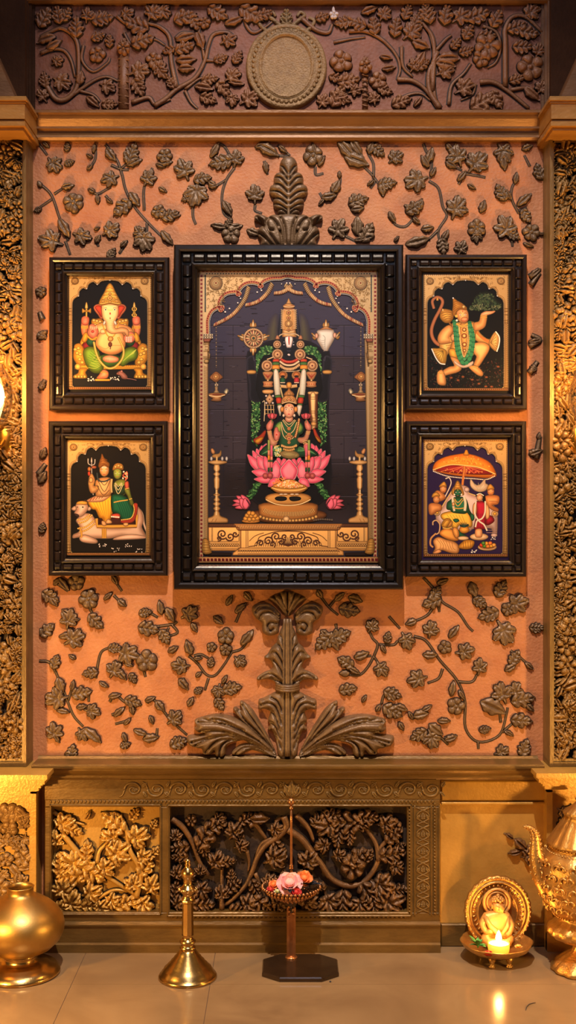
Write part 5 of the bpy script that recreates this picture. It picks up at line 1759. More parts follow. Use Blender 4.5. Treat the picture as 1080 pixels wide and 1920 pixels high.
# ---------------------------------------------------------------- leaping monkey-faced figure with a mountain
root = make_frame(761, 989, 476, 768, YS, YSP, F_SMALL, False, 'small dark framed painting of a leaping monkey-faced figure lifting a green mountain', (793, 955, 514, 735))
P = start_panel(root, YSP, (750, 470, 4.32), (190, 190, 882, 1145), (10, 10, 16))
P.begin('meadow_flowers')
P.scatter([(60, 26, 28), (40, 52, 40), (30, 40, 40), (80, 50, 40)], [(230, 840), (420, 940), (420, 1110), (240, 1110)], 110, 4, 10, 2, .5)
P.scatter([(60, 26, 28), (40, 52, 40), (30, 40, 40), (84, 54, 44)], [(420, 960), (850, 860), (850, 1110), (420, 1110)], 190, 4, 10, 8, .5)
for (a, b) in ((415, 1030), (510, 1022), (585, 1045), (640, 1078), (695, 1100), (742, 1102), (700, 1025), (470, 1050), (795, 940)):
    P.ell((110, 76, 44), a, b, 14, 9, .6)
    P.dot((150, 60, 50), a, b, 4)
P.begin('green_mountain')
P.s((34, 48, 36), [(545, 482), (580, 440), (600, 380), (640, 348), (690, 332), (745, 345), (790, 400), (835, 440), (800, 484), (700, 492), (620, 486)], .4)
P.scatter([(48, 70, 48), (24, 36, 28), (80, 92, 66), (60, 78, 50)], [(560, 478), (600, 400), (650, 345), (740, 350), (820, 450), (790, 482)], 170, 7, 17, 4, .5)
P.scatter([(130, 136, 100), (120, 120, 90)], [(560, 470), (630, 430), (760, 430), (815, 465), (700, 484)], 26, 5, 11, 5, .35)
P.begin('leaping_figure_with_mace')
tl = (184, 116, 76)
P.line(tl, [(275, 470), (262, 410), (292, 378), (330, 386), (345, 420), (322, 480), (280, 560), (255, 640), (264, 705), (300, 752), (360, 772), (410, 762)], 22, 30, edge=.55)
P.s((224, 180, 90), [(294, 402), (303, 376), (313, 402)], .6)
P.line((160, 100, 40), [(395, 575), (430, 630), (470, 690)], 14, edge=.5)
P.s((222, 172, 76), [(326, 545), (328, 500), (348, 474), (385, 476), (424, 492), (432, 540), (405, 580), (362, 582)], .45)
for i in range(4):
    P.line((120, 76, 30), [(332 + i * 10, 510 + i * 16), (372 + i * 8, 498 + i * 16), (424, 505 + i * 18)], 5)
P.s((240, 214, 140), [(340, 490), (345, 468), (356, 486)], .6)
wh = (236, 196, 110)
P.s(wh, [(318, 690), (340, 640), (400, 620), (442, 700), (432, 765), (384, 842), (350, 872), (326, 822)], .5)
for i in range(7):
    P.line((150, 96, 40), [(330 + i * 10, 690 + i * 20), (370 + i * 10, 700 + i * 16), (430, 690 + i * 14)], 5)
P.s((222, 186, 84), [(258, 796), (300, 792), (342, 792), (378, 822), (366, 918), (330, 910), (290, 860)], .5)
for i in range(6):
    P.line((110, 84, 30), [(350, 810), (270 + i * 17, 815 + i * 18)], 4)
P.line((244, 236, 224), [(256, 794), (290, 868), (325, 912), (366, 920)], 8)
P.s(wh, [(556, 580), (620, 592), (642, 660), (700, 712), (740, 722), (740, 762), (640, 742), (590, 692)], .5)
for i in range(4):
    P.line((190, 110, 50), [(580 + i * 12, 595 + i * 6), (620 + i * 8, 670 + i * 8), (720, 728 + i * 8)], 5)
P.s((222, 186, 110), [(722, 762), (738, 702), (775, 656), (804, 702), (786, 816)], .5)
for i in range(6):
    P.line((120, 90, 40), [(732, 745), (775 + i * 3, 670 + i * 27)], 4)
P.line((244, 236, 224), [(774, 654), (804, 700), (802, 760), (784, 818)], 8)
sk = (240, 186, 112)
P.s((234, 182, 92), [(420, 592), (480, 580), (560, 580), (622, 592), (612, 680), (602, 780), (590, 850), (440, 866), (408, 802), (430, 702)], .5)
P.s(sk, [(600, 586), (640, 572), (656, 520), (702, 520), (698, 580), (682, 622), (632, 648), (600, 642)], .55)
P.s((246, 192, 140), [(655, 512), (690, 492), (740, 490), (772, 488), (752, 508), (704, 524), (664, 528)], .55)
for yy in (520, 534):
    P.line((228, 180, 84), [(652, yy + 4), (678, yy + 10), (704, yy + 4)], 8, edge=.5)
P.s(sk, [(306, 702), (338, 642), (398, 602), (432, 642), (404, 700), (442, 690), (472, 682), (482, 702), (442, 732), (380, 754), (318, 752)], .5)
P.line((228, 180, 84), [(404, 700), (414, 740)], 11, edge=.5)
P.s((246, 192, 130), [(412, 690), (440, 668), (474, 672), (482, 700), (450, 726), (418, 728)], .55)
P.s(sk, [(588, 762), (660, 740), (716, 762), (722, 802), (682, 872), (632, 942), (594, 932), (620, 862), (600, 832)], .5, R=8)
P.s(sk, [(556, 942), (600, 930), (640, 950), (672, 990), (662, 1016), (620, 1002)], .55)
P.line((228, 180, 84), [(588, 940), (610, 940), (632, 946)], 8, edge=.5)
P.s((228, 180, 70), [(396, 800), (452, 800), (466, 872), (410, 862)], .5)
P.s(sk, [(408, 862), (470, 880), (498, 950), (470, 982), (400, 1002), (350, 1012), (344, 976), (402, 940), (440, 930)], .5, R=8)
P.s(sk, [(308, 980), (342, 968), (366, 1020), (368, 1086), (310, 1082), (298, 1030)], .55)
P.line((228, 180, 84), [(306, 985), (330, 995), (352, 985)], 9, edge=.5)
P.s((246, 240, 225), [(440, 890), (510, 930), (590, 895), (580, 930), (510, 950), (450, 920)], .6)
P.s((222, 172, 90), [(486, 600), (552, 600), (548, 780), (522, 872), (500, 780)], .5)
for (a, b, r_) in ((520, 640, 16), (520, 690, 20), (522, 760, 18), (522, 810, 12)):
    P.ell((196, 130, 70), a, b, r_, r_, .5)
    P.dot((236, 200, 120), a, b, r_ * .5)
U = [(440, 575), (446, 640), (452, 720), (468, 830), (512, 912), (556, 890), (586, 800), (592, 690), (562, 580)]
P.beads((34, 100, 66), U, 17, 20, rgb2=(52, 130, 84))
U2 = [(462, 590), (470, 700), (486, 810), (515, 880), (545, 850), (566, 780), (570, 690), (550, 590)]
P.beads((44, 116, 76), U2, 12, 18, rgb2=(70, 144, 96))
P.beads((226, 196, 130), [(480, 600), (490, 720), (504, 820), (520, 860), (540, 800), (550, 700), (545, 600)], 4, 10)
P.line((228, 180, 84), [(456, 590), (500, 612), (548, 592)], 20, edge=.5)
P.s((242, 186, 116), [(456, 500), (480, 470), (530, 468), (552, 510), (552, 560), (525, 588), (490, 580), (468, 555)], .55)
P.ell((236, 160, 106), 522, 558, 27, 20, .85)
P.line((150, 60, 50), [(505, 562), (525, 568), (545, 560)], 3.5)
for q in (488, 528):
    P.dot((240, 232, 220), q, 520, 8, None, 8, 5)
    P.dot((24, 18, 18), q, 520, 4)
    P.line((60, 30, 20), [(q - 10, 510), (q, 504), (q + 10, 510)], 3)
P.dot((200, 60, 40), 508, 492, 3, None, 8, 9)
P.s((222, 166, 66), [(424, 510), (430, 440), (430, 384), (460, 404), (500, 426), (540, 462), (530, 480), (490, 474), (462, 492), (444, 530)], .45)
for i in range(5):
    P.line((130, 80, 30), [(430, 420 + i * 20), (465, 412 + i * 14), (500 + i * 8, 430 + i * 9)], 5)
P.ell((246, 210, 130), 515, 455, 12, 12, .5)
P.dot((230, 230, 230), 430, 384, 6)
P.dot((236, 232, 220), 460, 565, 9)
P.dot((228, 180, 84), 456, 530, 12)
arch(P, (190, 190, 882, 1145), 530, 1135)

# ---------------------------------------------------------------- court under an orange umbrella
root = make_frame(761, 988, 789, 1082, YS, YSP, F_SMALL, False, 'small dark framed painting of a court gathered under an orange parasol', (793, 952, 823, 1044))
P = start_panel(root, YSP, (750, 780, 4.32), (190, 190, 872, 1145), (52, 30, 88))
P.begin('orange_parasol')
P.s((228, 136, 40), [(265, 432), (290, 372), (370, 330), (470, 310), (537, 304), (640, 330), (730, 380), (777, 460), (770, 492), (700, 502), (600, 494), (480, 486), (370, 468), (300, 450)], .6)
P.s((150, 36, 40), [(290, 436), (400, 398), (520, 402), (650, 422), (752, 468), (650, 474), (480, 466), (360, 452)], .7)
for i in range(7):
    P.line((210, 110, 60), [(525, 404), (330 + i * 68, 450 + (3 - abs(i - 3)) * 8)], 5)
P.scatter([(220, 150, 70), (200, 90, 60)], [(330, 436), (520, 410), (720, 458), (500, 462)], 40, 5, 9, 3, .6)
P.scatter([(246, 176, 70), (206, 104, 36)], [(310, 380), (470, 322), (600, 330), (740, 410), (500, 380)], 60, 5, 9, 5, .6)
P.beads((250, 210, 120), [(270, 436), (400, 396), (520, 400), (650, 420), (770, 470)], 5, 11)
P.beads((240, 225, 200), [(272, 448), (370, 484), (480, 500), (600, 508), (700, 514), (772, 484)], 5, 13)
P.s((236, 170, 60), [(514, 316), (524, 292), (530, 276), (545, 276), (550, 292), (558, 316)], .55)
P.line((220, 130, 60), [(524, 404), (512, 500), (504, 572)], 20, edge=.5)
P.begin('stone_throne')
th = (206, 182, 172)
P.s(th, [(300, 770), (340, 740), (380, 662), (420, 600), (440, 570), (500, 560), (552, 578), (562, 622), (640, 650), (700, 682), (782, 760), (784, 960), (742, 975), (740, 912), (600, 912), (560, 935), (470, 935), (330, 880), (290, 830)], .6)
for (a, b) in ((300, 782), (768, 792)):
    P.ell((226, 200, 150), a, b, 28, 26, .6)
    P.ell((226, 176, 70), a, b, 14, 13, .6)
for yy in (905, 925, 945):
    P.line((150, 120, 110), [(700, yy), (785, yy)], 4)
P.ell(th, 762, 965, 26, 14, .6)
P.line((226, 190, 120), [(440, 575), (420, 610), (380, 670), (335, 745)], 9, edge=.6)
P.line((226, 190, 120), [(555, 625), (640, 655), (700, 690)], 9, edge=.6)
P.ell((214, 190, 180), 540, 596, 22, 20, .6)
sk = (230, 158, 88)


def attendant(hx, hy, body, crown):
    P.begin('attendant')
    P.s(sk, body, .5)
    P.ell(sk, hx, hy, 27, 32, .55)
    face(P, hx, hy, .72, sk, (150, 50, 40))
    P.s((226, 170, 70), crown, .45)


attendant(350, 592, [(275, 630), (305, 602), (352, 628), (372, 662), (330, 690), (285, 680)], [(316, 575), (330, 552), (360, 532), (378, 572), (350, 568)])
P.line((236, 220, 200), [(368, 508), (398, 500), (414, 540), (396, 592), (366, 652)], 9, edge=.6)
attendant(295, 676, [(232, 722), (268, 704), (332, 720), (334, 764), (300, 775), (262, 800), (236, 790)], [(258, 660), (268, 628), (300, 618), (326, 650), (295, 648)])
P.begin('white_plume')
P.s((234, 222, 190), [(572, 512), (600, 545), (620, 560), (650, 552), (688, 508), (692, 545), (714, 560), (695, 600), (650, 615), (605, 602), (570, 565)], .7)
for i in range(6):
    P.line((170, 156, 120), [(640, 610), (590 + i * 22, 540 + (i % 2) * 12)], 3)
attendant(735, 612, [(688, 652), (740, 640), (802, 652), (794, 712), (745, 722), (796, 752), (784, 776), (720, 742), (690, 692)], [(704, 600), (712, 568), (735, 552), (765, 590), (735, 592)])
P.line((120, 70, 40), [(720, 690), (770, 690), (795, 700)], 4)
P.begin('green_skinned_king')
P.s((232, 184, 66), [(338, 792), (430, 770), (550, 780), (584, 850), (572, 902), (482, 882), (450, 932), (402, 872), (340, 832)], .45, R=6)
for i in range(6):
    P.line((160, 110, 30), [(380 + i * 24, 800), (420 + i * 20, 850), (450 + i * 18, 880)], 3.5)
gk = (36, 104, 70)
P.s((228, 176, 80), [(420, 602), (440, 570), (466, 522), (500, 575), (516, 622), (510, 642), (430, 642)], .5)
P.s(gk, [(396, 690), (440, 660), (520, 660), (548, 702), (562, 760), (592, 812), (580, 832), (546, 782), (520, 792), (430, 782), (408, 762), (378, 752), (382, 705)], .45)
P.ell(gk, 468, 622, 30, 36, .55)
face(P, 468, 622, .8, gk, (150, 60, 60), (230, 180, 60))
P.s((228, 176, 80), [(436, 600), (466, 524), (498, 600), (468, 590)], .5)
for yy in (545, 562, 580):
    P.line((140, 84, 34), [(468 - (yy - 524) * .4, yy), (468 + (yy - 524) * .4, yy)], 4)
P.dot((236, 226, 200), 440, 636, 7)
P.dot((236, 226, 200), 498, 636, 7)
P.line((236, 224, 190), [(520, 655), (530, 710), (524, 768)], 22, edge=.7)
P.line((236, 224, 190), [(425, 660), (430, 720), (440, 770)], 18, edge=.7)
for q in ([(440, 668), (468, 700), (505, 668)], [(436, 680), (468, 730), (512, 680)]):
    P.line((228, 180, 84), q, 7, edge=.5)
P.line((228, 180, 84), [(430, 745), (480, 750), (520, 745)], 9, edge=.5)
P.ell((228, 176, 120), 432, 715, 12, 16, .6)
P.s(gk, [(568, 800), (592, 795), (602, 830), (582, 850)], .5)
P.s(gk, [(430, 840), (462, 832), (480, 850), (450, 862)], .5)
P.s(gk, [(462, 935), (482, 925), (505, 952), (540, 972), (520, 990), (482, 975)], .5)
P.ell((226, 196, 150), 510, 990, 46, 16, .65)
P.begin('queen_in_red_sari')
P.ell((232, 200, 150), 640, 978, 74, 28, .65)
P.s((168, 26, 48), [(690, 830), (736, 806), (764, 850), (704, 884)], .4)
P.s((168, 26, 48), [(610, 702), (642, 690), (690, 700), (702, 780), (694, 862), (694, 912), (650, 918), (604, 918), (604, 870), (620, 800)], .45, R=6)
for i in range(5):
    P.line((100, 12, 30), [(625 + i * 14, 790), (618 + i * 16, 860), (612 + i * 18, 912)], 3.5)
P.s((236, 180, 120), [(592, 722), (615, 702), (622, 760), (612, 802), (590, 792)], .55)
P.s((236, 180, 120), [(700, 712), (724, 760), (722, 820), (700, 836), (692, 800)], .55)
P.s((24, 18, 20), [(612, 652), (628, 626), (664, 624), (688, 650), (690, 700), (672, 690), (660, 640), (632, 640)], .8)
P.ell((238, 186, 128), 645, 660, 25, 30, .6)
face(P, 645, 660, .68, (238, 186, 128), (180, 40, 50), (190, 30, 40))
P.line((236, 228, 206), [(620, 638), (648, 628), (678, 645)], 6)
P.line((240, 230, 200), [(615, 690), (606, 790), (640, 850), (680, 880), (705, 930)], 13, edge=.7)
P.line((240, 230, 200), [(690, 690), (688, 780), (664, 830), (624, 850), (610, 900)], 13, edge=.7)
P.s((236, 176, 120), [(612, 920), (660, 918), (664, 975), (636, 985), (610, 975)], .6)
P.begin('kneeling_monkey_faced_figure')
P.line((222, 160, 96), [(292, 950), (252, 990), (246, 1040), (268, 1064)], 15, edge=.55)
P.line((222, 180, 130), [(266, 884), (268, 856), (296, 846), (322, 880), (316, 940), (292, 960)], 11, edge=.55)
P.s((228, 158, 70), [(318, 952), (358, 912), (424, 920), (444, 960), (474, 1000), (440, 1012), (370, 992)], .5, R=6)
P.s((222, 166, 100), [(268, 1012), (310, 980), (370, 1000), (442, 1020), (478, 1060), (466, 1112), (400, 1106), (340, 1086), (300, 1104), (264, 1112), (284, 1070)], .5, R=6)
for i in range(6):
    P.line((150, 100, 50), [(300 + i * 24, 1000 + i * 5), (330 + i * 20, 1040 + i * 6), (320 + i * 26, 1085)], 4)
P.s((236, 172, 110), [(266, 1110), (310, 1080), (335, 1098), (300, 1114)], .6)
P.ell((236, 176, 90), 385, 868, 40, 34, .5)
P.s((228, 176, 70), [(336, 890), (350, 850), (380, 828), (410, 842), (400, 870), (370, 905)], .45)
P.beads((130, 84, 30), [(345, 880), (375, 845), (405, 850)], 4, 11)
P.line((228, 180, 84), [(345, 905), (385, 912), (420, 900)], 12, edge=.5)
P.s((230, 166, 84), [(425, 930), (440, 900), (470, 920), (478, 970), (450, 990)], .5)
P.begin('offerings')
P.ell((222, 160, 60), 520, 920, 40, 30, .5)
P.line((30, 50, 44), [(485, 885), (520, 895), (556, 880)], 18)
for a in (495, 510, 525, 540):
    P.line((36, 70, 60), [(520, 900), (a, 862)], 8, 3)
P.s((222, 164, 60), [(470, 1062), (520, 1010), (570, 1004), (602, 1020), (582, 1066), (530, 1078)], .45)
for i in range(4):
    P.line((130, 84, 30), [(510 + i * 20, 1015), (516 + i * 18, 1070)], 5)
P.ell((230, 196, 140), 706, 1062, 76, 28, .6)
P.ell((180, 110, 50), 706, 1054, 64, 20, .7)
for (a, b, c) in ((660, 1045, (220, 70, 40)), (685, 1052, (90, 150, 50)), (712, 1055, (232, 140, 50)), (740, 1050, (236, 180, 60)), (700, 1032, (236, 170, 60)), (730, 1030, (232, 130, 60)), (760, 1045, (226, 170, 80)), (675, 1030, (90, 140, 60))):
    P.ell(c, a, b, 17, 15, .6)
P.scatter([(230, 225, 215)], [(570, 1080), (620, 1070), (630, 1105), (580, 1105)], 8, 4, 8, 3, .6)
P.scatter([(230, 225, 215)], [(730, 985), (770, 980), (770, 1000), (730, 1000)], 6, 4, 8, 4, .6)
arch(P, (190, 190, 872, 1145), 525, 1138)
# ---------------------------------------------------------------- the large painting
YM, YMP = -0.082, -0.046
root = make_frame(325, 757, 457, 1106, YM, YMP, M['lacquer_black'], True, 'largest dark framed painting, dark crowned deity standing behind a seated figure on a pink lotus', (372, 707, 503, 1056))
Q1, Q3, Q4, Q6 = (440, 540, 5.143), (365, 820, 3.0857), (365, 495, 6.0), (365, 600, 9.6)
Q2 = (440, 720, 5.143)
P = start_panel(root, YMP, (0, 0, 1), (371, 502, 708, 1057), (50, 44, 58))
MX = 541.0

# ---- stone courses of the painted chamber
P.begin('stone_chamber')
r = random.Random(4)
rows = [610, 669, 718, 768, 818, 868, 930]
P.s((58, 54, 74), [(388, 520), (694, 520), (694, 670), (388, 670)], 1.0, False, R=1, sp=8, hi=1)
P.s((54, 47, 56), [(388, 670), (694, 670), (694, 870), (388, 870)], 1.0, False, R=1, sp=8, hi=1)
P.s((30, 22, 25), [(388, 860), (694, 860), (694, 985), (388, 985)], (42, 35, 42), False, R=40, sp=6, hi=1)
for i, y in enumerate(rows):
    for s in (-1, 1):
        xs_ = (392, 470) if s < 0 else (612, 690)
        P.line((24, 20, 28), [(xs_[0], y), (xs_[1], y)], 1.2)
        P.line((84, 76, 88), [(xs_[0] + 4, y + 1.3), (xs_[1], y + 1.2)], .7)
        x = (xs_[0] + xs_[1]) / 2 + (12 if i % 2 else -6) * s
        if i < len(rows) - 1:
            P.line((26, 22, 30), [(x, y), (x, rows[i + 1])], 1.0)
for k in range(420):
    x = r.uniform(392, 690)
    y = r.uniform(530, 960)
    if 470 < x < 612 and y > 640:
        continue
    w = r.uniform(3, 16)
    c = r.choice([(68, 62, 82), (46, 41, 54), (74, 68, 78), (40, 35, 47)])
    if y > 870:
        c = tuple(int(v * .6) for v in c)
    P.line(c, [(x, y), (x + w, y + r.uniform(-.8, .8))], r.uniform(.5, 1.5))
P.begin('dark_alcove')
Z0 = P.z
P.s((84, 80, 58), [(505, 600), (522, 590), (522, 655), (498, 650)], (52, 47, 60), R=14, mir=MX)
P.s((12, 10, 17), [(462, 668), (474, 658), (500, 640), (541, 636), (582, 640), (608, 658), (620, 668), (616, 780), (618, 930), (541, 945), (464, 930), (466, 780)], (24, 20, 28), R=5)
P.begin('leaf_garlands')
G1, G2, G3, G4 = (26, 66, 34), (52, 104, 52), (84, 140, 74), (150, 178, 110)
P.set(*Q1)
body = [(205, 800), (212, 650), (262, 572), (345, 556), (385, 610), (300, 665), (262, 760), (245, 860), (220, 880)]
P.s((20, 46, 26), body, .6, mir=520)
P.scatter([G1, G2, G3, G2], body, 150, 5, 11, 3, 1.9, mir=520)
P.scatter([G4], body, 22, 5, 9, 4, 1.6, mir=520)
P.set(*Q2)
body = [(160, 50), (200, 90), (240, 130), (245, 300), (240, 420), (215, 480), (220, 600), (170, 560), (160, 420), (165, 250)]
P.s((18, 42, 24), body, .6, mir=524)
P.scatter([G1, G2, G3], body, 190, 4, 9, 6, 1.9, mir=524)
P.scatter([G4], body, 34, 3, 6, 7, 1.5, mir=524)
P.set(*Q3)
body = [(345, 265), (385, 262), (365, 310), (330, 355), (300, 365), (318, 310)]
P.s((18, 42, 24), body, .6, mir=541)
P.scatter([G1, G2, G3], body, 70, 3, 6, 9, 1.8, mir=541)

# ---- gilded arch with its jewelled edges
P.begin('gilded_arch', True, Z0)
P.set(*Q4)
cxq = (540.5 - 365) * 6
hl = [(180, 800), (178, 690), (180, 640), (205, 570), (250, 530), (305, 515), (335, 530), (305, 480), (320, 410), (370, 362), (440, 345), (490, 350), (512, 376), (520, 320), (560, 268), (620, 240), (690, 242), (735, 262), (752, 290), (775, 240), (830, 205), (900, 190), (980, 188), (1053, 168)]
L = [(x - 8, y - 6) for x, y in hl]
Rr = [(2 * cxq - x, y) for x, y in L[::-1]][1:]
low = [(195, 812), (195, 840), (165, 860), (165, 1000), (175, 1010), (160, 1100), (150, 1140)]
lowR = [(2 * cxq - x, y) for x, y in low[::-1]]
bot = (1030 - 495) * 6
inner = low[::-1] + L + Rr + lowR
inner = [(150, bot)] + inner + [(2 * cxq - 150, bot)]
x0, x1, y0 = 52, 2 * cxq - 52, 56
P.s((232, 196, 136), [(x0, bot), (x0, y0), (x1, y0), (x1, bot)] + [tuple(q) for q in smooth_open(inner, 3)[::-1]], .62, False, R=3.0, sp=1.9, rel=.0010)
jew = smooth_open(L + Rr, 3)
for off, col, w in ((4, (30, 24, 36), 16), ):
    P.line(col, [tuple(q) for q in L + Rr], w)
P.beads((236, 232, 220), L + Rr, 4.5, 13)


def shift(pts, d):
    Pn = np.array(pts, float)
    T = np.gradient(Pn, axis=0)
    T /= (np.sqrt((T ** 2).sum(1)) + 1e-9)[:, None]
    N = np.stack([T[:, 1], -T[:, 0]], 1)
    return [tuple(q) for q in Pn + N * d]


Ls = shift(jew, 30)
P.line((206, 120, 84), Ls[::2], 26)
P.line((232, 196, 130), shift(jew, 44)[::2], 5)
P.beads((140, 40, 38), Ls[::2], 8.5, 26)
# red jewel squares round the edge
for (a, b, n) in (((x0 + 24, y0 + 24), (x1 - 24, y0 + 24), 45), ((x0 + 24, y0 + 60), (x0 + 24, bot + 90), 72), ((x1 - 24, y0 + 60), (x1 - 24, bot + 90), 72)):
    a, b = np.array(a, float), np.array(b, float)
    P.line((224, 178, 128), [tuple(a), tuple(b)], 36)
    for i in range(n):
        q = a + (b - a) * (i + .5) / n
        P.dot((136, 34, 40), q[0], q[1], 16, None, 4, 16, PI / 4)
        P.dot((196, 92, 86), q[0] - 3, q[1] - 3, 5, None, 4, 5, PI / 4)
for (a, b, n) in (((x0 + 70, y0 + 55), (x1 - 70, y0 + 55), 60), ((x0 + 68, y0 + 70), (x0 + 68, 540), 30), ((x1 - 68, y0 + 70), (x1 - 68, 540), 30)):
    a, b = np.array(a, float), np.array(b, float)
    P.line((226, 200, 150), [tuple(a), tuple(b)], 22)
    for i in range(n):
        q = a + (b - a) * (i + .5) / n
        P.dot((54, 62, 54), q[0], q[1], 10, None, 4, 9, PI / 4)
# rosettes, chased scrolls
for s in (0, 1):
    rx = 240 if s == 0 else 2 * cxq - 240
    P.ell((222, 188, 126), rx, 218, 74, 76, .62)
    for q in (62, 46, 26):
        P.beads((120, 96, 66) if q != 46 else (160, 120, 70), [(rx + q * math.cos(a), 218 + q * math.sin(a)) for a in np.linspace(0, 2 * PI, 26)], 4.5, 13)
    P.dot((150, 84, 50), rx, 216, 12)
    r = random.Random(11)
    k = 0
    while k < 110:
        ux, uy = r.uniform(140, 1040), r.uniform(135, 560)
        lim = np.interp(ux, [q[0] for q in hl[3:]], [q[1] for q in hl[3:]]) if ux > 205 else 560
        if uy > lim - 62 or (ux - 240) ** 2 + (uy - 218) ** 2 < 84 ** 2:
            continue
        k += 1
        a0 = r.uniform(0, 6)
        rr = r.uniform(12, 26)
        if s:
            ux = 2 * cxq - ux
        P.line((160, 124, 66), [(ux + rr * (1 - q * .18) * math.cos(a0 + q), uy + rr * (1 - q * .18) * math.sin(a0 + q)) for q in (0, .8, 1.6, 2.4, 3.2, 4.0)], 4.5, 2)
# pillars
for s in (0, 1):
    f = (lambda x: x) if s == 0 else (lambda x: 2 * cxq - x)
    for y in (800, 828):
        P.line((236, 214, 170), [(f(96), y), (f(205), y)], 20)
        for i in range(4):
            P.dot((70, 50, 40), f(108 + i * 27), y, 9, None, 4, 9, PI / 4)
    P.s((190, 120, 84), [(f(100), 842), (f(185), 842), (f(168), 878), (f(104), 878)], .6, False)
    for i in range(5):
        P.line((120, 50, 40), [(f(106 + i * 16), 845), (f(108 + i * 14), 875)], 5)
    for y in (890, 905, 980, 1044, 1060):
        P.line((140, 100, 50), [(f(98), y), (f(172), y)], 5)
    P.line((150, 110, 60), [(f(115), 930), (f(150), 930), (f(150), 960), (f(115), 960)], 5)
    P.ell((226, 190, 120), f(132), 1095, 26, 22, .6)
    n = 100
    for i in range(n):
        y = 1150 + (bot - 1250) * i / n
        P.line((160, 112, 54), [(f(104), y), (f(146), y + 16)], 4)
    P.s((222, 176, 90), [(f(92), bot - 110), (f(150), bot - 110), (f(172), bot - 20), (f(188), bot + 40), (f(92), bot + 40)], .55)
    for y in (bot - 80, bot - 50, bot - 20, bot + 10):
        P.line((140, 96, 40), [(f(94), y), (f(168), y)], 6)
# lower edge strip
P.set(0, 0, 1)
P.s((216, 172, 112), [(373, 1044), (708, 1044), (708, 1055), (373, 1055)], .8, False, rel=.0005)
for i in range(48):
    P.dot((104, 30, 30), 376.5 + i * 7, 1049.5, 3.6, None, 4, 3.9, PI / 4)

# ---- swags of blossom under the arch
P.begin('blossom_swags', z=Z0)
P.set(*Q4)


def swag(pts, tail):
    Pn = smooth_open(pts, 10)
    d = np.sqrt(((Pn[1:] - Pn[:-1]) ** 2).sum(1))
    s = np.concatenate([[0], np.cumsum(d)])
    N = int(s[-1] / 19)
    for i in range(N + 1):
        t = s[-1] * i / N
        x, y = np.interp(t, s, Pn[:, 0]), np.interp(t, s, Pn[:, 1])
        x2, y2 = np.interp(min(t + 8, s[-1]), s, Pn[:, 0]), np.interp(min(t + 8, s[-1]), s, Pn[:, 1])
        a = math.atan2(y2 - y, x2 - x)
        fr_ = i / N
        w = 30 - 9 * fr_
        c = (232, 208, 150) if fr_ < tail or i % 3 else (176, 96, 80)
        if fr_ > tail and i % 2:
            c = (206, 168, 124)
        for f in (0, 1):
            X_ = x if f == 0 else 2 * cxq - x
            A_ = a if f == 0 else PI - a
            P.ell((150, 108, 70), X_ + 2, y + 3, 11, w, 1, ang=math.degrees(A_) + 18 * (1 if f == 0 else -1), n=10)
            P.ell(c, X_, y, 8, w - 3, .72, ang=math.degrees(A_) + 18 * (1 if f == 0 else -1), n=10)


swag([(605, 262), (572, 370), (520, 460), (440, 555), (345, 620), (222, 682)], .6)
swag([(868, 225), (820, 320), (740, 400), (660, 440), (580, 458)], .55)
swag([(1085, 240), (1040, 285), (970, 318), (900, 326)], .6)
for (a, b, rr) in ((392, 502, 9), (486, 438, 8), (704, 318, 9), (752, 298, 9), (1036, 216, 9), (978, 226, 6), (344, 540, 10), (516, 388, 8)):
    P.dot((232, 226, 214), a, b, rr, mir=cxq)

# ---- hanging lamps
for s in (0, 1):
    P.begin('hanging_oil_lamp', z=Z0)
    P.set(*Q6)
    mxq = (541 - 365) * 9.6
    f = (lambda x: x) if s == 0 else (lambda x: 2 * mxq - x)
    P.beads((150, 126, 96), [(f(388), 140), (f(390), 880)], 11, 34, rgb2=(92, 76, 64))
    P.s((196, 138, 84), [(f(385), 930), (f(455), 975), (f(505), 1030), (f(455), 1070), (f(385), 1118), (f(315), 1080), (f(272), 1035), (f(320), 975)], .5)
    P.ell((220, 160, 90), f(385), 1025, 62, 62, .55)
    P.ell((240, 190, 110), f(382), 1020, 28, 28, .6)
    P.line((206, 190, 150), [(f(388), 1120), (f(388), 1150)], 10)
    P.ell((220, 206, 170), f(393), 1170, 34, 28, .6)
    P.ell((50, 44, 56), f(393), 1170, 14, 12, 1)
    P.s((206, 180, 130), [(f(365), 1205), (f(415), 1205), (f(412), 1260), (f(445), 1320), (f(340), 1320), (f(370), 1260)], .5)
    P.s((190, 140, 84), [(f(255), 1325), (f(400), 1312), (f(545), 1325), (f(575), 1315), (f(560), 1350), (f(505), 1375), (f(470), 1415), (f(480), 1448), (f(400), 1462), (f(290), 1445), (f(330), 1415), (f(270), 1380)], .5)
    P.line((240, 214, 160), [(f(258), 1358), (f(400), 1382), (f(545), 1350)], 12)
    P.ell((120, 60, 40), f(400), 1345, 90, 14, .8)
    P.s((206, 200, 150), [(f(540), 1330), (f(520), 1290), (f(545), 1250), (f(580), 1225), (f(615), 1260), (f(610), 1300), (f(580), 1335)], (60, 54, 62), R=5)
    P.ell((244, 236, 190), f(568), 1300, 16, 28, .8)

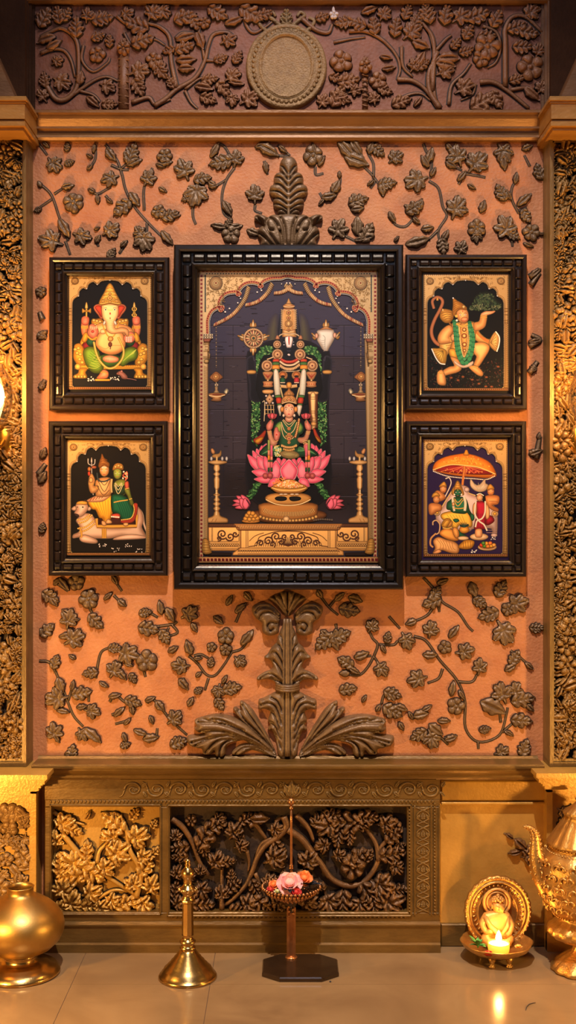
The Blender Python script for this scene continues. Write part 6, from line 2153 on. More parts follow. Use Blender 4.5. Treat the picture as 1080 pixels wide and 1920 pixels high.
# ---- standing lamps at the sides
for s in (0, 1):
    P.begin('standing_oil_lamp', z=Z0)
    P.set(*Q3)
    f = (lambda x: x) if s == 0 else (lambda x: 2 * 541 - x)
    pr_ = [(12, 155), (18, 185), (8, 200), (20, 212), (10, 225), (16, 240), (15, 262), (14, 290), (8, 300), (8, 322), (20, 332), (8, 344), (18, 362), (8, 372), (22, 384), (10, 398), (20, 412), (10, 425), (16, 436), (22, 455), (60, 470), (64, 488), (50, 494)]
    cxl = 128
    P.s((206, 158, 94), [(f(cxl - a), b) for a, b in pr_] + [(f(cxl + a), b) for a, b in pr_[::-1]], .42, True, R=3)
    P.line((246, 220, 160), [(f(cxl - 3), 165), (f(cxl - 3), 450)], 5)
    for y in (200, 225, 300, 332, 372, 398, 425):
        P.line((120, 74, 36), [(f(cxl - 12), y), (f(cxl + 12), y)], 3)
    P.s((214, 170, 104), [(f(82), 140), (f(128), 132), (f(185), 140), (f(178), 150), (f(140), 158), (f(118), 158), (f(88), 150)], .5)
    P.s((220, 176, 104), [(f(100), 110), (f(112), 98), (f(140), 94), (f(152), 74), (f(154), 98), (f(148), 110), (f(134), 118), (f(110), 118)], .5)
    P.s((220, 160, 100), [(f(94), 70), (f(104), 64), (f(118), 84), (f(110), 98), (f(98), 90)], .5)
    P.line((220, 176, 104), [(f(128), 112), (f(128), 140)], 9)
    for a in (97, 160, 185):
        P.ell((250, 246, 230), f(a), 124, 8, 14, (90, 80, 84), R=3)
    for a in (20, 40):
        P.line((140, 90, 50), [(f(cxl - 40 + a), 470), (f(cxl - 50 + a), 490)], 3)

# ---- carved altar front
P.begin('carved_altar', z=Z0)
P.set(*Q3)
al, dk = (222, 170, 96), (74, 44, 30)
P.s(al, [(80, 505), (1002, 505), (1002, 655), (80, 655)], .8, False, R=3)
P.s((96, 62, 40), [(80, 500), (1002, 500), (1002, 520), (80, 520)], .7, False)
P.s(al, [(232, 505), (848, 505), (824, 535), (820, 640), (860, 660), (862, 682), (220, 682), (222, 668), (262, 640), (262, 535)], .75, False, R=3)
P.s((200, 148, 84), [(228, 500), (854, 500), (838, 536), (246, 536)], .55, False)
for i in range(62):
    P.line(dk, [(236 + i * 9.9, 508), (242 + i * 9.9, 528)], 3)
for i in range(14):
    for a0 in (86, 862):
        P.line(dk, [(a0 + i * 10, 502), (a0 + 6 + i * 10, 516)], 3)
for y in (538, 640, 652, 674):
    P.line(dk, [(250, y), (830, y)], 3)
for x in (308, 772, 298, 782, 268, 814):
    P.line(dk, [(x, 540), (x, 640)], 3)
for y in (520, 602, 612, 632, 645):
    P.line(dk, [(84, y), (256, y)], 2.6)
    P.line(dk, [(826, y), (998, y)], 2.6)
for x in (98, 104, 256):
    P.line(dk, [(x, 522), (x, 600)], 2.6, mir=541)
for i in range(44):
    P.line(dk, [(250 + i * 13.4, 664), (256 + i * 13.4, 656), (262 + i * 13.4, 664)], 3)
for i in range(13):
    for a0 in (90, 826):
        P.line(dk, [(a0 + i * 13, 628), (a0 + 6 + i * 13, 618), (a0 + 12 + i * 13, 628)], 3)
P.line(dk, [(312, 632), (360, 622), (372, 580), (420, 560), (470, 546), (541, 542)], 4, mir=541)
P.line(dk, [(316, 600), (350, 570), (400, 552)], 3, mir=541)


def spiral(cx, cy, r0, a0, turns, d, w, n=18):
    P.line(dk, [(cx + r0 * (1 - .85 * k / n) * math.cos(a0 + d * turns * 2 * PI * k / n), cy + r0 * (1 - .85 * k / n) * math.sin(a0 + d * turns * 2 * PI * k / n)) for k in range(n + 1)], w * 1.5, mir=541)


for (a, b, r_, a0, t, d) in ((470, 575, 26, 2.4, 1.4, 1), (425, 600, 28, .5, 1.4, -1), (500, 605, 22, 4, 1.3, 1), (380, 612, 20, 3, 1.3, 1), (450, 620, 18, 1, 1.2, -1), (520, 575, 18, 1, 1.2, 1), (160, 560, 30, 1, 1.5, 1), (205, 575, 26, 3, 1.4, -1), (235, 560, 18, 0, 1.2, 1), (140, 585, 16, 2, 1.2, -1)):
    spiral(a, b, r_, a0, t, d, 5)
for i in range(12):
    P.line(dk, [(541, 630), (541 + (i - 5.5) * 7, 600 - abs(i - 5.5) * -3), (541 + (i - 5.5) * 11, 575 + abs(i - 5.5) * 5)], 3.5)
for i in range(14):
    x = 345 + i * 13
    P.line(dk, [(x, 632), (x + 6, 614 - (i % 3) * 6), (x + 14, 604 - (i % 2) * 10)], 3, mir=541)
P.s((30, 18, 18), [(80, 664), (214, 668), (210, 684), (80, 684)], .8, False, mir=541)

# ---- stepped brass pedestal with the feet
P.begin('brass_pedestal', z=Z0 + .0008)
br = (166, 112, 54)
P.s((112, 70, 34), [(320, 440), (400, 420), (680, 420), (760, 440), (742, 470), (640, 494), (440, 494), (345, 470)], .4, R=6)
P.s(br, [(372, 420), (400, 380), (680, 380), (710, 420), (690, 462), (541, 486), (392, 462)], .4, R=7)
for i in range(38):
    t = (i - 18.5) / 19
    P.line((104, 64, 28), [(541 + 140 * t, 405 + 26 * (1 - t * t) ** .5), (541 + 152 * t, 425 + 34 * (1 - t * t) ** .5)], 3)
    P.line((240, 200, 124), [(541 + 140 * t + 3.5, 405 + 26 * (1 - t * t) ** .5), (541 + 152 * t + 3.5, 423 + 34 * (1 - t * t) ** .5)], 2)
for i in range(18):
    t = (i - 8.5) / 9
    P.ell((230, 184, 104), 541 + 170 * t, 448 + 34 * (1 - t * t) ** .5, 9, 9, .45)
P.line((90, 54, 26), [(350, 458), (420, 482), (541, 490), (660, 482), (732, 458)], 5)
P.s((190, 138, 70), [(408, 352), (440, 328), (541, 318), (640, 328), (674, 352), (640, 382), (541, 394), (440, 382)], .5, R=5)
P.line((250, 222, 160), [(412, 360), (470, 386), (541, 394), (612, 386), (670, 360)], 4)
P.s((16, 16, 18), [(466, 350), (488, 342), (528, 346), (530, 362), (500, 368), (470, 362)], .7)
P.s((16, 16, 18), [(550, 346), (590, 342), (614, 350), (608, 363), (572, 369), (552, 362)], .7)
P.ell((236, 200, 140), 530, 472, 18, 16, .5)
P.begin('sweets_on_a_plate', z=Z0 + .0012)
P.ell((200, 140, 60), 325, 484, 52, 12, .6)
for (a, b) in ((295, 470), (318, 474), (342, 472), (362, 468), (304, 452), (328, 454), (350, 454), (316, 438), (336, 440)):
    P.ell((226, 164, 70), a, b, 14, 13, .5)
P.begin('garland_on_the_floor', z=Z0 + .0012)
P.beads((90, 80, 70), [(690, 478), (740, 474), (805, 478)], 6, 13)
for s in (0, 1):
    P.begin('pink_lotus_bud', z=Z0 + .0012)
    f = (lambda x: x) if s == 0 else (lambda x: 2 * 541 - x)
    pk = (226, 104, 128)
    for tip, base, w in (((216, 395), (305, 372), 26), ((220, 365), (310, 380), 30), ((240, 338), (312, 384), 34), ((268, 332), (316, 388), 34), ((232, 408), (300, 398), 26), ((262, 352), (300, 410), 46), ((290, 350), (300, 412), 40)):
        t_, b_ = np.array((f(tip[0]), tip[1]), float), np.array((f(base[0]), base[1]), float)
        d_ = t_ - b_
        n_ = np.array((-d_[1], d_[0])) / (np.linalg.norm(d_) + 1e-6) * w / 2
        P.s(pk, [tuple(b_ - n_ * .5), tuple(b_ + d_ * .45 - n_), tuple(t_), tuple(b_ + d_ * .45 + n_), tuple(b_ + n_ * .5)], .5, R=3)
    P.line((70, 30, 44), [(f(300), 360), (f(318), 392), (f(304), 415)], 8)

# ---- the dark deity
P.begin('dark_crowned_deity', z=Z0 + .0006)
P.set(*Q1)
ax = 524
bk = (18, 17, 25)
P.s(bk, [(116, 690), (140, 660), (175, 652), (202, 690), (206, 770), (228, 880), (262, 960), (262, 1090), (150, 1080), (142, 930), (118, 780)], (40, 38, 50), R=4, mir=527)
P.line((70, 66, 80), [(180, 660), (185, 700), (200, 690)], 4, mir=527)
P.s((206, 160, 84), [(120, 800), (160, 792), (204, 800), (200, 824), (160, 830), (124, 824)], .5, mir=527)
P.s((13, 12, 18), [(250, 700), (380, 640), (520, 620), (670, 640), (800, 700), (800, 1090), (250, 1090)], .8)
P.s(bk, [(426, 480), (436, 250), (470, 200), (520, 180), (574, 200), (610, 260), (622, 480)], (36, 34, 48), R=4)
P.beads((120, 116, 140), [(446, 250), (436, 460)], 3, 14, mir=524)
cr = (226, 174, 102)
P.s(cr, [(468, 482), (462, 400), (456, 300), (462, 240), (478, 205), (520, 196), (566, 205), (582, 240), (590, 300), (584, 400), (590, 482)], .5, R=5)
P.s(cr, [(466, 178), (484, 158), (520, 148), (556, 158), (578, 178), (556, 196), (486, 196)], .5)
P.s((236, 190, 120), [(500, 152), (508, 128), (520, 100), (534, 128), (544, 152)], .55)
for y in (168, 200, 405, 436, 470):
    P.line((140, 80, 50), [(470, y), (522, y + 8), (578, y)], 6)
    P.line((252, 222, 170), [(470, y + 9), (522, y + 17), (578, y + 9)], 4)
for k in range(19):
    y = 215 + k * 10
    P.line((240, 200, 140), [(476, y), (446 + (k % 2) * 4, y - 5)], 4, mir=522)
    P.line((150, 92, 54), [(500, y), (480, y + 4)], 3, mir=522)
for (a, b, r_) in ((520, 240, 22), (520, 290, 20), (520, 345, 34), (520, 405, 16)):
    P.ell((238, 190, 118), a, b, r_, r_, .5)
    P.ell((196, 110, 80), a, b, r_ * .5, r_ * .5, .6)
    P.dot((60, 80, 60), a, b, r_ * .22)
P.ell((240, 200, 130), 520, 345, 18, 24, .6)
P.line((226, 196, 150), [(425, 470), (440, 455), (470, 442), (520, 438), (575, 442), (608, 455), (626, 470)], 12, edge=.5)
P.s((206, 150, 110), [(398, 470), (412, 455), (428, 470), (432, 495), (396, 495)], .5, mir=524)
P.s((20, 20, 28), [(444, 482), (520, 476), (608, 482), (620, 570), (600, 640), (565, 684), (522, 694), (482, 684), (450, 640), (436, 570)], (34, 32, 42), R=4)
P.s((240, 232, 226), [(488, 476), (505, 474), (510, 540), (540, 540), (545, 474), (558, 476), (545, 566), (528, 574), (505, 566)], .85)
P.s((244, 236, 232), [(488, 476), (558, 476), (546, 568), (523, 575), (500, 568)], .86, R=3)
P.s((200, 110, 90), [(515, 476), (533, 476), (530, 545), (519, 545)], .8)
for q in (-1, 1):
    P.dot((200, 200, 214), 522 + q * 46, 548, 8, None, 8, 4)
    P.dot((200, 200, 214), 522 + q * 46, 522, 5, None, 8, 2.5)
P.line((70, 74, 96), [(505, 604), (522, 610), (540, 604)], 4)
P.s((232, 232, 236), [(508, 644), (522, 634), (538, 646), (526, 656)], .8)
for (a, b, r_) in ((410, 545, 38), (413, 642, 53), (312, 750, 54)):
    for mr_ in (None, 1):
        x = a if mr_ is None else 2 * (522 if a > 350 else 530) - a
        P.ell((224, 180, 124), x, b, r_, r_, .5)
        P.ell((150, 100, 70), x, b, r_ * .72, r_ * .72, .9)
        P.ell((232, 194, 140), x, b, r_ * .62, r_ * .62, .7)
        for rr in (.86, .48):
            P.beads((248, 226, 186) if rr > .8 else (150, 84, 60), [(x + rr * r_ * math.cos(t), b + rr * r_ * math.sin(t)) for t in np.linspace(0, 2 * PI, 20)], r_ * .055, r_ * .2)
        P.dot((120, 60, 50), x, b, r_ * .2)
# necklaces
P.line((200, 58, 44), [(446, 688), (484, 708), (525, 714), (566, 708), (608, 688)], 28, edge=.5)
P.beads((240, 130, 90), [(446, 684), (484, 704), (525, 710), (566, 704), (608, 684)], 4, 16)
P.line((232, 190, 140), [(432, 706), (480, 738), (525, 746), (572, 738), (622, 706)], 22, edge=.5)
P.beads((255, 236, 200), [(432, 706), (480, 738), (525, 746), (572, 738), (622, 706)], 5, 13)
P.line((226, 180, 120), [(424, 730), (476, 768), (525, 776), (576, 768), (630, 730)], 16, edge=.5)
for i in range(15):
    t = (i - 7) / 7
    P.ell((240, 206, 150), 526 + t * 98, 788 - 42 * t * t, 7, 13, .55, n=10)
P.line((226, 200, 160), [(460, 800), (526, 806), (600, 800), (640, 790)], 6)
# ornaments, girdle pendants
for s in (0, 1):
    f = (lambda x: x) if s == 0 else (lambda x: 2 * 530 - x)
    P.line((236, 200, 150), [(f(312), 690), (f(340), 680), (f(370), 668)], 12, edge=.6)
    P.s((230, 180, 120), [(f(272), 815), (f(320), 806), (f(370), 815), (f(352), 860), (f(335), 885), (f(305), 885), (f(288), 860)], .45)
    for i in range(5):
        P.line((150, 60, 40), [(f(320), 872), (f(286 + i * 17), 826)], 6, 9)
    P.line((240, 200, 140), [(f(320), 885), (f(320), 900)], 14)
    P.s((220, 164, 106), [(f(272), 905), (f(320), 898), (f(372), 905), (f(360), 930), (f(372), 950), (f(320), 960), (f(272), 950), (f(284), 930)], .45)
    for i in range(5):
        P.ell((210, 120, 80), f(284 + i * 18), 928, 6, 9, .6)
    P.ell((224, 174, 112), f(464), 844, 46, 42, .5)
    P.ell((206, 130, 70), f(464), 838, 30, 26, .6)
    P.ell((30, 24, 26), f(464), 852, 20, 10, 1)
    P.s((200, 56, 60) if s else (40, 96, 60), [(f(444), 868), (f(482), 868), (f(486), 915), (f(440), 915)], .5)
    P.line((236, 210, 180), [(f(440), 914), (f(486), 914)], 7)
P.line((226, 180, 116), [(444, 948), (522, 954), (602, 944)], 30, edge=.5)
P.beads((252, 226, 180), [(444, 936), (522, 942), (602, 932)], 4, 14)
P.s((232, 170, 80), [(500, 940), (505, 915), (524, 908), (544, 915), (550, 940), (540, 965), (508, 965)], .5)
# left column of ornament and the gilded staff
P.s((226, 176, 110), [(270, 988), (322, 980), (372, 988), (366, 1014), (322, 1022), (276, 1014)], .5)
P.set(*Q2)
P.s((18, 16, 22), [(270, 100), (382, 100), (392, 300), (400, 420), (280, 420)], .9, False)
P.s((226, 190, 140), [(336, 95), (374, 148), (336, 200), (298, 148)], .6, False)
P.dot((120, 60, 40), 336, 148, 9)
for (a, b) in ((304, 116), (370, 116), (306, 184), (368, 184)):
    P.ell((230, 230, 230), a, b, 10, 10, .6)
for x in (290, 318, 348, 374):
    P.line((206, 176, 120), [(x, 200), (x + 4, 300)], 5)
for y in (204, 246, 250, 286):
    P.line((190, 150, 96), [(284, y), (382, y)], 4)
P.line((210, 190, 150), [(268, 175), (290, 175), (284, 360)], 6)
P.s((120, 70, 40), [(706, 80), (802, 80), (796, 300), (800, 420), (740, 440), (724, 300)], .5, False)
P.s((226, 184, 120), [(712, 76), (800, 76), (796, 100), (716, 100)], .5)
P.s((236, 196, 130), [(732, 100), (778, 100), (776, 290), (782, 330), (776, 420), (745, 436), (748, 330), (738, 290)], .5, R=3)
for y in (128, 146, 262, 280, 330, 352):
    P.line((110, 64, 36), [(718, y), (792, y)], 5)
P.ell((220, 170, 100), 762, 385, 26, 22, .5)
P.s((206, 78, 46), [(180, 540), (240, 500), (290, 450), (300, 470), (262, 555), (220, 582)], .5)
P.s((226, 160, 50), [(196, 545), (250, 515), (276, 520), (245, 560), (215, 575)], .55)
P.s((206, 78, 46), [(756, 440), (772, 430), (800, 490), (830, 540), (826, 570), (780, 520)], .5)
P.s((226, 160, 50), [(776, 500), (812, 530), (830, 552), (806, 556)], .55)
# long flower garland over the shoulders
for s in (0, 1):
    P.set(*Q1)
    f = (lambda x: x) if s == 0 else (lambda x: 2 * 532 - x)
    P.s((206, 76, 46), [(f(370), 690), (f(398), 684), (f(428), 690), (f(426), 716), (f(372), 716)], .55)
    P.s((72, 120, 60), [(f(370), 716), (f(428), 716), (f(430), 746), (f(368), 746)], .5)
    P.s((232, 160, 60), [(f(364), 748), (f(396), 742), (f(430), 748), (f(432), 784), (f(396), 790), (f(362), 784)], .6)
    P.s((72, 120, 60), [(f(368), 786), (f(430), 786), (f(424), 808), (f(374), 808)], .5)
    P.s((226, 226, 206), [(f(376), 806), (f(420), 806), (f(440), 1035), (f(390), 1038)], .72, R=4)
    for i in range(22):
        P.line((176, 180, 150), [(f(380 + i * .6), 815 + i * 10.2), (f(400 + i * .7), 820 + i * 10.2), (f(420 + i * .8), 814 + i * 10.2)], 2.6)
    P.line((214, 190, 130), [(f(440), 960), (f(470), 1080)], 14, edge=.6)
    P.set(*Q2)
    g_ = (lambda x: x) if s == 0 else (lambda x: 2 * 531 - x)
    P.s((72, 120, 60), [(g_(388), 112), (g_(442), 108), (g_(446), 134), (g_(400), 138)], .5)
    P.s((206, 70, 40), [(g_(400), 138), (g_(446), 134), (g_(452), 188), (g_(410), 192)], .55)
    P.s((72, 120, 60), [(g_(410), 192), (g_(450), 190), (g_(448), 210), (g_(416), 212)], .5)
    P.s((222, 224, 206), [(g_(414), 210), (g_(456), 206), (g_(462), 260), (g_(440), 310), (g_(430), 290), (g_(420), 250)], .72)

# ---- discus and conch
ZD = P.z
P.begin('golden_discus', z=Z0)
P.set(*Q1)
gd = (230, 190, 130)
for (x, y, a) in ((178, 345, 0), (178, 612, 180), (65, 472, -70), (300, 470, 70)):
    ca, sa = math.cos(math.radians(a)), math.sin(math.radians(a))

    def rt(p):
        return (x + p[0] * ca - p[1] * sa, y + p[0] * sa + p[1] * ca)
    P.s((226, 180, 100), [rt(p) for p in ((-26, 30), (-30, 5), (-18, -12), (-14, 8), (-8, -25), (0, -42), (8, -25), (12, 8), (20, -12), (30, 5), (26, 30))], .55)
    P.s((248, 226, 170), [rt(p) for p in ((-8, 26), (-8, 0), (0, -24), (8, 0), (8, 26))], .7)
P.ell(gd, 182, 485, 98, 98, .5)
P.ell((90, 60, 50), 182, 485, 80, 80, 1)
for i in range(16):
    a = 2 * PI * i / 16
    P.ell((232, 200, 150), 182 + 54 * math.cos(a), 485 + 54 * math.sin(a), 25, 8, .6, ang=math.degrees(a), n=12)
    P.dot((150, 50, 50) if i % 2 else (60, 90, 60), 182 + 58 * math.cos(a + PI / 16), 485 + 58 * math.sin(a + PI / 16), 12, None, 8, 4, -(a + PI / 16))
P.ell(gd, 182, 485, 28, 28, .5)
P.ell((70, 90, 70), 182, 485, 12, 12, .6)
P.beads((252, 234, 196), [(182 + 90 * math.cos(t), 485 + 90 * math.sin(t)) for t in np.linspace(0, 2 * PI, 30)], 4, 16)
P.begin('white_conch', z=Z0)
P.s((222, 220, 206), [(792, 420), (820, 402), (880, 396), (944, 402), (958, 420), (966, 470), (940, 530), (905, 590), (880, 652), (850, 600), (815, 540), (794, 500), (806, 460)], .55, R=7)
P.line((150, 148, 140), [(850, 455), (872, 480), (870, 540), (880, 640)], 5)
for i in range(6):
    P.line((150, 148, 140), [(820 + i * 7, 500 + i * 22), (850 + i * 3, 508 + i * 20), (874, 500 + i * 20)], 3)
P.s((226, 170, 110), [(816, 404), (850, 384), (880, 366), (912, 384), (948, 404), (880, 396)], .5)
for (x, y, a) in ((880, 345, 0), (770, 460, -50), (990, 455, 40)):
    ca, sa = math.cos(math.radians(a)), math.sin(math.radians(a))

    def rt(p):
        return (x + p[0] * ca - p[1] * sa, y + p[0] * sa + p[1] * ca)
    P.s((226, 180, 100), [rt(p) for p in ((-26, 30), (-30, 5), (-18, -12), (-14, 8), (-8, -25), (0, -42), (8, -25), (12, 8), (20, -12), (30, 5), (26, 30))], .55)
    P.s((248, 226, 170), [rt(p) for p in ((-8, 26), (-8, 0), (0, -24), (8, 0), (8, 26))], .7)
P.ell((232, 180, 150), 790, 462, 16, 26, .55)
P.ell((232, 180, 150), 964, 456, 16, 26, .55)

# ---- lotus throne
P.begin('pink_lotus_throne', z=ZD)
P.set(*Q2)


def petal(tip, base, w, col=(240, 134, 150), mir=None, bl=.48):
    for m in ((None,) if mir is None else (None, 1)):
        t_ = np.array((tip[0] if m is None else 2 * mir - tip[0], tip[1]), float)
        b_ = np.array((base[0] if m is None else 2 * mir - base[0], base[1]), float)
        d_ = t_ - b_
        n_ = np.array((-d_[1], d_[0])) / (np.linalg.norm(d_) + 1e-6) * w / 2
        pts = [b_ - n_ * .45, b_ + d_ * .25 - n_ * .9, b_ + d_ * .55 - n_, b_ + d_ * .82 - n_ * .5, t_, b_ + d_ * .82 + n_ * .5, b_ + d_ * .55 + n_, b_ + d_ * .25 + n_ * .9, b_ + n_ * .45]
        P.s((240, 168, 176), [tuple(q) for q in pts], .62, R=1.6)
        c_ = (b_ + t_) / 2
        P.s(col, [tuple(c_ + (q - c_) * .9) for q in pts], (204, 54, 90), R=7)
        for k in (-.35, 0, .35):
            P.line((238, 140, 152), [tuple(b_ + d_ * .1 + n_ * k), tuple(b_ + d_ * .55 + n_ * k * 1.3), tuple(b_ + d_ * .88 + n_ * k * .3)], 2.2, 1)


for tip, base, w in (((308, 572), (240, 720), 70), ((262, 590), (250, 740), 60), ((420, 700), (430, 860), 80), ((480, 705), (470, 860), 80), ((210, 622), (280, 800), 84), ((172, 640), (270, 830), 80), ((122, 678), (260, 850), 80), ((216, 690), (320, 860), 96), ((162, 842), (340, 880), 84), ((290, 690), (330, 850), 70),
                     ((184, 918), (380, 925), 72), ((400, 735), (390, 925), 120), ((322, 990), (420, 920), 84)):
    petal(tip, base, w, mir=523)
petal((524, 724), (524, 935), 172)
P.begin('gold_dish_of_grain')
P.s((206, 150, 70), [(356, 992), (524, 975), (694, 992), (684, 1022), (625, 1050), (524, 1056), (425, 1050), (370, 1022)], .5)
P.line((246, 206, 120), [(358, 1000), (440, 1026), (524, 1030), (610, 1026), (690, 1000)], 7)
P.s((232, 176, 84), [(366, 990), (420, 955), (490, 925), (524, 920), (580, 930), (640, 962), (688, 992), (524, 1012)], .75)
P.scatter([(250, 220, 150), (240, 160, 90), (230, 120, 80), (250, 230, 190)], [(380, 985), (450, 945), (524, 928), (600, 945), (670, 985), (524, 1005)], 130, 4, 9, 3, .7)
P.scatter([(232, 120, 70), (240, 150, 60)], [(350, 960), (420, 905), (490, 905), (440, 960)], 40, 4, 10, 5, .8)
for (a, b) in ((450, 1064), (490, 1064), (555, 1064), (600, 1064)):
    P.ell((232, 214, 180), a, b, 22, 7, .6)

# ---- seated figure in green
P.begin('seated_figure_in_green')
gs = (36, 84, 52)
P.s((22, 18, 20), [(440, 330), (462, 220), (524, 190), (586, 220), (610, 330), (640, 400), (430, 400)], .9)
P.s((28, 66, 40), [(246, 685), (262, 632), (330, 582), (440, 604), (610, 604), (700, 610), (770, 640), (804, 692), (640, 704), (540, 722), (400, 704)], .5, R=6)
for i in range(9):
    P.line((84, 140, 84), [(262 + i * 14, 680 - i * 6), (330 + i * 12, 640 - i * 4), (420 + i * 4, 650)], 4)
    P.line((84, 140, 84), [(780 - i * 14, 680 - i * 6), (720 - i * 12, 640 - i * 4), (640 - i * 4, 650)], 4)
P.scatter([(220, 220, 180), (150, 180, 120), (220, 190, 90)], [(384, 590), (450, 590), (450, 700), (390, 700)], 70, 5, 11, 4, .9)
P.s((176, 160, 100), [(440, 660), (520, 640), (600, 660), (620, 700), (540, 722), (460, 700)], .5)
for i in range(5):
    P.line((90, 70, 40), [(450 + i * 6, 670 + i * 8), (524, 655 + i * 12), (600 - i * 6, 670 + i * 8)], 4)
P.s(gs, [(376, 420), (410, 372), (470, 345), (524, 342), (580, 345), (640, 372), (668, 430), (650, 480), (620, 500), (612, 610), (440, 610), (432, 500), (392, 480)], .45, R=7)
P.s((150, 166, 70), [(392, 420), (415, 380), (452, 366), (462, 420), (440, 470), (408, 462)], (60, 110, 50), R=5, mir=524)
sk = (234, 176, 140)
pk = (228, 142, 124)
# raised arms with lotus flowers
P.s(sk, [(316, 450), (350, 445), (372, 520), (412, 560), (392, 594), (352, 596), (330, 540)], .55)
P.s(pk, [(306, 400), (325, 370), (352, 345), (374, 372), (362, 430), (332, 452), (310, 440)], .55)
P.s(sk, [(726, 455), (694, 450), (668, 512), (612, 520), (612, 552), (650, 572), (700, 545)], .55)
P.s(pk, [(738, 405), (715, 375), (694, 345), (674, 372), (684, 430), (712, 452), (736, 440)], .55)
for yy in (456, 468, 480):
    P.line((230, 184, 110), [(312 + (yy - 456) * .3, yy), (335, yy + 5), (356, yy - 2)], 6, edge=.5)
    P.line((230, 184, 110), [(732 - (yy - 456) * .3, yy), (710, yy + 5), (688, yy - 2)], 6, edge=.5)
P.s(pk, [(376, 482), (384, 440), (398, 416), (416, 424), (424, 458), (438, 462), (440, 490), (420, 545), (396, 552), (380, 530)], .55)
for i in range(3):
    P.line((180, 90, 80), [(388 + i * 11, 470), (393 + i * 11, 428)], 2.5)
P.dot((200, 50, 50), 405, 490, 9)
P.line((230, 184, 110), [(378, 548), (398, 556), (420, 546)], 8, edge=.5)
P.s(pk, [(664, 600), (680, 570), (715, 574), (726, 640), (712, 668), (694, 676), (676, 650)], .55)
for i in range(3):
    P.line((180, 90, 80), [(684 + i * 12, 612), (682 + i * 13, 656)], 2.5)
P.line((232, 200, 120), [(656, 560), (680, 548), (708, 556), (706, 572), (680, 566), (660, 578)], 7, edge=.5)
for cxp in (362, 688):
    for dx, w in ((-44, 30), (44, 30), (-28, 32), (28, 32), (-12, 30), (14, 30), (0, 34)):
        t_ = np.array((cxp + dx, 280 + abs(dx) * .25))
        b_ = np.array((cxp + dx * .2, 336))
        d_ = t_ - b_
        n_ = np.array((-d_[1], d_[0])) / np.linalg.norm(d_) * w / 2
        P.s((232, 100, 110), [tuple(b_ - n_ * .4), tuple(b_ + d_ * .5 - n_), tuple(t_), tuple(b_ + d_ * .5 + n_), tuple(b_ + n_ * .4)], .55, R=2)
    P.line((60, 110, 60), [(cxp, 336), (cxp, 380)], 7)
# jewels
P.s(sk, [(496, 310), (552, 310), (560, 352), (524, 372), (490, 352)], .6)
for q, w in (([(470, 345), (524, 392), (580, 345)], 7), ([(462, 352), (524, 420), (588, 352)], 7), ([(450, 370), (480, 450), (524, 480), (568, 450), (600, 370)], 9), ([(448, 395), (470, 500), (524, 540), (578, 500), (606, 395)], 8)):
    P.line((222, 176, 110), q, w, edge=.5)
    P.beads((250, 224, 170), q, 2.6, 9)
for (a, b, r_) in ((524, 432, 18), (524, 490, 20), (524, 528, 24), (500, 505, 12), (548, 505, 12), (524, 565, 16)):
    P.ell((226, 176, 104), a, b, r_, r_, .5)
    P.dot((150, 60, 60), a, b, r_ * .4)
P.line((222, 174, 100), [(448, 590), (490, 608), (524, 612), (562, 608), (600, 588)], 22, edge=.5)
for i in range(9):
    P.ell((240, 200, 130), 456 + i * 17, 600 + 12 * math.sin(PI * i / 8), 9, 9, .5)
for i in range(7):
    P.ell((226, 180, 104), 475 + i * 16, 630 + 10 * math.sin(PI * i / 6), 8, 12, .5)
P.line((150, 80, 50), [(620, 340), (612, 400), (594, 480), (580, 520)], 26, edge=.5)
P.beads((226, 180, 110), [(620, 340), (612, 400), (594, 480), (580, 520)], 7, 17)
# head and crown
P.s(sk, [(524, 188), (556, 198), (576, 230), (578, 268), (562, 306), (540, 326), (524, 330), (508, 326), (486, 306), (470, 268), (472, 230), (492, 198)], .62, R=6)
face(P, 523, 252, 1.45, sk, (200, 50, 60), (200, 40, 50))
P.beads((232, 190, 130), [(474, 236), (490, 206), (524, 194), (558, 206), (574, 236)], 4, 10)
P.ell((240, 226, 200), 472, 305, 11, 15, .6, mir=523.5)
P.ell((232, 160, 80), 458, 245, 18, 26, .55, mir=523.5)
cr = (224, 164, 92)
P.s(cr, [(452, 196), (455, 150), (480, 120), (498, 112), (550, 112), (568, 120), (594, 150), (598, 196), (564, 186), (524, 178), (484, 186)], .45, R=5)
P.s(cr, [(478, 112), (490, 80), (508, 66), (524, 40), (540, 66), (558, 80), (570, 112)], .45)
for (a, b, r_) in ((524, 150, 20), (490, 158, 15), (558, 158, 15), (466, 170, 12), (582, 170, 12), (524, 95, 14), (500, 125, 10), (548, 125, 10)):
    P.ell((242, 196, 124), a, b, r_, r_, .5)
    P.dot((170, 76, 60), a, b, r_ * .4)
P.line((250, 220, 160), [(456, 188), (490, 178), (524, 172), (558, 178), (594, 188)], 5)
# hanging flower strings
for s in (0, 1):
    P.begin('hanging_flower_string')
    f = (lambda x: x) if s == 0 else (lambda x: 2 * 523 - x)
    for x, seq in ((330, [(540, 640, (150, 170, 90)), (640, 690, (232, 150, 120)), (690, 735, (236, 150, 50)), (735, 752, (60, 110, 60)), (752, 808, (236, 140, 136)), (808, 846, (40, 84, 50))]), (356, [(590, 700, (222, 104, 130)), (700, 735, (240, 160, 130)), (735, 752, (60, 110, 60)), (752, 808, (232, 110, 120)), (808, 846, (40, 84, 50))])):
        for (a, b, c) in seq:
            P.s(c, [(f(x - 11), a), (f(x + 11), a), (f(x + 11), b), (f(x - 11), b)], .6, False, R=2)
    for (a, b) in ((297, 885), (343, 882)):
        P.ell((226, 96, 104), f(a), b, 26, 26, .5)
        P.ell((244, 150, 140), f(a), b, 14, 14, .6)
        P.ell((220, 80, 90), f(a), b, 6, 6, .6)
P.end()
